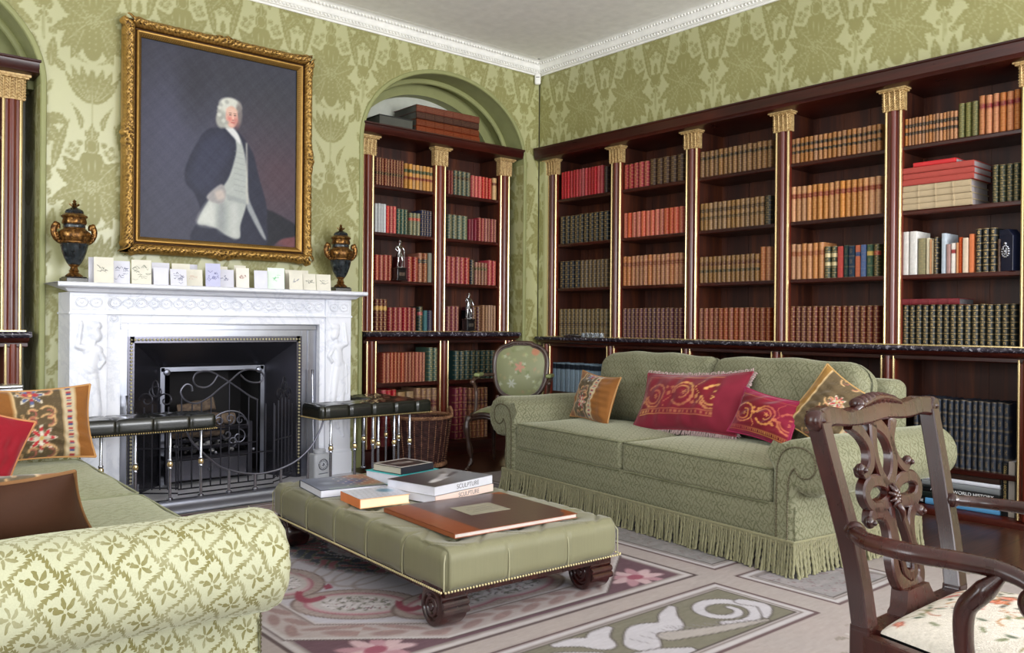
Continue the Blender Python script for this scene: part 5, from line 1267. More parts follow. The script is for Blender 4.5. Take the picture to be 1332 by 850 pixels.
# ------------------------------------------------------------ urns
def urn(x, label, rz):
    t = thing('covered_urn', label, 'urn', (x, -.17, 1.262), rz)
    ST_ = material('dark_blue_stone', fn=lambda g: {'Base Color': g.ramp(g.noise(g.coord(), 30, 5), [(.4, srgb(22, 25, 27)), (.6, srgb(42, 48, 52)), (.75, srgb(78, 84, 86))]), 'Roughness': .2})
    BZ_ = material('aged_bronze', fn=lambda g: {'Base Color': g.ramp(g.noise(g.coord(), 60, 4), [(.35, srgb(62, 40, 20)), (.55, srgb(128, 88, 42)), (.75, srgb(196, 152, 88))]), 'Roughness': .32, 'Normal': g.bump(g.noise(g.coord(), 90, 3), .5, .003)}, metal=.75)
    m = MB(); m.bx(-.058, .058, -.058, .058, 0, .028); m.bx(-.052, .052, -.052, .052, .028, .034); m.build('plinth', BLACK, t, smooth=False, bevel=.003)
    m = MB(); m.lathe([(.044, .034), (.046, .040), (.038, .048), (.026, .056), (.022, .062), (.028, .068), (.022, .074), (.018, .088), (.026, .096), (.030, .102)], 28); m.build('foot', BZ_, t)
    m = MB(); m.lathe([(.028, .100), (.038, .112), (.052, .140), (.064, .175), (.071, .205), (.074, .222)], 64, mod=lambda a, i, z: 1-.035*abs(math.sin(a*12))); m.build('fluted_bowl', ST_, t, sharp=60)
    m = MB(); m.lathe([(.074, .220), (.079, .226), (.079, .232), (.074, .236), (.080, .250), (.084, .268), (.082, .285), (.070, .296), (.058, .303), (.056, .310)], 40, mod=lambda a, i, z: 1+(.035*math.sin(a*14+z*90) if .236 < z < .29 else 0)); m.build('garland_band', BZ_, t, sharp=60)
    m = MB(); m.lathe([(.055, .308), (.058, .316), (.056, .326), (.060, .332)], 32); m.build('neck', ST_, t)
    m = MB(); m.lathe([(.060, .330), (.064, .336), (.062, .350), (.058, .364), (.068, .370), (.070, .376), (.060, .384), (.046, .392)], 40, mod=lambda a, i, z: 1+(.03*math.sin(a*10) if .336 < z < .366 else 0)); m.build('pierced_collar', BZ_, t, sharp=60)
    m = MB(); m.lathe([(.046, .390), (.049, .398), (.044, .410), (.028, .420), (.012, .426)], 32); ld = m.build('domed_lid', ST_, t)
    m = MB(); m.lathe([(.010, .424), (.016, .430), (.008, .438), (.014, .446), (.007, .454), (.011, .460), (.003, .470)], 14)
    for k in range(6): a = k*PI/3; m.tube(spline([(.006*math.cos(a), .006*math.sin(a), .434), (.020*math.cos(a), .020*math.sin(a), .438), (.026*math.cos(a), .026*math.sin(a), .446)], 4), .0035, 5)
    m.build('finial', BZ_, ld)
    for s_ in (-1, 1):
        m = MB(); m.tube(spline([(s_*.074, 0, .225), (s_*.098, 0, .250), (s_*.108, 0, .285), (s_*.102, 0, .315), (s_*.088, 0, .322), (s_*.084, 0, .300)], 6), [.011+.006*math.sin(k/30*PI) for k in range(31)], 8)
        m.sphere((s_*.100, -.004, .322), .016, 10, 8, sc=(.9, .9, 1.2)); m.sphere((s_*.074, 0, .232), .016, 8, 6)
        for k in range(4): m.sphere((s_*(.084+.004*k), -.012, .232+.014*k), .009, 6, 5)
        m.build('handle', BZ_, t, sharp=60)
urn(-3.686, 'bronze-mounted dark stone covered urn at the left end of the mantel', .1)
urn(-2.000, 'bronze-mounted dark stone covered urn at the right end, beside the arched bookcase', -.1)

# ------------------------------------------------------------ greeting cards along the shelf
IV, WH, LV = srgb(222, 217, 202), srgb(218, 217, 228), srgb(192, 192, 220)
CARDS = [  # x0, x1, height, colour, y, motif colour, label
 (-3.615, -3.605, .150, WH, -.19, None, 'narrow white card edge standing beside the left urn'),
 (-3.598, -3.495, .150, IV, -.24, (120, 118, 112), 'ivory card with a grey bird sprig, first full card from the left urn'),
 (-3.490, -3.402, .135, WH, -.22, (110, 115, 140), 'white card with a small blue-grey house, second from the left'),
 (-3.398, -3.290, .145, IV, -.25, (140, 146, 130), 'tall ivory card with a faint green landscape, third from the left'),
 (-3.278, -3.195, .105, WH, -.26, None, 'low plain white card in front, right of the tall ivory landscape card'),
 (-3.260, -3.160, .140, WH, -.17, (190, 192, 200), 'white card standing behind the low plain one'),
 (-3.188, -3.095, .100, WH, -.28, (90, 92, 120), 'low wide card with a dark blue-grey winter scene'),
 (-3.145, -3.040, .140, IV, -.18, (190, 190, 180), 'ivory card peeping up behind the winter scene card'),
 (-3.080, -2.985, .105, IV, -.24, (230, 205, 190), 'low cream card with a blush of pink'),
 (-3.040, -2.985, .140, WH, -.16, None, 'blank white card peeping up behind the blush pink one'),
 (-2.978, -2.890, .145, LV, -.28, (120, 122, 170), 'tall lavender-blue card with a snowy lane'),
 (-2.885, -2.780, .115, WH, -.22, (80, 84, 130), 'white card with blue handwritten flourish across the middle'),
 (-2.860, -2.790, .138, IV, -.15, None, 'plain ivory card behind the blue flourish card'),
 (-2.765, -2.685, .130, srgb(232, 226, 216), -.23, (170, 120, 110), 'beige card with tiny reddish figure'),
 (-2.745, -2.670, .150, IV, -.15, None, 'ivory card standing behind the tiny reddish figure card'),
 (-2.655, -2.570, .118, WH, -.25, None, 'plain bright white card left of the pale green one'),
 (-2.560, -2.450, .140, srgb(224, 238, 226), -.24, (120, 196, 140), 'pale green card with mint leaves'),
 (-2.455, -2.425, .125, LV, -.18, None, 'sliver of a lavender card right of the mint leaves'),
 (-2.420, -2.330, .118, IV, -.26, (130, 130, 150), 'ivory card with two tiny marks, third from the right urn'),
 (-2.400, -2.240, .138, IV, -.16, None, 'wide ivory card behind the last three small ones'),
 (-2.318, -2.228, .112, IV, -.25, (90, 96, 90), 'ivory card with a small dark bird, second from the right urn'),
 (-2.220, -2.120, .112, IV, -.25, (150, 150, 140), 'ivory card with pencil branch, nearest the right urn')]
for k, (x0, x1, h, c, y, mc, lab) in enumerate(CARDS):
    w = x1-x0; xm = (x0+x1)/2
    t = thing('greeting_card', lab, 'card', (xm, y, 1.2622), math.radians(-6+3*math.sin(k*2.3)), 'greeting cards on the mantel shelf')
    mt = material('card_%d' % (int(c[2]*999)), color=c, rough=.7)
    m = MB(); lean = .012; m.add([(-w/2, 0, 0), (w/2, 0, 0), (w/2, lean, h), (-w/2, lean, h), (-w/2, .0015, 0), (w/2, .0015, 0), (w/2, lean+.0015, h), (-w/2, lean+.0015, h)], [(0, 1, 2, 3), (5, 4, 7, 6), (3, 2, 6, 7), (1, 5, 6, 2), (4, 0, 3, 7), (0, 4, 5, 1)]); m.build('front_leaf', mt, t, smooth=False)
    m = MB(); dd = min(.05, w*.6); m.add([(-w/2, 0.001, 0), (-w/2, lean+.001, h), (-w/2+.03, dd+lean*.3, h), (-w/2+.03, dd, 0), (-w/2+.002, 0.001, 0), (-w/2+.002, lean+.001, h), (-w/2+.032, dd+lean*.3, h), (-w/2+.032, dd, 0)], [(0, 1, 2, 3), (7, 6, 5, 4), (1, 5, 6, 2), (3, 2, 6, 7), (0, 3, 7, 4)]); m.build('back_leaf', mt, t, smooth=False)
    if mc:
        m = MB(); rr = random.Random(k)
        if 'house' in lab or 'lane' in lab or 'scene' in lab or 'landscape' in lab:
            for q in range(16):
                a, b_ = rr.uniform(-.36, .36)*w, rr.uniform(.22, .72)*h; L_ = rr.uniform(.04, .16)*w; m.tube([(a-L_, lean*b_/h-.0008, b_), (a, lean*b_/h-.0008, b_+rr.uniform(-.1, .12)*h), (a+L_, lean*b_/h-.0008, b_)], .0009+.0012*rr.random(), 4)
        else:
            for q in range(9):
                a, b_ = rr.uniform(-.22, .22)*w, rr.uniform(.40, .62)*h; m.tube(spline([(a, lean*b_/h-.0008, b_), (a+rr.uniform(-.12, .12)*w, lean*b_/h-.0008, b_+rr.uniform(-.05, .08)*h), (a+rr.uniform(-.2, .2)*w, lean*b_/h-.0008, b_+rr.uniform(-.08, .12)*h)], 3), .0008+.0012*rr.random(), 4)
        m.build('printed_motif', material('print_%d_%d' % (mc[0], mc[2]), color=tuple(.85*a+.15*b_ for a, b_ in zip(srgb(*mc), c)), rough=.8), t)
# small white sensor in the top corner
t = thing('alarm_sensor', 'small white motion sensor high in the corner under the cornice', 'sensor', (-.055, -.035, 3.10), -PI/4)
m = MB(); rbox(m, .052, .035, .095, .016, (3, 2, 4), (0, 0, .045)); m.build('housing', PLASTER, t, sharp=180); m = MB(); m.bx(-.015, .015, -.0185, -.017, .055, .060); m.build('lens_slot', IRON, t)
# ------------------------------------------------------------ the woven rug
def paint_rug(X, Y):
    rs = np.random.default_rng(11)
    col = np.empty(X.shape+(3,)); col[:] = (187, 178, 172)
    def lay(mask, c, a=1.0): k = (np.clip(mask, 0, 1)*a)[..., None]; col[:] = col*(1-k)+np.array(c, float)*k
    def S_(d, w=.008): return np.clip(.5-d/w, 0, 1)                    # 1 inside (d<0)
    def fnoise(f, s):
        r = np.random.default_rng(s); n = np.zeros_like(X)
        for k in range(5):
            a = r.uniform(0, PI); ff = f*(0.6+.5*k); n += np.sin((X*math.cos(a)+Y*math.sin(a))*ff+r.uniform(0, 6)+1.7*np.sin((X*math.sin(a)-Y*math.cos(a))*ff*.7+r.uniform(0, 6)))
        return n/5
    n1, n2, n3 = fnoise(9, 1), fnoise(30, 2), fnoise(75, 3)
    lay((n1+.6)/1.6, (182, 166, 158), .45)
    cx, cy = -2.86, -1.99; x, y = X-cx, Y-cy; ax, ay = np.abs(x), np.abs(y)
    def rect(x0, x1, y0, y1): return np.maximum(np.maximum(x0-X, X-x1), np.maximum(y0-Y, Y-y1))
    def line(d, w): return S_(np.abs(d)-w)
    def ell(px, py, rx, ry, rot=0.0, X_=None, Y_=None):
        xx = (X if X_ is None else X_)-px; yy = (Y if Y_ is None else Y_)-py; c, s = math.cos(rot), math.sin(rot)
        return (np.hypot((xx*c+yy*s)/rx, (-xx*s+yy*c)/ry)-1)*min(rx, ry)
    # central field with clipped corners
    R = rect(-3.70, -2.02, -3.23, -0.76)
    lay(S_(R), (186, 176, 170)); lay(line(R, .006), (84, 64, 66)); lay(line(R+.022, .010), (206, 202, 202)); lay(line(R+.045, .004), (150, 140, 138))
    o = np.maximum(np.maximum(ax-.655, ay-1.01), (.22*ax+.29*ay-.3656)/.364)
    tri = S_(R+.05)*S_(.155-o)
    lay(tri, (126, 92, 104))
    for sx in (-1, 1):                                   # pink lilies in the four corners
        for sy in (-1, 1):
            fx, fy = cx+sx*.62, cy+sy*1.10
            for k in range(9):
                a = math.radians(k*40+20); lay(S_(ell(fx+.06*math.cos(a), fy+.045*math.sin(a), .075, .026, a))*tri, (206, 150, 162) if k % 2 else (222, 186, 190), .95)
            lay(S_(ell(fx, fy, .04, .03))*tri, (186, 92, 116))
    band = S_(o-.145)*S_(-o-.0)
    lay(band, (192, 180, 176)); lay(line(o, .007), (206, 200, 198)); lay(line(o-.014, .0035), (128, 112, 108)); lay(line(o-.145, .008), (206, 202, 200)); lay(line(o-.158, .004), (110, 92, 92))
    th = np.arctan2(y, x); s = np.where(ax-.655 > ay-1.01, y, x)      # laurel leaves along the band
    for side in (-1, 1):
        ph = (s/.135+.25*side) % 1.0; dd = o-.072-side*.026
        leafm = S_((np.hypot((ph-.5)*.135/.056, (dd+side*.01*(ph-.5)*4)/.021)-1)*.021); lay(leafm*band, (166, 130, 126), .75); lay(leafm*band*(n2 > .2), (192, 156, 150), .5)
    inner = S_(o+.004)
    lay(inner, (203, 203, 214)); lay(inner*(n2*.5+.5), (194, 192, 206), .5)
    # scrolling mantles and flower cartouches round the inside of the field
    mx, my = np.abs(x), np.abs(y)
    for px, py, rx, ry, rt in ((.44, .67, .185, .115, -.75), (.56, .25, .12, .17, 0), (.13, .87, .21, .10, 0), (.60, .02, .06, .10, 0)):
        e = ell(px, py, rx+.055, ry+.05, rt, mx, my); lay(S_(e)*inner, (188, 172, 164)); lay(line(e, .004)*inner, (140, 118, 112)); lay(S_(e)*inner*(np.sin(np.arctan2(my-py, mx-px)*34) > .55)*(n3 > -.3), (168, 150, 142), .5)
        e2 = ell(px, py, rx+.012, ry+.012, rt, mx, my); lay(S_(e2)*inner, (196, 122, 138)); lay(S_(ell(px, py, rx, ry, rt, mx, my))*inner, (216, 178, 182)); lay(S_(ell(px, py, rx*.9, ry*.88, rt, mx, my))*inner, (206, 202, 200))
        e3 = S_(ell(px, py, rx*.72, ry*.70, rt, mx, my))*inner
        fl = np.sin(X*86+2*np.sin(Y*60))*np.sin(Y*80+2*np.sin(X*50))
        lay(e3*(fl > .25), (226, 224, 226)); lay(e3*(fl < -.55), (138, 140, 120), .8); lay(e3*((fl > -.18) & (fl < -.05)), (112, 112, 116), .7); lay(e3*(n3 > .55), (172, 112, 124), .7)
    for px, py, r_, w in ((.50, .45, .10, .014), (.27, .78, .085, .013), (.61, .13, .06, .010)):   # crimson ribbon knots
        e = np.abs(ell(px, py, r_, r_*.55, .9, mx, my))-w; lay(S_(e)*inner*(np.sin(np.arctan2(my-py, mx-px)*1.5+1) > -.3), (186, 74, 98), .9)
    for k in range(4):
        e = np.abs(ell(.20+.05*k, .50-.12*k, .15, .09, .4*k, mx, my))-.006; lay(S_(e)*inner, (178, 166, 160), .8)
    # central bouquet
    e = np.hypot(x/.36, y/.50)
    cen = np.clip((1.0-e)*6, 0, 1)*inner; fl = np.sin(X*48+2*np.sin(Y*31))*np.sin(Y*44+2*np.sin(X*37))
    lay(cen*(e > .55), (96, 96, 88), .6); lay(cen*(fl > .15)*(e > .45), (74, 84, 104), .85); lay(cen*(fl < -.35)*(e > .45), (168, 92, 104), .9); lay(cen*(np.abs(fl) < .10)*(e > .4), (108, 112, 84), .9)
    lay(np.clip((.5-e)*8, 0, 1)*inner, (212, 204, 206)); lay(np.clip((.42-e)*8, 0, 1)*(fl > .1)*inner, (196, 132, 146))
    # framed side panels
    def panel(x0, x1, y0, y1, c):
        r = rect(x0, x1, y0, y1); lay(S_(r), (192, 186, 184)); lay(line(r, .006), (98, 66, 70)); lay(line(r+.022, .009), (206, 204, 206)); lay(line(r+.040, .004), (140, 128, 124)); lay(S_(r+.055), c); lay(line(r+.055, .003), (84, 72, 66)); return S_(r+.058)
    p = panel(-3.72, -2.05, -3.80, -3.346, (140, 138, 116)); W_, D_ = (204, 204, 212), (96, 88, 84)
    def stroke(pts, w, c=W_, edge=True, mask=None, xm=None):
        XX = X if xm is None else xm
        d = np.full(X.shape, 9.0); P = spline([(a, b, 0) for a, b in pts], 6); L = len(P)-1
        for i in range(L):
            (x1, y1, _), (x2, y2, _) = P[i], P[i+1]; L2 = (x2-x1)**2+(y2-y1)**2+1e-12; t = np.clip(((XX-x1)*(x2-x1)+(Y-y1)*(y2-y1))/L2, 0, 1)
            ww = np.interp(i/L, np.linspace(0, 1, len(w)), w) if hasattr(w, '__len__') else w
            d = np.minimum(d, np.hypot(XX-x1-t*(x2-x1), Y-y1-t*(y2-y1))-ww)
        if edge: lay(S_(d-.006)*mask, D_, .8)
        lay(S_(d)*mask, c)
    yc_ = -3.575; xm = cx+.0-(-np.abs(X-(-2.885)))-0  # mirrored about the panel's middle
    xm = -2.885+np.abs(X-(-2.885))
    sp_ = [(-2.30+.115*math.cos(t)*(1-t/11), yc_+.01+.105*math.sin(t)*(1-t/11)) for t in np.linspace(-2.4, 6.4, 16)]
    stroke(sp_, [.020, .026, .020, .012], mask=p, xm=xm)
    stroke([(-2.16, yc_+.02), (-2.14, yc_-.05), (-2.19, yc_-.10), (-2.24, yc_-.13)], [.03, .022, .008], mask=p, xm=xm)
    stroke([(-2.78, yc_-.02), (-2.68, yc_+.06), (-2.58, yc_+.03), (-2.50, yc_+.10), (-2.42, yc_+.15)], [.060, .05, .045, .03, .012], mask=p, xm=xm)
    stroke([(-2.66, yc_-.03), (-2.52, yc_-.08), (-2.38, yc_-.12), (-2.26, yc_-.15)], [.035, .028, .018, .005], (186, 180, 172), mask=p, xm=xm)
    stroke([(-2.885, yc_-.10), (-2.80, yc_-.12), (-2.70, yc_-.15)], [.05, .045, .015], mask=p, xm=xm)
    stroke([(-2.885, yc_+.06), (-2.84, yc_+.12), (-2.76, yc_+.15)], [.045, .035, .010], mask=p, xm=xm)
    for k in range(7): stroke([(-2.60+.045*k, yc_+.03-.02*k), (-2.57+.045*k, yc_-.02-.02*k)], .002, (150, 146, 150), False, p, xm)
    for k in range(5): stroke([(-2.78+.05*k, yc_+.035), (-2.76+.05*k, yc_-.03)], .0015, (160, 156, 160), False, p, xm)
    q = panel(-1.89, -1.35, -3.23, -0.80, (160, 160, 158)); lay(q*(n2 > .1), (176, 172, 172), .6); lay(q*(n3 > .4), (150, 132, 130), .5)
    q = panel(-1.90, -1.35, -3.80, -3.345, (162, 160, 162)); lay(q*(n2 > .1), (180, 172, 174), .6); lay(q*(n3 > .45), (150, 118, 122), .6)
    q = panel(-4.40, -3.85, -3.23, -0.80, (160, 160, 158)); q = panel(-4.40, -3.86, -3.80, -3.345, (162, 160, 162))
    so = S_(Y+3.93)*((n2+n1*.8) > .55); lay(so, (148, 140, 124), .7); lay(S_(Y+3.93)*((n2-n1*.5) < -.75), (206, 196, 192), .8)
    # weave streaks and wear
    st = rs.normal(0, 1, X.shape); st = (st+np.roll(st, 1, 0)+np.roll(st, 2, 0)+np.roll(st, 3, 0))/2
    col += st[..., None]*2.2+n1[..., None]*3
    g_ = col.mean(-1, keepdims=True); return (g_+(col-g_)*.75)*np.array([.86, .84, .85])-(150-g_)*.10
rx = np.arange(-4.75, -.85, .0085); ry = np.arange(-5.3, -.79, .0085); RXg, RYg = np.meshgrid(rx, ry, indexing='ij')
RUGM = material('aubusson_weave', fn=lambda g: {'Base Color': g.attr('pat'), 'Roughness': .92, 'Normal': g.bump(g.noise(g.mapping(g.coord(), scale=(30, 260, 1)), 1, 2), .25, .002)}, spec=.2)
rug = thing('woven_rug', 'large faded pastel floral rug under the ottoman and sofas', 'rug', (-2.8, -3.0, 0))
P = np.stack([RXg+2.8, RYg+3.0, np.full_like(RXg, .008)], -1).reshape(-1, 3)
dense('rug_pile', P, len(rx), len(ry), RUGM, srgb_np(paint_rug(RXg, RYg)), parent=rug)
m = MB(off=(-2.8, -3.0, 0)); e = .006; X0, X1, Y0, Y1 = rx[0], rx[-1], ry[0], ry[-1]
m.bx(X0-e, X0, Y0, Y1, 0, .0085); m.bx(X1, X1+e, Y0, Y1, 0, .0085); m.bx(X0, X1, Y0-e, Y0, 0, .0085); m.bx(X0, X1, Y1, Y1+e, 0, .0085)
m.build('rug_binding', material('rug_binding', color=srgb(150, 140, 130), rough=.9), rug, smooth=False)

# ------------------------------------------------------------ fabrics
def trellis(g, uv, tu, tv):
    s = g.sep(uv); u = g.mul(s[0], 1/tu); v = g.mul(s[1], 1/tv)
    wob = g.mul(g.math('SINE', g.mul(v, 2*PI)), 0.0)
    a0 = g.add(u, v); b0 = g.sub(u, v)
    a = g.add(a0, g.mul(g.math('SINE', g.mul(b0, 2*PI)), .07)); b = g.add(b0, g.mul(g.math('SINE', g.mul(a0, 2*PI)), -.07))
    fa = g.math('ABSOLUTE', g.sub(g.math('FRACT', a), .5)); fb = g.math('ABSOLUTE', g.sub(g.math('FRACT', b), .5))   # .5 on lattice lines
    ta = g.math('FRACT', g.mul(b, 9.0)); tb = g.math('FRACT', g.mul(a, 9.0))
    wa = g.mul(g.add(.2, g.mul(ta, .8)), .100); wb = g.mul(g.add(.2, g.mul(tb, .8)), .100)
    gapa = g.step(fb, .47, .36); gapb = g.step(fa, .47, .36)               # breathe near the crossings
    la = g.mul(g.step(g.sub(.5, fa), .0, .0), 1.0)
    la = g.mul(g.less(g.sub(.5, fa), wa), g.less(fb, .36)); lb = g.mul(g.less(g.sub(.5, fb), wb), g.less(fa, .36))
    def rose(ox, oy, R, k, amp, ph=0.0):
        x = g.sub(g.math('FRACT', g.add(a, ox)), .5); y = g.sub(g.math('FRACT', g.add(b, oy)), .5)
        px = g.mul(g.add(x, y), .5); py = g.mul(g.sub(x, y), .5)
        r = g.math('SQRT', g.add(g.mul(px, px), g.mul(py, py))); th = g.math('ARCTAN2', py, px)
        RR = g.mul(R, g.add(1-amp, g.mul(amp, g.math('COSINE', g.add(g.mul(th, k), ph)))))
        return g.less(r, RR), r
    f1, r1 = rose(.5, .5, .135, 4.0, .30)
    f2, r2 = rose(0, .03, .235, 5.0, .46, PI/2)
    f3, r3 = rose(.19, .19, .075, 3.0, .4); f4, r4 = rose(-.20, -.20, .085, 2.0, .5)
    hole = g.less(r2, .035)
    m = g.math('MAXIMUM', g.math('MAXIMUM', la, lb), g.math('MAXIMUM', g.math('MAXIMUM', f1, g.math('MAXIMUM', f3, f4)), g.mul(f2, g.sub(1, hole))))
    return m
def velvet(name, ground, fig, tu=.15, tv=.19, sheen=.35):
    def fn(g):
        uv = g.coord('UV'); n0 = g.noise(g.coord(), 40, 2); 
        duv = g.n.new('ShaderNodeVectorMath'); duv.operation = 'ADD'; g.l.new(uv, duv.inputs[0])
        g.l.new(g.comb(g.mul(g.sub(n0, .5), .014), g.mul(g.sub(g.noise(g.coord(), 55, 2), .5), .012), 0.0), duv.inputs[1])
        m = trellis(g, duv.outputs[0], tu, tv); big = g.noise(g.coord(), 4, 3); fine = g.noise(g.coord(), 320, 2)
        c = g.mix(g.mul(m, g.mixf(g.step(g.noise(g.coord(), 14, 3), .3, .65), .55, 1.0)), tuple(ground), tuple(fig)); c = g.hsv(c, v=g.add(g.mixf(big, .88, 1.06), g.mul(g.sub(fine, .5), .25)))
        return {'Base Color': c, 'Roughness': g.mixf(m, .62, .8), 'Normal': g.bump(g.add(g.mul(m, .7), g.mul(fine, .3)), .35, .003)}
    return material(name, fn=fn, sheen=sheen, sheen_tint=srgb(228, 230, 205), spec=.3)
VEL_R = velvet('cut_velvet_less_lit', srgb(130, 129, 104), srgb(98, 98, 72), .064, .088)  # finer pattern; darker colour stands in for the weaker light on this sofa
VEL_L = velvet('cut_velvet_window_lit', srgb(177, 177, 148), srgb(120, 114, 68), .098, .130)  # wider pattern; paler colour has the nearby window light put into it
def plainvel(name, c, sh=.35):
    def fn(g):
        n = g.noise(g.coord(), 7, 4, .6); f = g.noise(g.coord(), 260, 2)
        return {'Base Color': g.hsv(tuple(c), v=g.add(g.mixf(n, .80, 1.14), g.mul(g.sub(f, .5), .2))), 'Roughness': .75, 'Normal': g.bump(n, .25, .01)}
    return material(name, fn=fn, sheen=sh, sheen_tint=srgb(225, 228, 205), spec=.3)
FRINGE = material('bullion_fringe', fn=lambda g: {'Base Color': g.hsv(srgb(134, 130, 98), v=g.mixf(g.noise(g.mapping(g.coord(), scale=(1, 1, .4)), 60, 2), .7, 1.2)), 'Roughness': .65}, sheen=.2)
PIPE_D = material('dark_gimp', color=srgb(86, 78, 56), rough=.6)

# ------------------------------------------------------------ roll-arm sofas
def arm_profile():
    P = [(0.0, .155), (0.0, .30), (-.004, .350)]
    P += [(-.062+.122*math.cos(math.radians(a)), .472+.122*math.sin(math.radians(a))) for a in range(-62, -271, -11)]
    P += [(-.010, .588), (.040, .574), (.082, .545), (.108, .50), (.118, .44), (.120, .30), (.120, .155)]
    return P
def make_sofa(label, loc, rz, L, vel, seatvel, fringe=True):
    t = thing('sofa', label, 'sofa', loc, rz); D = .95
    def flip(u, s): return u if s > 0 else L-u
    # base and deck
    m = MB()
    us = np.linspace(.0, L, 60); m.grid(lambda u, w: Vector((u, .012-.004*math.sin(w*PI), .155+.145*w)), us, [0, .25, .5, .75, 1], uvfn=lambda u, w: (u, .15*w))
    m.grid(lambda u, v: Vector((u, v, .285)), [0, L], [.012, D]); m.bx(.005, L-.005, .02, D-.01, .15, .284)
    m.build('base', vel, t, sharp=40)
    for s in (1, -1):
        pr = arm_profile(); pts = [Vector((a, b, 0)) for a, b in pr]; n = len(pts)
        nrm = []
        for i in range(n):
            d = pts[min(i+1, n-1)]-pts[max(i-1, 0)]; d.normalize(); nrm.append(Vector((d.y, -d.x, 0)))
        ctr = Vector((.0, .45, 0))
        nrm = [q if q.dot(p-ctr) > 0 or i < 3 or i > n-6 else -q for i, (p, q) in enumerate(zip(pts, nrm))]
        if nrm[0].x > 0: nrm[0] = -nrm[0]
        nrm = [(-q if (i < 3 and q.x > 0) or (i > n-4 and q.x < 0) else q) for i, q in enumerate(nrm)]
        arcl = [0]
        for i in range(1, n): arcl.append(arcl[-1]+(pts[i]-pts[i-1]).length)
        vsv = [0, .004, .012, .024, .036]+[.036+(D-.05)*k/40 for k in range(1, 41)]
        def fn(i, v):
            i = int(i); r = .034
            inset = r-math.sqrt(max(0, r*r-(r-min(v, r))**2))
            pleat = .0035*math.sin(arcl[i]*150)*max(0, 1-v/.16) if v > .001 and 4 <= i < n-5 else 0
            puff = .004*math.sin(v*14+s)*(1 if 3 < i < n-6 else .3)
            p = pts[i]-nrm[i]*(inset-pleat*1.0-puff*.5); return Vector((flip(p.x, s), v, p.y))
        m = MB(); m.grid(fn, list(range(n)), vsv, uvfn=lambda i, v: (v, arcl[int(i)]), flip=(s < 0))
        cap = [fn(i, 0) for i in range(n)]; m.add(cap, [tuple(range(n)) if s > 0 else tuple(reversed(range(n)))], 0, [(p.x, p.z) for p in cap])
        arm = m.build('arm', vel, t, sharp=60)
        # scroll-shaped front facing with nailed edge
        F = [(.030, .158), (.028, .36), (.020, .430), (-.002, .462)]+[(-.052+.052*math.cos(math.radians(a)), .478+.052*math.sin(math.radians(a))) for a in range(-20, -200, -20)]+[(-.104+.0, .50), (-.085, .532), (-.045, .550), (.010, .548), (.055, .522), (.080, .47), (.085, .38), (.085, .158)]
        m = MB(); k = len(F); Fr = [Vector((flip(a, s), -.002, b)) for a, b in F]; Bk = [Vector((p.x, .02, p.z)) for p in Fr]
        m.add(Fr+Bk, [tuple(range(k))[::(1 if s > 0 else -1)]]+[(i, k+i, k+(i+1) % k, (i+1) % k)[::(1 if s > 0 else -1)] for i in range(k)], 0, [(p.x, p.z) for p in Fr+Bk])
        fc = m.build('arm_facing', vel, arm, sharp=40)
        m = MB(); path = spline([(p.x, -.004, p.z) for p in Fr], 3); dd = [0]
        for p, q in zip(path[:-1], path[1:]): dd.append(dd[-1]+(q-p).length)
        nb = int(dd[-1]/.0028); bead = []
        for i in range(nb):
            t_ = dd[-1]*i/nb; j = max(0, min(len(path)-2, int(np.searchsorted(dd, t_))-1)); f_ = (t_-dd[j])/max(1e-6, dd[j+1]-dd[j]); bead.append(path[j]+(path[j+1]-path[j])*f_)
        m.tube(bead, [.0042 if i % 4 in (1, 2) else .0018 for i in range(len(bead))], 6); m.build('nail_trim', PIPE_D, arm, sharp=180)
    # back
    m = MB(); rbox(m, L-.10, .16, .60, .05, (40, 3, 10), (L/2, D-.085, .50)); m.build('backrest', vel, t, sharp=180)
    for k in (0, 1):
        w = (L-.24)/2-.004; uc = .12+w/2+.002+k*((L-.24)/2+.002)
        def disp(p, nr, w=w, k=k):
            q = Vector(p); x, z = p.x/(w/2), p.z/.215
            f = (1-abs(x)**2.6)*(1-abs(z)**2.6)
            q.y += (-1 if p.y < 0 else 1)*(.038*f-.020); q.z += .016*math.sin((x+1)*PI/2)*(1 if p.z > 0 else 0)-(.045*max(0, x*(1 if k else -1)-.80)/.2 if p.z > 0 else 0)
            q += nr*.004*math.sin(9*x+5*z+k*2)
            return q
        m = MB(); M = Matrix.Translation((uc, .715, .655)) @ Matrix.Rotation(math.radians(-13), 4, 'X')
        rbox(m, w, .19, .43, .055, (26, 4, 12), disp=disp, M=M); m.build('back_cushion', vel, t, sharp=180)
        def disp2(p, nr, w=w, k=k):
            q = Vector(p); x, y = p.x/(w/2), p.y/.33
            f = (1-abs(x)**3)*(1-abs(y)**3)
            q.z += (.026*f if p.z > 0 else -.004*f); q += nr*.003*math.sin(7*x+4*y+k)
            return q
        m = MB(); rbox(m, w, .66, .158, .028, (26, 18, 3), (uc, .335, .366), disp2); sc_ = m.build('seat_cushion', seatvel, t, sharp=180)
        m = MB()
        for z in (.292, .440):
            hw, hd = w/2-.004, .326
            loop = [(uc-hw+.02, .335-hd, z), (uc+hw-.02, .335-hd, z), (uc+hw, .335-hd+.02, z), (uc+hw, .335+hd, z), (uc-hw, .335+hd, z), (uc-hw, .335-hd+.02, z)]
            m.tube(loop, .0045, 6, closed=True)
        m.build('piping', seatvel, sc_)
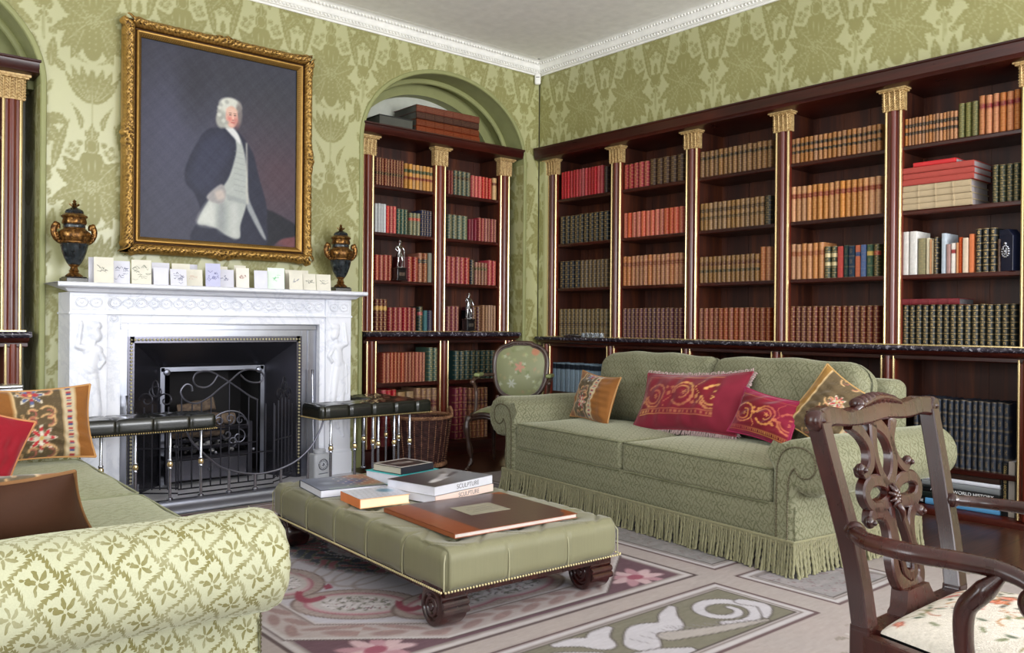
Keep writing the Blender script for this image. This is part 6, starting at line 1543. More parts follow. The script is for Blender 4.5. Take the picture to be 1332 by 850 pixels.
    if fringe:
        m = MB(); rs = random.Random(5)
        def strand(px, py, nx_, ny_):
            ph = rs.uniform(0, 6); fl = rs.uniform(.006, .022); z0 = rs.uniform(.006, .016); seg = 6; r0 = .0058; pts_ = []; k = 15
            sx_ = rs.uniform(-.006, .006); V = []
            for i in range(k+1):
                q = i/k; z = .150-(.150-z0)*q; o_ = fl*q**1.5+.004*math.sin(q*4+ph)*q
                c_ = Vector((px+nx_*o_+ny_*sx_*q, py+ny_*o_+nx_*sx_*q, z)); tw = q*10+ph
                for j in range(seg):
                    an = 2*PI*j/seg; rr = r0*(1+.34*math.cos(2*(an-tw*1.5)))*(1.0+.15*q); V.append((c_.x+rr*math.cos(an), c_.y+rr*math.sin(an), c_.z))
            m.add(V, [(i*seg+j, (i+1)*seg+j, (i+1)*seg+(j+1) % seg, i*seg+(j+1) % seg) for i in range(k) for j in range(seg)]+[tuple(k*seg+j for j in range(seg))])
        u = -.008
        while u < L+.01: strand(u, -.004+rs.uniform(-.003, .003), 0, -1); u += .0128
        for side in (0, 1):
            v = .0
            while v < D: strand(-.006 if side == 0 else L+.006, v, -1 if side == 0 else 1, 0); v += .0128
        fg = m.build('bullion_fringe', FRINGE, t, sharp=180); fg['kind'] = 'stuff'
        m = MB(); hd_ = [(-.006, D-.02, .153), (-.006, -.004, .153), (L+.006, -.004, .153), (L+.006, D-.02, .153)]
        m.tube(hd_, .007, 8); m.tube([(a, b, c-.012) for a, b, c in hd_], .005, 8); m.build('fringe_heading', FRINGE, t)
    for x in (.08, L-.08):
        for y in (.08, D-.08):
            m = MB(); m.lathe([(.022, 0), (.028, .05), (.03, .15)], 12, c=(x, y, .0085)); m.build('leg', WOOD_CH, t)
    return t
SR = (-1.515, -1.37, .0); SRZ = math.atan2(-.9947, -.1023)
SEATV = plainvel('sage_plain_velvet', srgb(124, 130, 98))
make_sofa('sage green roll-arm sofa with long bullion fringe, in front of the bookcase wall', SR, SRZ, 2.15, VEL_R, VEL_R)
SLZ = math.atan2(.9995, .03); SLP = (-3.99, -3.385, 0)
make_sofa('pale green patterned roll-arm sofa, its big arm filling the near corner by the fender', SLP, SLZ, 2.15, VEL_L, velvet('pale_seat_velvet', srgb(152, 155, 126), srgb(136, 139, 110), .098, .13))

# ------------------------------------------------------------ scatter cushions
def local(M_loc, M_rz, u, v, z):
    c, s = math.cos(M_rz), math.sin(M_rz); return Vector((M_loc[0]+u*c-v*s, M_loc[1]+u*s+v*c, z))
def cushion(name, label, w, h, t_, loc, rot, paint, backc, pipec, n=70, tassel=None, taper=0.0, group='scatter cushions on the sofas', velv=.3):
    """Front faces local -y."""
    r = thing('cushion', label, 'cushion', loc, 0, group); r.rotation_euler = rot
    a = np.linspace(-1, 1, n); A, B = np.meshgrid(a, a, indexing='ij')
    X = w/2*A*(1-.055*(1-B*B)*1.0)*1.0; Z = h/2*B*(1-.075*(1-A*A))
    X = X*(1+.03*A*A*B*B)*(1-taper*B); Z = Z*(1+.05*A*A*B*B)
    T = t_/2*((1-np.abs(A)**2.4)**.62)*((1-np.abs(B)**2.4)**.62)
    rs = np.random.default_rng(int(w*1000+h*777)); wr = np.zeros_like(A)
    for k in range(5): f = rs.uniform(3, 8); th = rs.uniform(0, PI); wr += .0022*np.sin(f*(A*math.cos(th)+B*math.sin(th))*PI+rs.uniform(0, 6))
    edge = (1-A**6)*(1-B**6); T2 = T+wr*edge
    def fm(attrname):
        def fn(g):
            f = g.noise(g.coord(), 240, 2); return {'Base Color': g.hsv(g.attr('pat'), v=g.mixf(f, .85, 1.12)), 'Roughness': .72, 'Normal': g.bump(f, .2, .002)}
        return fn
    mt = material('embroidered_velvet', fn=fm('pat'), sheen=velv, spec=.25)
    Pf = np.stack([X, -T2, Z], -1).reshape(-1, 3); Pb = np.stack([X, T, Z], -1).reshape(-1, 3)
    dense('cushion_front', Pf, n, n, mt, srgb_np(paint((A+1)/2, (B+1)/2)), parent=r)
    o = dense('cushion_back', Pb, n, n, plainvel('velvet_%d_%d_%d' % tuple(backc), srgb(*backc), .05), parent=r)
    m = MB(); e = [(-1, b_) for b_ in a[::3]]+[(b_, 1) for b_ in a[::3]]+[(1, -b_) for b_ in a[::3]]+[(-b_, -1) for b_ in a[::3]]
    def ep(A_, B_): x = w/2*A_*(1-.055*(1-B_*B_)); z = h/2*B_*(1-.075*(1-A_*A_)); return (x*(1+.03*A_*A_*B_*B_)*(1-taper*B_), 0, z*(1+.05*A_*A_*B_*B_))
    m.tube([ep(*q) for q in e], .0048, 6, closed=True); m.build('piping', material('piping_%d_%d' % (pipec[0], pipec[2]), color=srgb(*pipec), rough=.7), r)
    if tassel:
        m = MB(); rs2 = random.Random(3)
        for side in tassel[1]:
            for k in range(110):
                q = -1+2*k/109
                A_, B_ = ((-1, q), (1, q), (q, -1), (q, 1))[side]; p = Vector(ep(A_, B_)); d = Vector(((-1, 0, 0), (1, 0, 0), (0, 0, -1), (0, 0, 1))[side])
                l_ = rs2.uniform(.020, .030); m.tube([p, p+d*l_*.5+Vector((rs2.uniform(-.003, .003), rs2.uniform(-.006, .006), rs2.uniform(-.003, .003))), p+d*l_+Vector((0, rs2.uniform(-.008, .008), -.006))], [.0022, .0028, .0022], 4)
        f = m.build('cushion_fringe', material('fringe_%d' % tassel[0][0], color=srgb(*tassel[0]), rough=.7), r, sharp=180); f['kind'] = 'stuff'
    return r
def base(A, c, s=0):
    col = np.empty(A.shape+(3,)); col[:] = c; rs = np.random.default_rng(s)
    n = np.zeros_like(A)
    return col
def layer(col, m, c, a=1.0): k = (np.clip(m, 0, 1)*a)[..., None]; col[:] = col*(1-k)+np.array(c, float)*k
def sft(d, w=.012): return np.clip(.5-d/w, 0, 1)
def p_band(vert=True, x0=.28, x1=.80, flower=((.56, .30), (.56, .86)), vel=(140, 88, 38), w2h=1.6):
    """tobacco velvet with a needlework band: rosettes, scrolls and a beaded border"""
    def f(A, B):
        col = base(A, vel); band = (A > x0) & (A < x1)
        layer(col, band*1.0, (92, 76, 52)); 
        for xx, wd, c in ((x0, .012, (206, 176, 130)), (x1, .012, (206, 176, 130)), (x1-.10, .008, (206, 176, 130))): layer(col, sft(np.abs(A-xx)-wd), c)
        mid = (A > x1-.10) & (A < x1); layer(col, mid*1.0, (196, 178, 146)); layer(col, mid*(np.sin(B*70) > .55)*(np.abs(A-x1+.05) < .022), (168, 62, 60)); layer(col, mid*(np.sin(B*70+2.2) > .75)*(np.abs(A-x1+.05) < .018), (70, 80, 120))
        cxm = (x0+x1-.10)/2; inb = (A > x0+.015) & (A < x1-.11)
        for (fx, fy), c1, c2 in zip(flower, ((186, 44, 52), (84, 98, 140)), ((214, 204, 186), (172, 56, 60))):
            x, y = (A-fx), (B-fy)/w2h*1.0; r = np.hypot(x, y); th = np.arctan2(y, x)
            layer(col, inb*sft(r-.125*(.72+.28*np.cos(8*th))), (214, 202, 180)); layer(col, inb*sft(r-.105*(.66+.34*np.cos(8*th))), c1); layer(col, inb*sft(r-.07*(.6+.4*np.cos(4*th))), c2); layer(col, inb*sft(r-.018), (226, 190, 110))
        for sx in (-1, 1):
            for yy in (.06, .50, .62, .98):
                x, y = A-cxm-sx*.07, (B-yy)/w2h; r = np.hypot(x, y); th = np.arctan2(y, x)
                layer(col, inb*sft(np.abs(r-.055-.008*th*sx)-.010, .01)*(np.sin(th+sx*1.2) > -.6), (200, 160, 112)); layer(col, inb*sft(np.abs(r-.033)-.006, .01)*(np.cos(th) > -.5), (176, 96, 84), .9)
        layer(col, inb*(np.sin(A*150)*np.sin(B*240) > .8), (120, 104, 76), .6)
        return col
    return f
def p_scroll(cloth, gold, border=(.10, .88, .18, .90), plainc=None, seed=1, sc=1.0, asp=2.0):
    """crimson velvet with a panel of gold arabesque scrolls and a line border"""
    def f(A, B):
        col = base(A, plainc or cloth); x0, x1, y0, y1 = border
        inn = (A > x0) & (A < x1) & (B > y0) & (B < y1); layer(col, inn*1.0, cloth)
        for yy in (y0+.02, y0+.10): layer(col, inn*sft(np.abs(B-yy)-.008), gold)
        layer(col, inn*(np.abs(B-y0-.06) < .022)*(np.sin(A*150/sc) > .1), gold, .9); layer(col, inn*sft(np.abs(B-y1+.02)-.007), gold, .8)
        body = inn & (B > y0+.13) & (B < y1-.05)
        P = .30/sc
        for k in range(-1, int(1/P)+2):
            cxx = x0+P*(k+.5); up = 1 if k % 2 else -1; cyy = (y0+y1)/2+.02*up
            x, y = (A-cxx)*asp, (B-cyy)*up; r = np.hypot(x, y); th = np.arctan2(y, x)
            w_ = .014*(1+.8*np.sin(th*7)**2)
            layer(col, body*sft(np.abs(r-.215)-w_, .012)*(th > -2.6), gold); layer(col, body*sft(np.abs(r-.12-.018*th)-.016, .012)*(th > -1.9), gold)
            x2, y2 = x-.03, y-.02; r2 = np.hypot(x2, y2); t2 = np.arctan2(y2, x2); layer(col, body*sft(r2-.055*(.6+.4*np.cos(5*t2))), gold)
            x3, y3 = (A-cxx-P/2)*asp, (B-cyy)*up+.12; r3 = np.hypot(x3, y3*.8); t3 = np.arctan2(y3, x3); layer(col, body*sft(r3-.095*(.55+.45*np.cos(3*t3+PI/2))), gold); layer(col, body*sft(r3-.035), cloth)
            layer(col, body*sft(np.abs((A-cxx-P/2)*asp+.05*np.sin(B*20))-.009)*(B*up > cyy*up), gold)
        rs = np.random.default_rng(seed); fade = np.clip(.75+.35*np.sin(A*5+B*4+seed), .55, 1)
        return base(A, plainc or cloth)*(1-fade[..., None])*1+col*fade[..., None]
    return f
# on the fringed sofa
def on_R(u, v, z, tilt, yaw=0, roll=0):
    p = local(SR, SRZ, u, v, z); M = Matrix.Rotation(SRZ+math.radians(yaw), 4, 'Z') @ Matrix.Rotation(math.radians(-tilt), 4, 'X') @ Matrix.Rotation(math.radians(roll), 4, 'Y'); return p, M.to_euler()
p, e = on_R(.37, .42, .602, 16, -12, 2)
cushion('c1', 'small brown velvet cushion with flowered needlework band, at the far arm of the fringed sofa', .48, .29, .12, p, e, p_band(x0=.17, x1=.66, flower=((.40, .34), (.40, 1.0))), (150, 98, 46), (176, 130, 80))
p, e = on_R(1.075, .505, .625, 26, 0, -4.0)
cushion('c2', 'large crimson cushion with gold scrollwork and pale fringe, centre of the fringed sofa', .74, .345, .15, p, e, p_scroll((122, 22, 36), (212, 158, 92), border=(.05, .82, .20, .93), plainc=(126, 28, 48)), (120, 28, 48), (140, 44, 60), tassel=((188, 162, 160), (1, 3, 2)))
p, e = on_R(1.625, .47, .598, 24, 6, 9)
cushion('c3', 'small crimson cushion with gold arabesques, right of the large fringed crimson one', .355, .235, .11, p, e, p_scroll((112, 16, 30), (200, 136, 74), border=(.02, .98, .05, .90), plainc=(140, 22, 62), seed=4, sc=.8, asp=1.4), (120, 20, 40), (150, 24, 70))
p, e = on_R(1.935, .575, .640, 20, 22, 33)
cushion('c4', 'gold-edged needlework cushion tipped against the arm behind the carved chair', .34, .34, .12, p, e, p_band(x0=.12, x1=.90, flower=((.50, .64), (.50, .15)), vel=(150, 110, 52), w2h=1.0), (160, 122, 66), (178, 140, 84))
# on the near sofa
cushion('c5', 'brown velvet cushion with red flower needlework, standing at the far end of the near sofa', .47, .295, .13, (-4.17, -1.56, .628), (math.radians(-14), 0, math.radians(4)), p_band(x0=.36, x1=.86, flower=((.56, .26), (.50, .92))), (150, 92, 36), (190, 140, 84))
cushion('c6', 'plain crimson cushion with knotted gold piping, leaning between two brown ones', .36, .36, .12, (-4.46, -2.02, .585), (math.radians(-12), math.radians(24), math.radians(8)), lambda A, B: base(A, (150, 20, 38)), (140, 18, 36), (196, 130, 84))
cushion('c7', 'dark brown velvet cushion, its back to the viewer, behind the big near arm', .50, .30, .19, (-4.56, -3.03, .548), (math.radians(-36), math.radians(0), math.radians(182)), p_band(x0=.2, x1=.85), (60, 31, 12), (128, 88, 50), velv=.0, taper=.26)

# ------------------------------------------------------------ buttoned ottoman
OTL = (-2.80, -2.41, 0); ORZ = math.radians(-2.66+5.3)
ORZ = math.atan2(1.486, .069)-PI/2
ot = thing('ottoman', 'low sage green buttoned ottoman table with dark scroll feet and nail trim', 'ottoman', OTL, ORZ)
def silk(g):
    v = g.coord(); n = g.noise(g.mapping(v, scale=(1, 1, .03)), 190, 3, .7); b = g.noise(v, 6, 3)
    return {'Base Color': g.hsv(srgb(124, 121, 93), v=g.add(g.mixf(n, .9, 1.1), g.mul(g.sub(b, .5), .18))), 'Roughness': .5, 'Normal': g.bump(n, .15, .001)}
SILK = material('ribbed_green_silk', fn=silk, sheen=.25, spec=.4)
OW, OL, OH, OZ = .835, 1.492, .148, .142
NBX, NBY = 3, 5
bt = [(-OW/2+OW*(i+.5+(.5 if j % 2 else 0))/NBX, -OL/2+OL*(j+.5)/(NBY)) for j in range(NBY) for i in range(NBX) if (i+.5+(.5 if j % 2 else 0))/NBX < .97]
btx = bt+[(-OW/2+.015, -OL/2+OL*(j+.5)/NBY) for j in range(1, NBY, 2)]
def odisp(p, nr):
    q = Vector(p)
    sx = min(abs(p.y-(-OL/2+OL*k/5.5)) for k in range(1, 6)); sy = min(abs(p.x-(-OW/2+OW*k/3.0)) for k in (1, 2))
    side = max(abs(p.x)/(OW/2), abs(p.y)/(OL/2))
    if p.z > -.02 and nr.z > .25:
        d = min(math.hypot(p.x-a, p.y-b) for a, b in bt); e = min(1, (1-max(abs(p.x)/(OW/2), 0))*5, (1-abs(p.y)/(OL/2))*8)
        q.z += .015*min(1, d/.12)-.011-.026*math.exp(-(d/.020)**2)
        # diagonal pleats between buttons
        a = ((p.x+OW/2)/(OW/NBX)+(p.y+OL/2)/(OL/NBY)); b = ((p.x+OW/2)/(OW/NBX)-(p.y+OL/2)/(OL/NBY))
        for f in (a, b): g_ = abs((f % 1.0)-.5); q.z -= .007*math.exp(-(g_/.035)**2)*(1 if d < .13 else .5)
    if abs(nr.x) > .35: q.x -= math.copysign(.016*math.exp(-(sx/.007)**2)-.012*math.sin(min(1, sx/.13)*PI/2), p.x)
    elif nr.z > .25 and side > .80: q.z -= .016*math.exp(-(sx/.009)**2)*(side-.80)/.2
    if abs(nr.y) > .35: q.y -= math.copysign(.006*math.exp(-(sy/.008)**2)-.005*math.sin(min(1, sy/.13)*PI/2), p.y)
    return q
m = MB(); rbox(m, OW, OL, OH, .040, (70, 170, 8), (0, 0, OZ+OH/2), odisp); top = m.build('upholstered_top', SILK, ot, sharp=180)
m = MB()
for a, b_ in bt: m.sphere((a, b_, OZ+OH-.017), .012, 10, 6, sc=(1, 1, .5))
m.build('button', SILK, top)
PPM = material('pale_silk_piping', color=srgb(160, 156, 126), rough=.5)
def pipe(pts, r): m = MB(); m.tube(pts, r, 6); m.build('piping', PPM, top)
for k in range(1, 6):
    y = -OL/2+OL*k/5.5
    for s in (-1, 1): pipe(spline([(s*(OW/2-.004), y, OZ+.012), (s*(OW/2-.003), y, OZ+.06), (s*(OW/2-.006), y, OZ+.108), (s*(OW/2-.022), y, OZ+OH-.018), (s*(OW/2-.06), y+.01, OZ+OH-.012)], 4), .0028)
for k in (1, 2):
    x = -OW/2+OW*k/3
    for s in (-1, 1): pipe(spline([(x, s*(OL/2-.002), OZ+.012), (x, s*(OL/2-.001), OZ+.06), (x, s*(OL/2-.004), OZ+.108), (x, s*(OL/2-.022), OZ+OH-.016)], 4), .0022)
for sx in (-1, 1):
    for sy in (-1, 1): pipe([(sx*(OW/2-.012), sy*(OL/2-.012), OZ+.01), (sx*(OW/2-.012), sy*(OL/2-.012), OZ+.105), (sx*(OW/2-.03), sy*(OL/2-.03), OZ+.138)], .0028)
m = MB()
for k in range(int(OL/.013)+1):
    for s in (-1, 1): m.sphere((s*(OW/2+.001), -OL/2+.01+k*.013*(OL-.02)/(OL), OZ+.010), .0045, 6, 4)
for k in range(int(OW/.013)+1):
    for s in (-1, 1): m.sphere((-OW/2+.01+k*.013*(OW-.02)/OW, s*(OL/2+.001), OZ+.010), .0045, 6, 4)
m.build('nail_trim', material('pale_nail', color=srgb(222, 208, 160), rough=.35, metal=.5), top, sharp=180)
m = MB(); m.bx(-OW/2+.03, OW/2-.03, -OL/2+.03, OL/2-.03, OZ-.02, OZ+.01); m.build('frame', WOOD_CH, ot, smooth=False)
DKW = material('dark_scroll_wood', fn=_wood(srgb(24, 9, 8), srgb(44, 16, 14), srgb(62, 24, 20), rough=.2), coat=.6)
for sx in (-1, 1):
    for sy in (-1, 1):
        cx_, cy_ = sx*(OW/2-.075), sy*(OL/2-.105); m = MB(); R = .069; w = .105
        rings = [(.001, w/2+.004), (.012, w/2+.004), (.016, w/2-.004), (.022, w/2-.004), (.026, w/2+.003), (.034, w/2+.003), (.038, w/2-.006), (.046, w/2-.006), (.050, w/2+.002), (.060, w/2+.002), (R-.003, w/2), (R, w/2-.006)]
        prof = [(r, -z) for r, z in rings]+[(r, z) for r, z in reversed(rings)]
        M = Matrix.Translation((cx_, cy_, .0085+R)) @ Matrix.Rotation(PI/2, 4, 'Y'); m.lathe(prof, 40, M=M)
        for k, (dy, z0, z1) in enumerate(((.040, .118, .150), (.056, .104, .128), (.066, .082, .106), (.070, .058, .084))):
            yy = cy_+sy*(dy-.010); m.bx(cx_-w/2, cx_+w/2, yy-sy*.05, yy+sy*.012, z0, z1)
            m.tube([(cx_-w/2, yy+sy*.010, (z0+z1)/2), (cx_+w/2, yy+sy*.010, (z0+z1)/2)], .0125, 10)
        m.bx(cx_-w/2, cx_+w/2, cy_-.06, cy_+.06, .11, .155); m.build('scroll_foot', DKW, ot, sharp=35)

# ------------------------------------------------------------ books on the ottoman
def slab_book(name, label, corners, z, th, cover, page, spine=None, fn=None, spine_side='x+', group=None, letter=None, cat='book'):
    """corners: near-left, near-right, far-right, far-left in world x, y."""
    c = [Vector((a, b, 0)) for a, b in corners]; ctr = sum(c, Vector())/4
    ex = (c[1]-c[0]+c[2]-c[3])/2; w = ex.length; ey = (c[3]-c[0]+c[2]-c[1])/2; d = ey.length; rz = math.atan2(ex.y, ex.x)
    t = thing(name, label, cat, (ctr.x, ctr.y, z), rz, group); b = .0025
    m = MB(); m.bx(-w/2+.004, w/2-.004, -d/2+.004, d/2-.004, b, th-b); m.build('page_block', page, t, smooth=False)
    m = MB(); m.bx(-w/2, w/2, -d/2, d/2, 0, b)
    nx = 40; m2 = MB()
    m.bx(-w/2, w/2, -d/2, d/2, th-b, th)
    if spine_side == 'x+': m.bx(w/2-.003, w/2, -d/2, d/2, 0, th)
    if spine_side == 'x-': m.bx(-w/2, -w/2+.003, -d/2, d/2, 0, th)
    if spine_side == 'y-': m.bx(-w/2, w/2, -d/2, -d/2+.003, 0, th)
    if spine_side == 'y+': m.bx(-w/2, w/2, d/2-.003, d/2, 0, th)
    cv = m.build('cover', [cover, spine or cover], t, smooth=False, bevel=.001)
    if spine:
        for p_ in cv.data.polygons[12:]: p_.material_index = 1
    if fn:
        n = 60; U_, V_ = np.meshgrid(np.linspace(0, 1, n), np.linspace(0, 1, n), indexing='ij'); P = np.stack([-w/2+.001+(w-.002)*U_, -d/2+.001+(d-.002)*V_, np.full_like(U_, th+.0006)], -1).reshape(-1, 3)
        dense('jacket_print', P, n, n, material('printed_jacket', fn=lambda g: {'Base Color': g.attr('pat'), 'Roughness': .28}), srgb_np(fn(U_, V_)), parent=t)
    if letter:
        for txt, x, y, zz, size, rot, mt in letter: lettering(txt, size, cv, (x*w, y*d, zz*th), rot, mt)
    return t, w, d
WHP = material('white_pages', color=srgb(226, 226, 238), rough=.7); CRP = material('cream_pages', color=srgb(236, 218, 186), rough=.8)
INK = material('grey_print', color=srgb(110, 108, 112), rough=.7); WHT = material('white_print', color=srgb(236, 236, 236), rough=.6)
TOPZ = .2935
def f_blue(U, V):
    c = base(U, (86, 92, 112)); layer(c, sft(np.hypot((U-.28), (V-.45)*.9)-.24, .2), (40, 46, 66)); layer(c, sft(np.hypot(U-.25, V-.5)-.10, .12), (110, 118, 134)); layer(c, sft(np.hypot((U-.62)/1.4, V-.42)-.14, .1), (52, 60, 116)); layer(c, sft(.78-U-.15*np.sin(V*9), .2), (156, 108, 78)); layer(c, (np.sin(U*37)*np.sin(V*29) > .75)*(U > .4)*1.0, (196, 176, 166)); layer(c, (np.sin(U*23+2)*np.sin(V*33) > .7)*(U > .6)*1.0, (150, 60, 50)); layer(c, sft(V-.12, .1)*(U > .15), (120, 140, 130), .8); return c
zl = TOPZ
slab_book('art_book', 'art book with blue collage cover, the farthest left on the ottoman', [(-3.169, -2.118), (-2.864, -2.166), (-2.82, -1.875), (-3.12, -1.83)], zl, .034, material('dark_blue_board', color=srgb(50, 56, 74), rough=.3), WHP, fn=f_blue, spine_side='y+')
def f_cream(U, V):
    c = base(U, (206, 208, 220)); layer(c, (np.sin(U*60+3*np.sin(V*20))*np.sin(V*50) > .4)*1.0, (170, 172, 182), .7); layer(c, sft(np.hypot(U-.74, (V-.6)*.8)-.15, .1), (112, 150, 172)); return c
slab_book('hardback_book', 'small cream-edged book with orange spine, in front of the blue art book', [(-3.142, -2.407), (-2.918, -2.434), (-2.893, -2.230), (-3.118, -2.203)], zl, .039, material('apricot_board', color=srgb(232, 180, 130), rough=.5), CRP, fn=f_cream, spine_side='x-', spine=material('orange_spine', color=srgb(226, 130, 74), rough=.5))
def f_sculpt(U, V):
    c = base(U, (132, 134, 140)); layer(c, sft(U-.42-.25*(V-.5), .5), (62, 60, 66)); 
    for q, (x0, y0, x1, y1, r, cc) in enumerate(((.30, .35, .62, .50, .07, (190, 190, 196)), (.20, .30, .34, .36, .05, (214, 214, 218)), (.55, .50, .75, .78, .04, (84, 84, 92)), (.60, .45, .86, .62, .035, (70, 70, 80)), (.45, .42, .66, .62, .05, (176, 176, 184)))):
        dx, dy = x1-x0, y1-y0; t = np.clip(((U-x0)*dx+(V-y0)*dy)/(dx*dx+dy*dy), 0, 1); layer(c, sft(np.hypot(U-x0-t*dx, V-y0-t*dy)-r, .05), cc)
    return c
S1 = [(-2.852, -2.524), (-2.478, -2.448), (-2.535, -2.165), (-2.905, -2.241)]
GREYB = material('grey_board', color=srgb(212, 212, 220), rough=.35); PINKB = material('pale_pink_board', color=srgb(232, 206, 196), rough=.45)
slab_book('art_book', 'pink-spined sculpture book, the lower of the pair on the ottoman', S1, zl, .034, GREYB, WHP, spine=PINKB, spine_side='y-', letter=[('SCULPTURE', .06, -.5, .5, .026, (PI/2, 0, 0), INK)])
slab_book('art_book', 'grey sculpture book with reclining figure on its cover, on top of the pink-spined one', [(a-.004, b_+.002) for a, b_ in S1], zl+.0345, .038, GREYB, WHP, fn=f_sculpt, spine_side='y-', letter=[('SCULPTURE', .06, -.5, .5, .028, (PI/2, 0, 0), INK)])
TEALM = material('turquoise_board', color=srgb(64, 196, 200), rough=.35)
T1 = [(-2.76, -2.112), (-2.505, -2.065), (-2.548, -1.83), (-2.803, -1.877)]
slab_book('hardback_book', 'bright turquoise book lying under the black and white one', T1, zl, .052, TEALM, WHP, spine_side='y-')
def f_bw(U, V):
    c = base(U, (34, 34, 38)); layer(c, sft(np.maximum(np.abs(U-.5)-.44, np.abs(V-.5)-.42)*-1, .02), (210, 206, 202)); layer(c, sft(np.hypot((U-.4)/1.6, V-.55)-.16, .1), (120, 116, 114)); layer(c, sft(np.hypot(U-.68, V-.5)-.1, .1), (176, 170, 164)); return c
T2 = [(-2.745, -2.100), (-2.535, -2.062), (-2.572, -1.868), (-2.782, -1.906)]
slab_book('hardback_book', 'black and white photographic book on top of the turquoise one', T2, zl+.0525, .033, material('black_board', color=srgb(36, 36, 44), rough=.35), material('tan_pages', color=srgb(196, 186, 170), rough=.8), fn=f_bw, spine_side='y-')
def f_folio(U, V):
    c = base(U, (82, 58, 54)); layer(c, sft(U-.20, .01), (136, 70, 38)); layer(c, sft(.935-U+.10*np.abs(V-.0)*0-.0, .01)*(((1-U)+V) < .17), (140, 74, 40)); layer(c, (((1-U)+V) < .13)*1.0, (140, 74, 40)); layer(c, (((1-U)+(1-V)) < .13)*1.0, (140, 74, 40))
    n = np.sin(U*90)*np.sin(V*7)+np.sin(V*60+U*9); c += n[..., None]*1.5; return c
F1 = [(-3.135, -3.036), (-2.565, -3.070), (-2.525, -2.555), (-3.095, -2.520)]
ft, fw_, fd_ = slab_book('folio', 'large flat brown folio with tan leather spine and grey title label', F1, zl+.002, .017, material('tan_leather_edge', color=srgb(146, 78, 44), rough=.4), material('grey_pages', color=srgb(206, 196, 190), rough=.8), fn=f_folio, spine_side='x-', cat='folio')
m = MB(); m.bx(-.075, .115, -.05, .10, .0178, .0186); tl = m.build('title_label', material('grey_label', color=srgb(150, 144, 126), rough=.6), ft, smooth=False)
m = MB()
for k in range(4): m.bx(-.02-.02*(k % 2), .07+.015*(k % 2), .055-.022*k, .058-.022*k, .0186, .0189)
m.build('label_lines', material('faint_print', color=srgb(112, 106, 96), rough=.7), tl, smooth=False)
# ------------------------------------------------------------ lying books, folios and oddments on the shelves
def lying(name, label, x0, x1, y0, y1, z, th, cover, page, side, group=None, bands=0, spm=None, letter=None, round_=True):
    """Flat book in world axes; side is where the spine faces: 'x-' (right wall) or 'y-' (left wall)."""
    cx_, cy_ = (x0+x1)/2, (y0+y1)/2; w, d = x1-x0, y1-y0
    t = thing(name, label, 'book', (cx_, cy_, z), 0, group); b = .003
    m = MB(); m.bx(-w/2+.006, w/2-.005, -d/2+.005, d/2-.005, b, th-b); m.build('page_block', page, t, smooth=False)
    m = MB(); m.bx(-w/2, w/2, -d/2, d/2, 0, b); m.bx(-w/2, w/2, -d/2, d/2, th-b, th)
    if side == 'x-':
        pr = [(-w/2-.006*math.sin(PI*k/8), th/2-th/2*math.cos(PI*k/8)) for k in range(9)]+[(-w/2+.008, th), (-w/2+.008, 0)]
        m.extrude(pr, lambda t_, a, c: (a, t_, c), [-d/2, d/2])
        for k in range(bands): y = -d/2+d*(k+1)/(bands+1); m.extrude([(a-.003, c) for a, c in pr[:9]]+pr[9:], lambda t_, a, c: (a, t_, c), [y-.004, y+.004])
    else:
        pr = [(-d/2-.008*math.sin(PI*k/8), th/2-th/2*math.cos(PI*k/8)) for k in range(9)]+[(-d/2+.008, th), (-d/2+.008, 0)]
        m.extrude(pr, lambda t_, a, c: (t_, a, c), [-w/2, w/2])
        for k in range(bands): x = -w/2+w*(k+1)/(bands+1); m.extrude([(a-.003, c) for a, c in pr[:9]]+pr[9:], lambda t_, a, c: (t_, a, c), [x-.005, x+.005])
    cv = m.build('cover', cover, t, sharp=40)
    if letter:
        txt, size, yo, mt, rot = letter
        lettering(txt, size, cv, (-w/2-.0072, yo, th/2), rot, mt)
    return t
REDC = material('coral_cloth', color=srgb(166, 66, 56), rough=.7); BEI = material('oatmeal_cloth', color=srgb(178, 158, 126), rough=.8); LILP = material('lilac_grey_pages', color=srgb(160, 150, 150), rough=.8)
z = 1.7325
for k in range(4): lying('cloth_book', ['lowest oatmeal book of the flat stack, right-hand bay, second shelf', 'second oatmeal book up in the flat stack, right-hand bay', 'third oatmeal book up in the flat stack, right-hand bay', 'fourth oatmeal book, directly under the coral ones in the flat stack'][k], .055+.004*(k % 2), .30, -3.500+.003*k, -3.112, z, .0355, BEI, LILP, 'x-', 'flat stack of large books', 3); z += .0358
for k in range(3): lying('cloth_book', ['lowest coral red book resting on the oatmeal ones', 'middle coral red book of the flat stack', 'top large coral red book, under the narrow bright red one'][k], .055+.004*(k % 2), .31, -3.507, -3.112+.001*k, z, .0345, REDC, LILP, 'x-', 'flat stack of large books', 0); z += .0348
lying('cloth_book', 'narrow bright red book lying on top of the coral and oatmeal stack', .06, .22, -3.41, -3.175, z, .026, material('bright_red_cloth', color=srgb(196, 40, 44), rough=.5), LILP, 'x-', 'flat stack of large books')
lying('red_leather_book', 'long dark red gilt book lying on top of the black-green set', .06, .27, -3.435, -3.112, .953+.2285+.001, .034, book_mat('lying_red', srgb(132, 24, 36), gilt=0), material('dark_grey_pages', color=srgb(88, 84, 86), rough=.8), 'x-', None, 5)
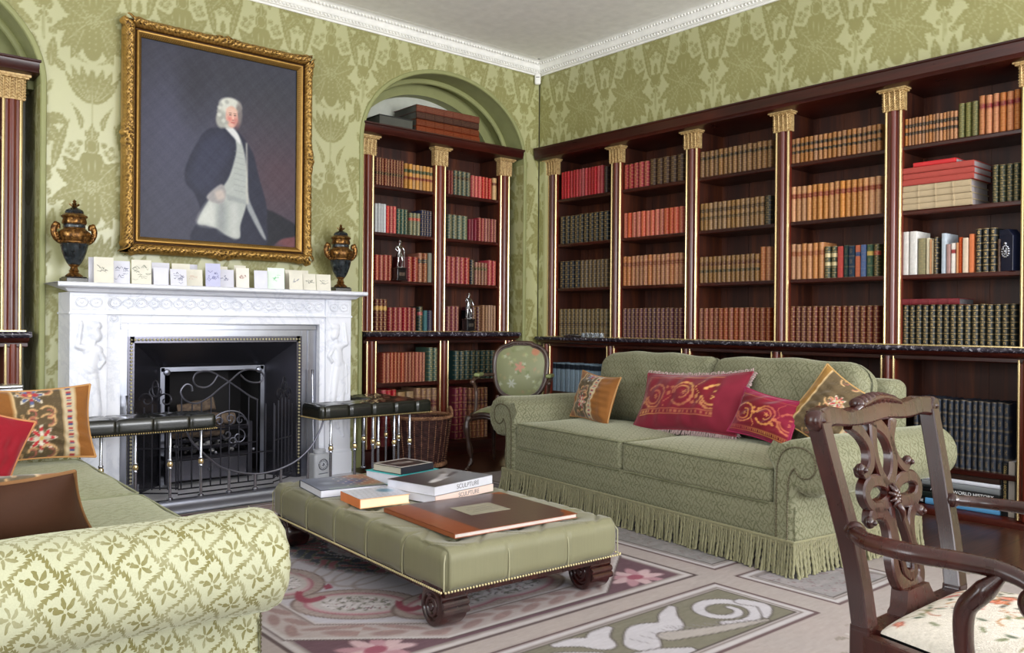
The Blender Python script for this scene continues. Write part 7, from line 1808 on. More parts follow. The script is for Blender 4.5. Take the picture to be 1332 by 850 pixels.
# gilt ornaments on it
# stack on the bottom shelf of the same bay
z = .0465; BL = material('sky_blue_jacket', color=srgb(92, 156, 204), rough=.3); BKJ = material('black_jacket', color=srgb(22, 24, 26), rough=.3); GRJ = material('dark_green_jacket', color=srgb(26, 34, 32), rough=.3); GYJ = material('grey_jacket', color=srgb(128, 132, 134), rough=.4); WTJ = material('white_jacket', color=srgb(228, 230, 240), rough=.4); DBJ = material('dark_brown_jacket', color=srgb(52, 34, 26), rough=.5)
LR = (PI/2, 0, -PI/2)
for lab, th, mt, y1, letter in (('sky blue book at the bottom of the stack behind the carved chair', .036, BL, -3.275, None), ('dark green book second from the bottom, behind the carved chair', .036, GRJ, -3.235, None),
        ('black atlas with white title, middle of the stack behind the carved chair', .034, BKJ, -3.235, ('ATLAS OF WORLD HISTORY', .026, -.02, WHT, LR)), ('grey book on the black atlas behind the carved chair', .032, GYJ, -3.255, None),
        ('white book high in the stack behind the carved chair', .022, WTJ, -3.250, None), ('dark brown book topping the stack behind the carved chair', .042, DBJ, -3.36, None)):
    lying('hardback_book', lab, .03, .26, -3.665, y1, z, th, mt, material('mid_pages', color=srgb(150, 146, 140), rough=.8), 'x-', 'stack of modern books on the bottom shelf', 0, letter=letter); z += th+.0006
b_ = lying('hardback_book', 'black-spined book lettered THE, poking out left under the stack behind the carved chair', .034, .25, -3.272, -3.215, .0465, .036, BKJ, material('mid_pages', color=srgb(150, 146, 140), rough=.8), 'x-', 'stack of modern books on the bottom shelf', 0, letter=('THE', .022, 0, WHT, LR))
def standing(name, label, y0, y1, z, h, d, mt, letter=None, x0=.035):
    t = thing(name, label, 'book', (x0, (y0+y1)/2, z), -PI/2); w = abs(y1-y0)
    m = MB(); m.bx(-w/2, -w/2+.003, 0, d, 0, h); m.bx(w/2-.003, w/2, 0, d, 0, h); m.bx(-w/2, w/2, -.002, .003, 0, h); cv = m.build('cover', mt, t, smooth=False, bevel=.0008)
    m = MB(); m.bx(-w/2+.003, w/2-.003, .004, d-.004, .003, h-.003); m.build('page_block', WHP, t, smooth=False)
    if letter: lettering(letter[0], letter[1], cv, (0, -.0026, h*.55), (PI/2, PI/2, 0), letter[2])
    return t
standing('hardback_book', 'upright black book with gold vertical title at the right end of the bottom shelf', -3.672, -3.703, .0465, .29, .2, BKJ, ('COLLECTED ARCHITECTURE', .017, material('gold_print', color=srgb(196, 170, 110), rough=.5)))
standing('hardback_book', 'upright pale grey book against the end upright of the bottom shelf', -3.705, -3.735, .0465, .295, .2, material('pale_grey_jacket', color=srgb(168, 160, 152), rough=.4))
standing('hardback_book', 'large navy book standing left of the stack behind the carved chair', -3.118, -3.208, .0465, .215, .2, material('navy_jacket', color=srgb(30, 36, 78), rough=.4))
# medallion box on the third shelf
t = thing('medallion_case', 'dark blue case with an ornate silver medallion, end of the third shelf', 'case', (.075, -3.675, 1.3585), -PI/2-.45)
m = MB(); m.bx(-.045, .045, -.012, .05, 0, .19); m.add([(-.045, -.012, .19), (.045, -.012, .19), (.045, .05, .19), (-.045, .05, .19), (-.045, -.012, .225), (.01, -.012, .225), (.01, .05, .225), (-.045, .05, .225)], [(4, 5, 6, 7), (0, 1, 5, 4), (2, 3, 7, 6), (1, 2, 6, 5), (3, 0, 4, 7)]); m.build('case_body', material('navy_case', color=srgb(26, 30, 50), rough=.35), t, smooth=False, bevel=.002)
m = MB()
for k in range(14): a = k/14*2*PI; m.sphere((.0+.022*math.cos(a), -.015, .105+.030*math.sin(a)), .0075, 7, 5); m.sphere((.012*math.cos(a*2), -.017, .105+.016*math.sin(a*2+k)), .006, 6, 4)
m.sphere((0, -.016, .105), .012, 8, 6); m.sphere((0, -.015, .148), .010, 8, 6); m.build('silver_medallion', STEEL, t, sharp=180)
# folios on top of the arched bookcase
RUS = book_mat('russet_folio', srgb(112, 46, 28), gilt=.25, lines=5, dots=False); RUS2 = book_mat('dark_folio', srgb(74, 32, 26), gilt=.2, lines=5, dots=False); GP = material('dusty_grey_pages', color=srgb(78, 78, 70), rough=.85)
z = 2.5255
for k in range(4): lying('leather_folio', ['lowest russet folio on top of the arched bookcase', 'second folio up, bright russet, on top of the arched bookcase', 'dark brown third folio up on top of the arched bookcase', 'topmost folio under the arch'][k], -1.235+.004*(k % 2), -.618-.004*(k % 3), .05+.004*(k % 2), .38, z, .0545, (RUS, RUS, RUS2, RUS)[k], GP, 'y-', 'folios on the arched bookcase', 6); z += .0548
t = thing('portfolio', 'grey-edged portfolio box lying left of the folios under the arch', 'box', (-1.41, .20, 2.5255)); m = MB(); m.bx(-.14, .155, -.13, .15, .004, .085); m.build('box_body', GP, t, smooth=False, bevel=.002); m = MB(); m.bx(-.143, .158, -.133, .153, .085, .093); m.bx(-.143, .158, -.133, .153, 0, .005); m.build('box_lid', material('black_cloth_board', color=srgb(36, 36, 32), rough=.6), t, smooth=False, bevel=.001)
# silver figures on ebonised plinths
SILV = material('silver', color=srgb(206, 208, 212), rough=.22, metal=1.0)
def skin_fig(name, joints, edges, radii, mat_, parent, sub=2, scale=1.0):
    me = bpy.data.meshes.new(name); me.from_pydata([tuple(c*scale for c in j) for j in joints], edges, []); o = bpy.data.objects.new(name, me); COL.objects.link(o); o.parent = parent; me.materials.append(mat_)
    sk = o.modifiers.new('skin', 'SKIN'); sk.use_smooth_shade = True; L = me.skin_vertices[0].data
    for i, r in enumerate(radii): L[i].radius = (r*scale, r*scale) if not isinstance(r, tuple) else (r[0]*scale, r[1]*scale); L[i].use_root = (i == 0)
    s = o.modifiers.new('sub', 'SUBSURF'); s.levels = sub; s.render_levels = sub; return o
def statuette(loc, label, pose, txt):
    t = thing('silver_figure', label, 'figurine', loc, .1)
    m = MB(); m.bx(-.050, .050, -.038, .038, 0, .012); m.bx(-.042, .042, -.032, .032, .012, .088); m.bx(-.046, .046, -.035, .035, .088, .098); pl = m.build('plinth', BLACK, t, smooth=False, bevel=.002)
    m = MB(); m.bx(-.026, .026, -.0335, -.032, .036, .062); m.build('name_plate', SILV, pl, smooth=False)
    H = .20; z0 = .100
    J = [(0, 0, .105), (0, 0, .130), (0, .002, .158), (0, 0, .172), (0, -.002, .186), (0, -.004, .197),       # 0 pelvis .. 5 crown
         (-.026, 0, .160), (.026, 0, .160)]
    if pose == 0: J += [(-.044, -.004, .140), (-.024, -.016, .122), (.040, -.008, .134), (.030, -.020, .112)]
    else: J += [(-.044, -.006, .136), (-.050, -.022, .150), (.040, -.004, .134), (.046, -.012, .108)]
    J += [(-.013, -.002, .096), (-.017, -.008, .052), (-.020, -.002, .012), (-.023, -.016, .004), (.014, -.002, .096), (.022, -.012, .054), (.026, .004, .012), (.034, -.010, .004)]
    E_ = [(0, 1), (1, 2), (2, 3), (3, 4), (4, 5), (2, 6), (2, 7), (6, 8), (8, 9), (7, 10), (10, 11), (0, 12), (12, 13), (13, 14), (14, 15), (0, 16), (16, 17), (17, 18), (18, 19)]
    Rr = [.017, .016, .019, .007, .012, .009, .009, .009, .0068, .0052, .0068, .0052, .012, .0078, .0055, .004, .012, .0078, .0055, .004]
    J = [(x, y, z+z0-.002) for x, y, z in J]
    f = skin_fig('figure', J, E_, Rr, SILV, t, 2)
    m = MB(); m.lathe([(.002, .0), (.020, .0), (.013, .010), (.011, .017), (.003, .020)], 14, c=(0, -.004, z0+.190), mod=lambda a, i, z: 1+.25*abs(math.sin(a)) if i < 2 else 1); m.build('hat', SILV, t)
    m = MB(); m.lathe([(.017, .030), (.028, .0)], 16, c=(0, .0, z0+.080), mod=lambda a, i, z: 1+.12*math.sin(a*5), close=False); m.build('coat_skirt', SILV, t)
    m = MB()
    if pose == 0: m.tube([(.030, -.020, z0+.112), (.040, -.010, z0+.02), (.042, -.008, z0+.0)], .0018, 6)
    else: m.tube([(-.056, -.030, z0+.20), (-.050, -.022, z0+.150), (-.040, -.012, z0+.01)], .0018, 6)
    m.build('staff', SILV, t)
    m = MB(); m.lathe([(.036, 0), (.034, .005), (.028, .007)], 20, c=(0, -.003, z0-.003)); m.build('silver_base', SILV, t)
statuette((-1.355, .085, 1.3765), 'silver figure with hand on hip on a black plinth, third shelf of the arched bookcase', 0, '')
statuette((-.703, .062, .9915), 'silver figure holding a staff on a black plinth, on the marble counter', 1, '')
t = thing('presentation_box', 'dark maroon box standing behind the silver figure on the third shelf', 'box', (-1.275, .16, 1.3765)); m = MB(); m.bx(-.035, .035, -.02, .09, 0, .185); m.build('box_body', material('maroon_box', color=srgb(78, 22, 26), rough=.4), t, smooth=False, bevel=.002); m = MB(); m.bx(-.037, .037, -.022, .092, .185, .192); m.build('box_lid', material('maroon_box', color=srgb(78, 22, 26)), t, smooth=False, bevel=.001)
t = thing('presentation_box', 'dark box standing behind the silver figure on the marble counter', 'box', (-.625, .15, .9865)); m = MB(); m.bx(-.018, .015, -.02, .09, 0, .17); m.build('box_body', BLACK, t, smooth=False, bevel=.002); m = MB(); m.bx(-.020, .017, -.022, .092, .17, .176); m.build('box_lid', BLACK, t, smooth=False)
# things on the marble counter of the long bookcase
GLS = material('clear_crystal', color=srgb(232, 238, 244), rough=.03, trans=.9, spec=.6)
t = thing('silver_tray', 'small dark silver tray on the marble counter in the corner bay', 'tray', (-.030, -.46, .9485), .1); m = MB(); m.lathe([(.001, .003), (.048, .003), (.058, .012), (.060, .013), (.058, .016), (.001, .006)], 32, M=Matrix.Diagonal((.75, 1.9, 1, 1))); m.build('dish', SILV, t)
m = MB()
for k in range(5): m.sphere((.01*math.sin(k*3), -.05+.026*k, .018), .012, 8, 6, sc=(1, 1.2, .7))
m.build('contents', BLACK, t, sharp=180)
for k in range(5):
    t = thing('glass_tumbler', ['first', 'second', 'third', 'fourth', 'last'][k]+' small cut glass in the row along the marble counter, counting from the corner', 'glass', (-.028, -.585-.05*k, .9485), 0, 'cut glasses on the counter')
    m = MB(); m.lathe([(.017, 0), (.019, .002), (.021, .036), (.0195, .036), (.0175, .006), (.001, .005)], 16, close=False); m.build('bowl', GLS, t)
# ------------------------------------------------------------ side table with silver beyond the near sofa
t = thing('side_table', 'dark side table beyond the near sofa, under a silver box', 'table', (-4.36, -.93, 0)); m = MB(); m.bx(-.22, .24, -.10, .10, .68, .705); m.build('tabletop', WOOD_CH, t, smooth=False, bevel=.004)
for sx in (-1, 1):
    for sy in (-1, 1): m = MB(); m.lathe([(.016, 0), (.014, .3), (.02, .66), (.02, .68)], 12, c=(sx*.19, sy*.075, .0085 if True else 0)); m.build('leg', WOOD_CH, t)
t = thing('silver_box', 'bright chased silver box on the side table at the picture edge', 'box', (-4.19, -.93, .7055), .1); m = MB(); m.bx(-.10, .10, -.06, .06, 0, .028); m.build('box_body', SILV, t, smooth=False, bevel=.003); m = MB(); rbox(m, .205, .125, .018, .008, (10, 6, 2), (0, 0, .037)); m.build('box_lid', SILV, t)
# ------------------------------------------------------------ wicker basket
bk = thing('wicker_basket', 'tapered brown wicker basket with pale rim and side handles before the arched bookcase', 'basket', (-1.37, -.245, 0))
WK = material('dark_willow', fn=lambda g: {'Base Color': g.ramp(g.noise(g.coord(), 35, 3), [(.3, srgb(46, 24, 24)), (.6, srgb(84, 48, 44)), (.8, srgb(120, 80, 70))]), 'Roughness': .6}); WKL = material('pale_willow', fn=lambda g: {'Base Color': g.ramp(g.noise(g.coord(), 30, 3), [(.3, srgb(116, 74, 52)), (.7, srgb(178, 132, 98))]), 'Roughness': .6})
HB, RB, RT = .375, .168, .222; nst = 26
def rad(z): return RB+(RT-RB)*(z/HB)**.85
m = MB(); z = .05; k = 0
while z < HB-.015:
    pts = []
    for a in range(nst*4):
        an = 2*PI*a/(nst*4); pts.append(((rad(z)+.0045*math.cos(an*nst/2+k*PI))*math.cos(an), (rad(z)+.0045*math.cos(an*nst/2+k*PI))*math.sin(an), z))
    m.tube(pts, .0044, 5, closed=True); z += .0078; k += 1
m.build('woven_side', WK, bk, sharp=180)
m = MB()
for a in range(nst): an = 2*PI*a/nst+.03; m.tube([((rad(q)+.004)*math.cos(an), (rad(q)+.004)*math.sin(an), q) for q in (.01, .1, .2, .3, HB-.01)], .0038, 5)
m.build('stakes', WKL, bk)
def braid(zc, r, n, rt):
    m = MB()
    for s in range(3):
        ph = s*2*PI/3; m.tube([((r+rt*.9*math.cos(n*an+ph))*math.cos(an), (r+rt*.9*math.cos(n*an+ph))*math.sin(an), zc+rt*.9*math.sin(n*an+ph)) for an in [2*PI*q/160 for q in range(160)]], rt*.75, 5, closed=True)
    return m
braid(HB-.004, rad(HB)+.002, 22, .009).build('braided_rim', WKL, bk, sharp=180); braid(.028, rad(.03)+.004, 18, .012).build('braided_foot', WKL, bk, sharp=180)
m = MB(); m.lathe([(.001, .02), (rad(.02), .02), (rad(.02), .028), (.001, .028)], 32); m.build('basket_floor', WK, bk)
for an in (-.35, PI-.35):
    m = MB(); c, s = math.cos(an), math.sin(an); pts = [(RT*c+.055*math.cos(q)*-s, RT*s+.055*math.cos(q)*c, HB-.01+.065*math.sin(q)) for q in [PI*k/12 for k in range(13)]]; m.tube(pts, .010, 7); m.build('handle', WKL, bk)
# ------------------------------------------------------------ corner armchair, French style
ac = thing('armchair', 'small carved armchair in green floral silk in the corner behind the sofa arm', 'armchair', (-.685, -.548, 0), math.radians(-53.1))
def floral(A, B, ground=(134, 137, 100), sc=1.0):
    c = base(A, ground); rs = np.random.default_rng(9)
    for k in range(60):
        x, y, r = rs.uniform(0, 1), rs.uniform(0, 1), rs.uniform(.02, .05)*sc; cc = [(176, 184, 150), (168, 150, 110), (182, 130, 104), (206, 208, 196), (104, 118, 66), (160, 168, 110)][k % 6]
        d = np.hypot(A-x, B-y); th = np.arctan2(B-y, A-x); layer(c, sft(d-r*(.75+.25*np.cos(4*th+k)), .03), cc, .55)
    layer(c, sft(np.hypot(A-.5, (B-.58))-.10*(.7+.3*np.cos(5*np.arctan2(B-.58, A-.5))), .03), (190, 128, 108), .85); layer(c, sft(np.hypot(A-.36, (B-.28))-.09*(.7+.3*np.cos(6*np.arctan2(B-.28, A-.36))), .03), (190, 192, 186), .7); layer(c, sft(np.hypot(A-.78, (B-.86))-.07, .03), (190, 110, 84), .7)
    return c
FLM = material('floral_silk', fn=lambda g: {'Base Color': g.attr('pat'), 'Roughness': .5}, sheen=.2); DKF = material('dark_walnut', fn=_wood(srgb(30, 20, 18), srgb(56, 38, 32), srgb(88, 64, 52), rough=.3), coat=.3)
def cart(t):   # cartouche outline of the back, x, z
    a = 2*PI*t; x = .205*math.copysign(abs(math.cos(a))**.62, math.cos(a)); zz = .205*math.copysign(abs(math.sin(a))**.72, math.sin(a)); x *= 1+.10*(zz/.205); return x, .690+zz+(.012 if zz > .15 and abs(x) < .08 else 0)
path = [cart(k/72) for k in range(72)]
tilt = lambda x, z, y=0: (x, .02+y+.16*(z-.45), z)
m = MB(); m.tube([tilt(x, z) for x, z in path], .017, 8, closed=True); m.tube([tilt(x*.93, .69+(z-.69)*.93, -.010) for x, z in path], .006, 6, closed=True)
for q in range(5): m.sphere(tilt(-.03+.015*q, .899+.006*math.cos((q-2)*1.2), -.008), .010, 7, 5)
m.build('back_frame', DKF, ac, sharp=60)
n = 50; U_, V_ = np.meshgrid(np.linspace(0, 1, n), np.linspace(0, 2*PI, 90), indexing='ij'); pts = []
PX = np.array([[cart(v/(2*PI)) for v in V_[0]]])[0]
bxs, bzs = PX[:, 0][None, :]*.92*U_, (PX[:, 1][None, :]-.69)*.92*U_; dome = .035*(1-U_**2.2)
P = np.stack([bxs, .012-dome+.16*(bzs+.24), .69+bzs], -1).reshape(-1, 3); dense('back_pad', P, n, 90, FLM, srgb_np(floral(bxs/.42+.5, bzs/.42+.5)), parent=ac)
m = MB(); m.lathe([(.001, 0), (.98*.2, 0)], 4, c=(0, 0, 0)); 
bk2 = MB(); bk2.add([tilt(x*.93, .69+(z-.69)*.93, .012) for x, z in path], [tuple(range(72))]); bk2.build('back_lining', FLM, ac)
def seatshape(t): a = 2*PI*t; x = math.copysign(abs(math.cos(a))**.55, math.cos(a)); y = math.copysign(abs(math.sin(a))**.6, math.sin(a)); w = .245+.045*(-y); return x*w, -.245+y*.245-.012*math.cos(3*x)*(1 if y < -.8 else 0)
sp = [seatshape(k/80) for k in range(80)]
m = MB(); 
for zc, rr in ((.395, .018), (.375, .014)): m.tube([(x, y, zc-.012*math.cos(x*22)*(1 if y < -.4 else .3)) for x, y in sp], rr, 8, closed=True)
m.add([(x, y, .385) for x, y in sp], [tuple(range(80))]); m.build('seat_rail', DKF, ac, sharp=60)
Um, Vm = np.meshgrid(np.linspace(0, 1, 30), np.arange(81)/80, indexing='ij'); SX = np.array([seatshape(v) for v in Vm[0]]); sxs = SX[:, 0][None, :]*.97*Um; sys_ = -.245+(SX[:, 1][None, :]+.245)*.97*Um
P = np.stack([sxs, sys_, .405+.055*(1-Um**3.2)], -1).reshape(-1, 3); dense('seat_pad', P, 30, 81, FLM, srgb_np(floral(sxs/.58+.5, sys_/.5+1.0, sc=.9)), parent=ac)
for sx in (-1, 1):
    m = MB(); m.tube(spline([(sx*.262, -.455, .385), (sx*.275, -.475, .33), (sx*.262, -.462, .20), (sx*.245, -.450, .08), (sx*.258, -.472, .035), (sx*.268, -.490, .012)], 6), [.026-.016*(k/30)+.004*math.sin(k) for k in range(31)], 9); m.sphere((sx*.270, -.492, .014), .014, 8, 6); m.build('leg', DKF, ac)
    m = MB(); m.tube(spline([(sx*.19, -.03, .385), (sx*.195, .0, .25), (sx*.20, .035, .10), (sx*.205, .065, .008)], 5), [.022-.010*(k/15) for k in range(16)], 9); m.build('leg', DKF, ac)
    m = MB(); m.tube([tilt(sx*.17, .50), (sx*.185, -.02, .40)], .014, 8); m.build('back_stile', DKF, ac)
    m = MB(); m.tube(spline([tilt(sx*.205, .66), (sx*.245, -.06, .665), (sx*.275, -.16, .655), (sx*.285, -.25, .640), (sx*.285, -.285, .628)], 6), .013, 8); m.sphere((sx*.285, -.288, .622), .019, 9, 7)
    m.tube(spline([(sx*.283, -.27, .62), (sx*.270, -.24, .55), (sx*.262, -.27, .46), (sx*.262, -.30, .395)], 6), .013, 8); arm = m.build('arm', DKF, ac, sharp=60)
    m = MB(); rbox(m, .045, .15, .028, .013, (4, 8, 2), (sx*.270, -.165, .672)); m.build('arm_pad', material('green_arm_pad', color=srgb(126, 134, 88), rough=.5), arm, sharp=180)
# ------------------------------------------------------------ carved mahogany armchair in front
CC = (-3.08, -4.82, 0); ch = thing('carver_chair', 'carved mahogany open-splat armchair with floral needlework seat, nearest the viewer', 'chair', CC)
def BP(a, z, t=0.0): return Vector((CC[0]+a, -4.60+.18605*(z-.45)+t, z))
K = {'s1': [[-0.1323, 0.850], [-0.095, 0.8246], [-0.0744, 0.7932], [-0.0813, 0.7576], [-0.114, 0.7413], [-0.1214, 0.755]],
 's2': [[-0.0502, 0.8549], [0.0061, 0.8204], [0.0246, 0.7744], [0.0089, 0.7318], [-0.0241, 0.7052]],
 's3': [[-0.0445, 0.8409], [-0.0555, 0.7916], [-0.0506, 0.7499], [-0.03, 0.7125]],
 's4': [[0.0501, 0.8486], [0.0255, 0.8052], [0.0336, 0.7668], [0.0652, 0.7383], [0.0902, 0.7476]],
 'bL': [[-0.1223, 0.6398], [-0.1045, 0.6597], [-0.064, 0.6575], [-0.0423, 0.6317], [-0.0424, 0.5926], [-0.0501, 0.5486], [-0.0385, 0.5144], [0.0023, 0.4875]],
 'bR': [[0.1087, 0.6345], [0.0811, 0.6519], [0.0548, 0.6315], [0.0458, 0.5924], [0.054, 0.5509], [0.0589, 0.5167], [0.0337, 0.4914], [0.0023, 0.4875]],
 'cL': [[-0.0221, 0.6851], [-0.0264, 0.636], [-0.0247, 0.5899], [-0.0153, 0.5492], [-0.0113, 0.529], [0.0101, 0.5154]],
 'cR': [[0.0015, 0.6821], [0.0266, 0.6287], [0.0409, 0.5797], [0.0349, 0.5408], [0.0304, 0.5217], [0.0101, 0.5154]],
 'loopL': [[-0.0163, 0.691], [-0.0334, 0.7159], [-0.0861, 0.7249], [-0.1187, 0.708], [-0.1139, 0.6844], [-0.0827, 0.6702], [-0.0381, 0.6755]],
 'loopR': [[-0.0054, 0.693], [0.0388, 0.7154], [0.0957, 0.7172], [0.1183, 0.6949], [0.0961, 0.6701], [0.0392, 0.669], [-0.0022, 0.6819]]}
BF = lambda a, z, t: BP(a, z, -t)
m = MB(off=CC)
wd = {'s1': [.030, .024, .020, .018, .016, .012], 's2': [.034, .026, .022, .022, .026], 's3': [.026, .020, .020, .024], 's4': [.030, .022, .020, .018, .014], 'bL': [.014, .022, .026, .026, .024, .024, .030, .034], 'bR': [.014, .022, .024, .024, .022, .024, .030, .034], 'cL': [.020, .018, .016, .016, .018, .020], 'cR': [.020, .018, .018, .016, .018, .020]}
for k, w in wd.items(): ribbon(m, K[k], [q*1.2 for q in w], .020, BF, 6)
for k in ('loopL', 'loopR'): ribbon(m, K[k], .027, .020, BF, 6, closed=True)
sp_ = m.build('splat', WOOD_CH, ch, sharp=35)
m = MB(off=CC)
for a, z in ((-.1214, .752), (.0902, .749), (-.120, .645), (.108, .640)):
    m = MB(off=CC); m.sphere(BP(a, z, -.003), .0135, 12, 9, sc=(1, .85, 1)); m.sphere(BP(a, z, -.014), .006, 8, 6); m.build('volute', WOOD_CH, sp_, sharp=60)
m = MB(off=CC); m.sphere(BP(-.013, .687, -.012), .011, 10, 8)
for k in range(9):                                   # carved leaf cluster at the crossing
    an = k/9*2*PI; m.tube(spline([BP(-.013, .687, -.012), BP(-.013+.012*math.cos(an), .687+.014*math.sin(an), -.018), BP(-.013+.020*math.cos(an), .687+.026*math.sin(an), -.010)], 3), [.006, .006, .0055, .005, .0045, .004, .003], 6)
m.tube(spline([BP(-.010, .675, -.012), BP(-.006, .655, -.020), BP(.004, .632, -.012)], 4), [.008, .008, .009, .008, .008, .007, .006, .004, .003], 7)
m.build('carved_leafwork', WOOD_CH, sp_, sharp=60)
m = MB(off=CC)
cr = [(-.262, .858), (-.215, .868), (-.140, .860), (-.058, .862), (.015, .868), (.112, .862), (.195, .868), (.262, .860)]
ribbon(m, cr, [.046, .040, .034, .038, .040, .036, .040, .046], .028, BF, 8)
for s, z in ((-.258, .862), (.258, .864)): m.lathe([(.001, -.016), (.017, -.016), (.022, -.010), (.022, .010), (.017, .016), (.006, .017), (.001, .022)], 20, M=Matrix.Translation(BP(s, z)) @ Matrix.Rotation(PI/2, 4, 'X'))
crest = m.build('crest_rail', WOOD_CH, ch, sharp=40)
m = MB(off=CC)
for k in range(9):
    a = -.085+.019*k; h = .020*math.sin(PI*(k+.5)/9)+.006; m.sphere(BP(a, .882+h*.4, .0), .013, 9, 7, sc=(.75, 1.4, .9+h*12)); 
m.tube(spline([BP(-.105, .872, -.004), BP(-.075, .884, -.010), (BP(0, .896, -.012)), BP(.08, .884, -.010), BP(.10, .872, -.004)], 5), .007, 7)
m.build('crest_carving', WOOD_CH, crest, sharp=60)
def post(pts, w, d, name, q=8):
    m = MB(off=CC); P = spline(pts, q)
    n = len(P); V = []
    for i, p in enumerate(P):
        f = i/(n-1); ww = (w[0]+(w[1]-w[0])*f)/2; dd = d/2
        for a, b_ in ((-1, -.86), (-.88, -1), (.88, -1), (1, -.86), (1, .86), (.88, 1), (-.88, 1), (-1, .86)): V.append((p.x+a*ww, p.y+b_*dd, p.z))
    F = [(i*8+k, i*8+(k+1) % 8, (i+1)*8+(k+1) % 8, (i+1)*8+k) for i in range(n-1) for k in range(8)]+[tuple(reversed(range(8))), tuple((n-1)*8+k for k in range(8))]
    m.add(V, F); return m.build(name, WOOD_CH, ch, sharp=30)
post([BP(-.250, .858), BP(-.232, .76), BP(-.212, .667), BP(-.200, .60), BP(-.196, .53), BP(-.200, .45)], (.034, .042), .036, 'back_post'); post([BP(.250, .858), BP(.249, .76), BP(.246, .66), BP(.243, .58), BP(.236, .51), BP(.226, .45)], (.034, .044), .036, 'back_post')
post([BP(-.200, .46), Vector((-3.28, -4.59, .3)), Vector((-3.285, -4.54, .0085))], (.042, .034), .040, 'leg'); post([BP(.226, .46), Vector((-2.86, -4.59, .3)), Vector((-2.86, -4.54, .0085))], (.042, .034), .040, 'leg')
post([Vector((-3.36, -5.02, .40)), Vector((-3.36, -5.02, .2)), Vector((-3.36, -5.02, .0085))], (.046, .042), .044, 'leg'); post([Vector((-2.78, -5.02, .40)), Vector((-2.78, -5.02, .2)), Vector((-2.78, -5.02, .0085))], (.046, .042), .044, 'leg')
SQ = [(-3.285, -4.60), (-2.865, -4.60), (-2.765, -5.035), (-3.375, -5.035)]
m = MB(off=CC)
for k in range(4):
    (xa, ya), (xb, yb) = SQ[k], SQ[(k+1) % 4]; p, q = Vector((xa, ya, 0)), Vector((xb, yb, 0)); d = (q-p).normalized(); nn = Vector((-d.y, d.x, 0))*.014
    V = [p-nn, q-nn, q+nn, p+nn]; m.add([(v.x, v.y, .375) for v in V]+[(v.x, v.y, .445) for v in V], [(3, 2, 1, 0), (4, 5, 6, 7)]+[(i, (i+1) % 4, 4+(i+1) % 4, 4+i) for i in range(4)])
m.build('seat_rail', WOOD_CH, ch, smooth=False, bevel=.003)
m = MB(off=CC)                                       # moulded shoe under the splat
pr = [(-.085, .445), (-.078, .458), (-.066, .463), (-.056, .480), (-.046, .498), (.052, .498), (.062, .480), (.072, .463), (.084, .458), (.091, .445)]
m.extrude([(a, z) for a, z in pr], lambda t_, a, z: BP(a+.003, z, t_), [-.022, .014])
m.extrude([(-.190, .440), (-.190, .452), (.215, .452), (.215, .440)], lambda t_, a, z: BP(a, z, t_), [-.026, .016]); m.build('splat_shoe', WOOD_CH, ch, sharp=40)
ug2, vg2 = np.meshgrid(np.linspace(0, 1, 90), np.linspace(0, 1, 90), indexing='ij')
def seat_pt(U, V):
    y = -4.622-.405*V; hw = .196+.092*V; xc_ = -3.073+.003*V; return xc_+(2*U-1)*hw, y
SXX, SYY = seat_pt(ug2, vg2); ed = (1-np.abs(2*ug2-1)**6)*(1-np.abs(2*vg2-1)**6); Z_ = .447+.030*ed**.5+.020*(1-(2*ug2-1)**2)*(1-(2*vg2-1)**2)
def needle(U, V):
    c = base(U, (206, 198, 186)); rs = np.random.default_rng(21)
    for k in range(15):                                # stems, leaves and blooms in wool
        x0, y0 = rs.uniform(.05, .95), rs.uniform(.05, .95); a = rs.uniform(0, 6.28); cc = [(150, 84, 56), (122, 110, 70), (166, 110, 60)][k % 3]
        for j in range(14):
            t = j/13; x = x0+.16*t*math.cos(a+2.2*t); y = y0+.16*t*math.sin(a+2.2*t); layer(c, sft(np.hypot(U-x, V-y)-.007, .008), cc, .8)
        for j in range(5): x = x0+.10*math.cos(a+j*1.3); y = y0+.10*math.sin(a+j*1.3); dx, dy = U-x, V-y; ca, sa = math.cos(a+j), math.sin(a+j); layer(c, sft(np.hypot((dx*ca+dy*sa)/1.0, (-dx*sa+dy*ca)*2.4)-.028, .012), [(84, 96, 78), (112, 118, 88), (92, 88, 80)][j % 3], .85)
    for k in range(14):
        x, y, r = rs.uniform(.06, .94), rs.uniform(.06, .94), rs.uniform(.03, .055); d = np.hypot(U-x, V-y); th = np.arctan2(V-y, U-x); cc = [(186, 92, 66), (196, 128, 118), (150, 52, 58), (190, 104, 60)][k % 4]
        layer(c, sft(d-r*(.7+.3*np.cos(5*th+k)), .012), cc, .9); layer(c, sft(d-r*.5*(.7+.3*np.cos(4*th)), .012), (216, 150, 130), .8); layer(c, sft(np.abs(d-r*.75)-.003, .006), (120, 52, 48), .5)
    return c+rs.normal(0, 5, U.shape)[..., None]
NEED = material('needlework', fn=lambda g: {'Base Color': g.attr('pat'), 'Roughness': .95, 'Normal': g.bump(g.noise(g.coord(), 300, 2), .6, .003)}, spec=.2)
P = np.stack([SXX-CC[0], SYY-CC[1], Z_-CC[2]], -1).reshape(-1, 3); seat = dense('seat', P, 90, 90, NEED, srgb_np(needle(ug2, vg2)), parent=ch)
m = MB(off=CC); n = 30
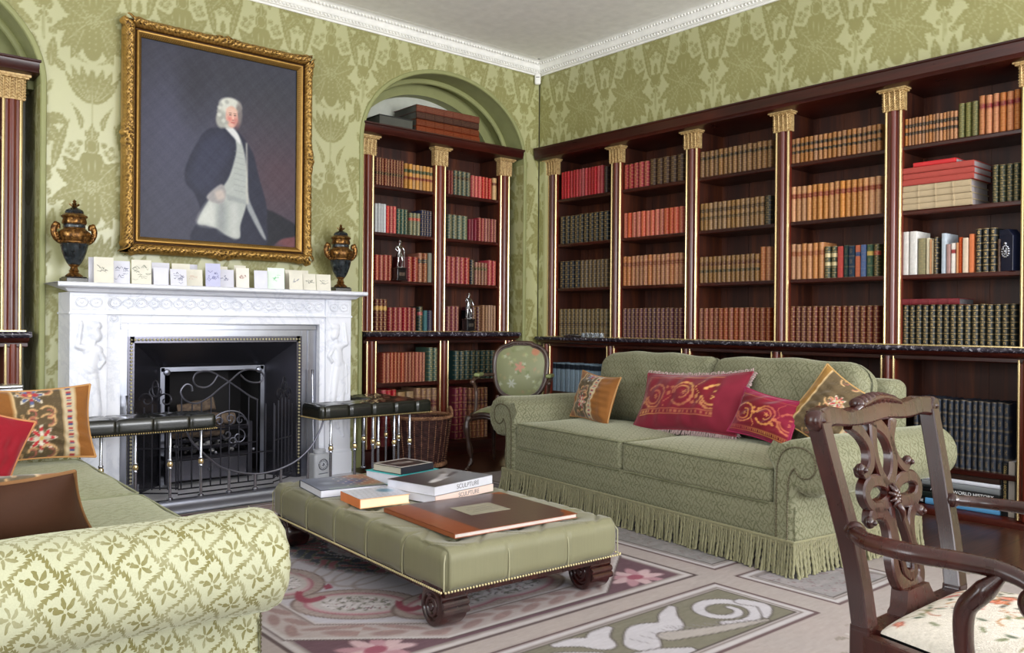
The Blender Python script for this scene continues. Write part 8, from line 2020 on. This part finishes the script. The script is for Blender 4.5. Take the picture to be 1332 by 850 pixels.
pts = [(u, 0) for u in np.linspace(0, 1, n)]+[(1, v) for v in np.linspace(0, 1, n)]+[(u, 1) for u in np.linspace(1, 0, n)]+[(0, v) for v in np.linspace(1, 0, n)]
V = []
for u, v in pts: x, y = seat_pt(u, v); V += [(x, y, .447), (x, y, .435)]
L_ = len(pts); m.add(V, [(2*i, 2*((i+1) % L_), 2*((i+1) % L_)+1, 2*i+1) for i in range(L_)]); m.build('seat_edge', NEED, seat)
def armrest(s, pts, sup):
    k_ = 1.0 if s < 0 else .84
    m = MB(off=CC); P = spline(pts, 8); n = len(P); r = [.019*k_]+[(.0145+.003*math.sin(PI*min(1, i/(n*.8))))*k_ for i in range(1, n)]
    m.tube(P, r, 14, flat=(1.0, 1.2), up=(0, 0, 1)); m.sphere(P[0], .020*k_, 14, 10); e = P[-1]
    m.lathe([(.001, -.020), (.024, -.018), (.031, -.011), (.032, .011), (.024, .018), (.001, .020)], 26, M=Matrix.Translation(e+Vector((0, .004, -.020))) @ Matrix.Rotation(PI/2, 4, 'Y'))
    a = m.build('arm', WOOD_CH, ch, sharp=55)
    m = MB(off=CC); Q = spline(sup, 10); m.tube(Q, [(.0165+.002*math.cos(PI*i/len(Q)))*min(1, .45+.08*i) for i in range(len(Q))], 14, flat=(1, 1.25), up=(0, 1, 0)); m.build('arm_support', WOOD_CH, a, sharp=70)
armrest(-1, [(-3.296, -4.585, .645), (-3.335, -4.63, .640), (-3.352, -4.715, .640), (-3.345, -4.80, .641), (-3.340, -4.86, .640), (-3.345, -4.905, .632), (-3.350, -4.935, .618)],
        [(-3.345, -4.872, .632), (-3.352, -4.838, .592), (-3.350, -4.815, .56), (-3.338, -4.808, .50), (-3.330, -4.815, .44), (-3.328, -4.82, .41)])
armrest(1, [(-2.838, -4.585, .648), (-2.80, -4.63, .645), (-2.785, -4.715, .645), (-2.790, -4.80, .644), (-2.795, -4.86, .640), (-2.79, -4.905, .632), (-2.785, -4.935, .618)],
        [(-2.79, -4.872, .632), (-2.785, -4.838, .592), (-2.785, -4.815, .56), (-2.80, -4.808, .50), (-2.815, -4.815, .44), (-2.818, -4.82, .41)])
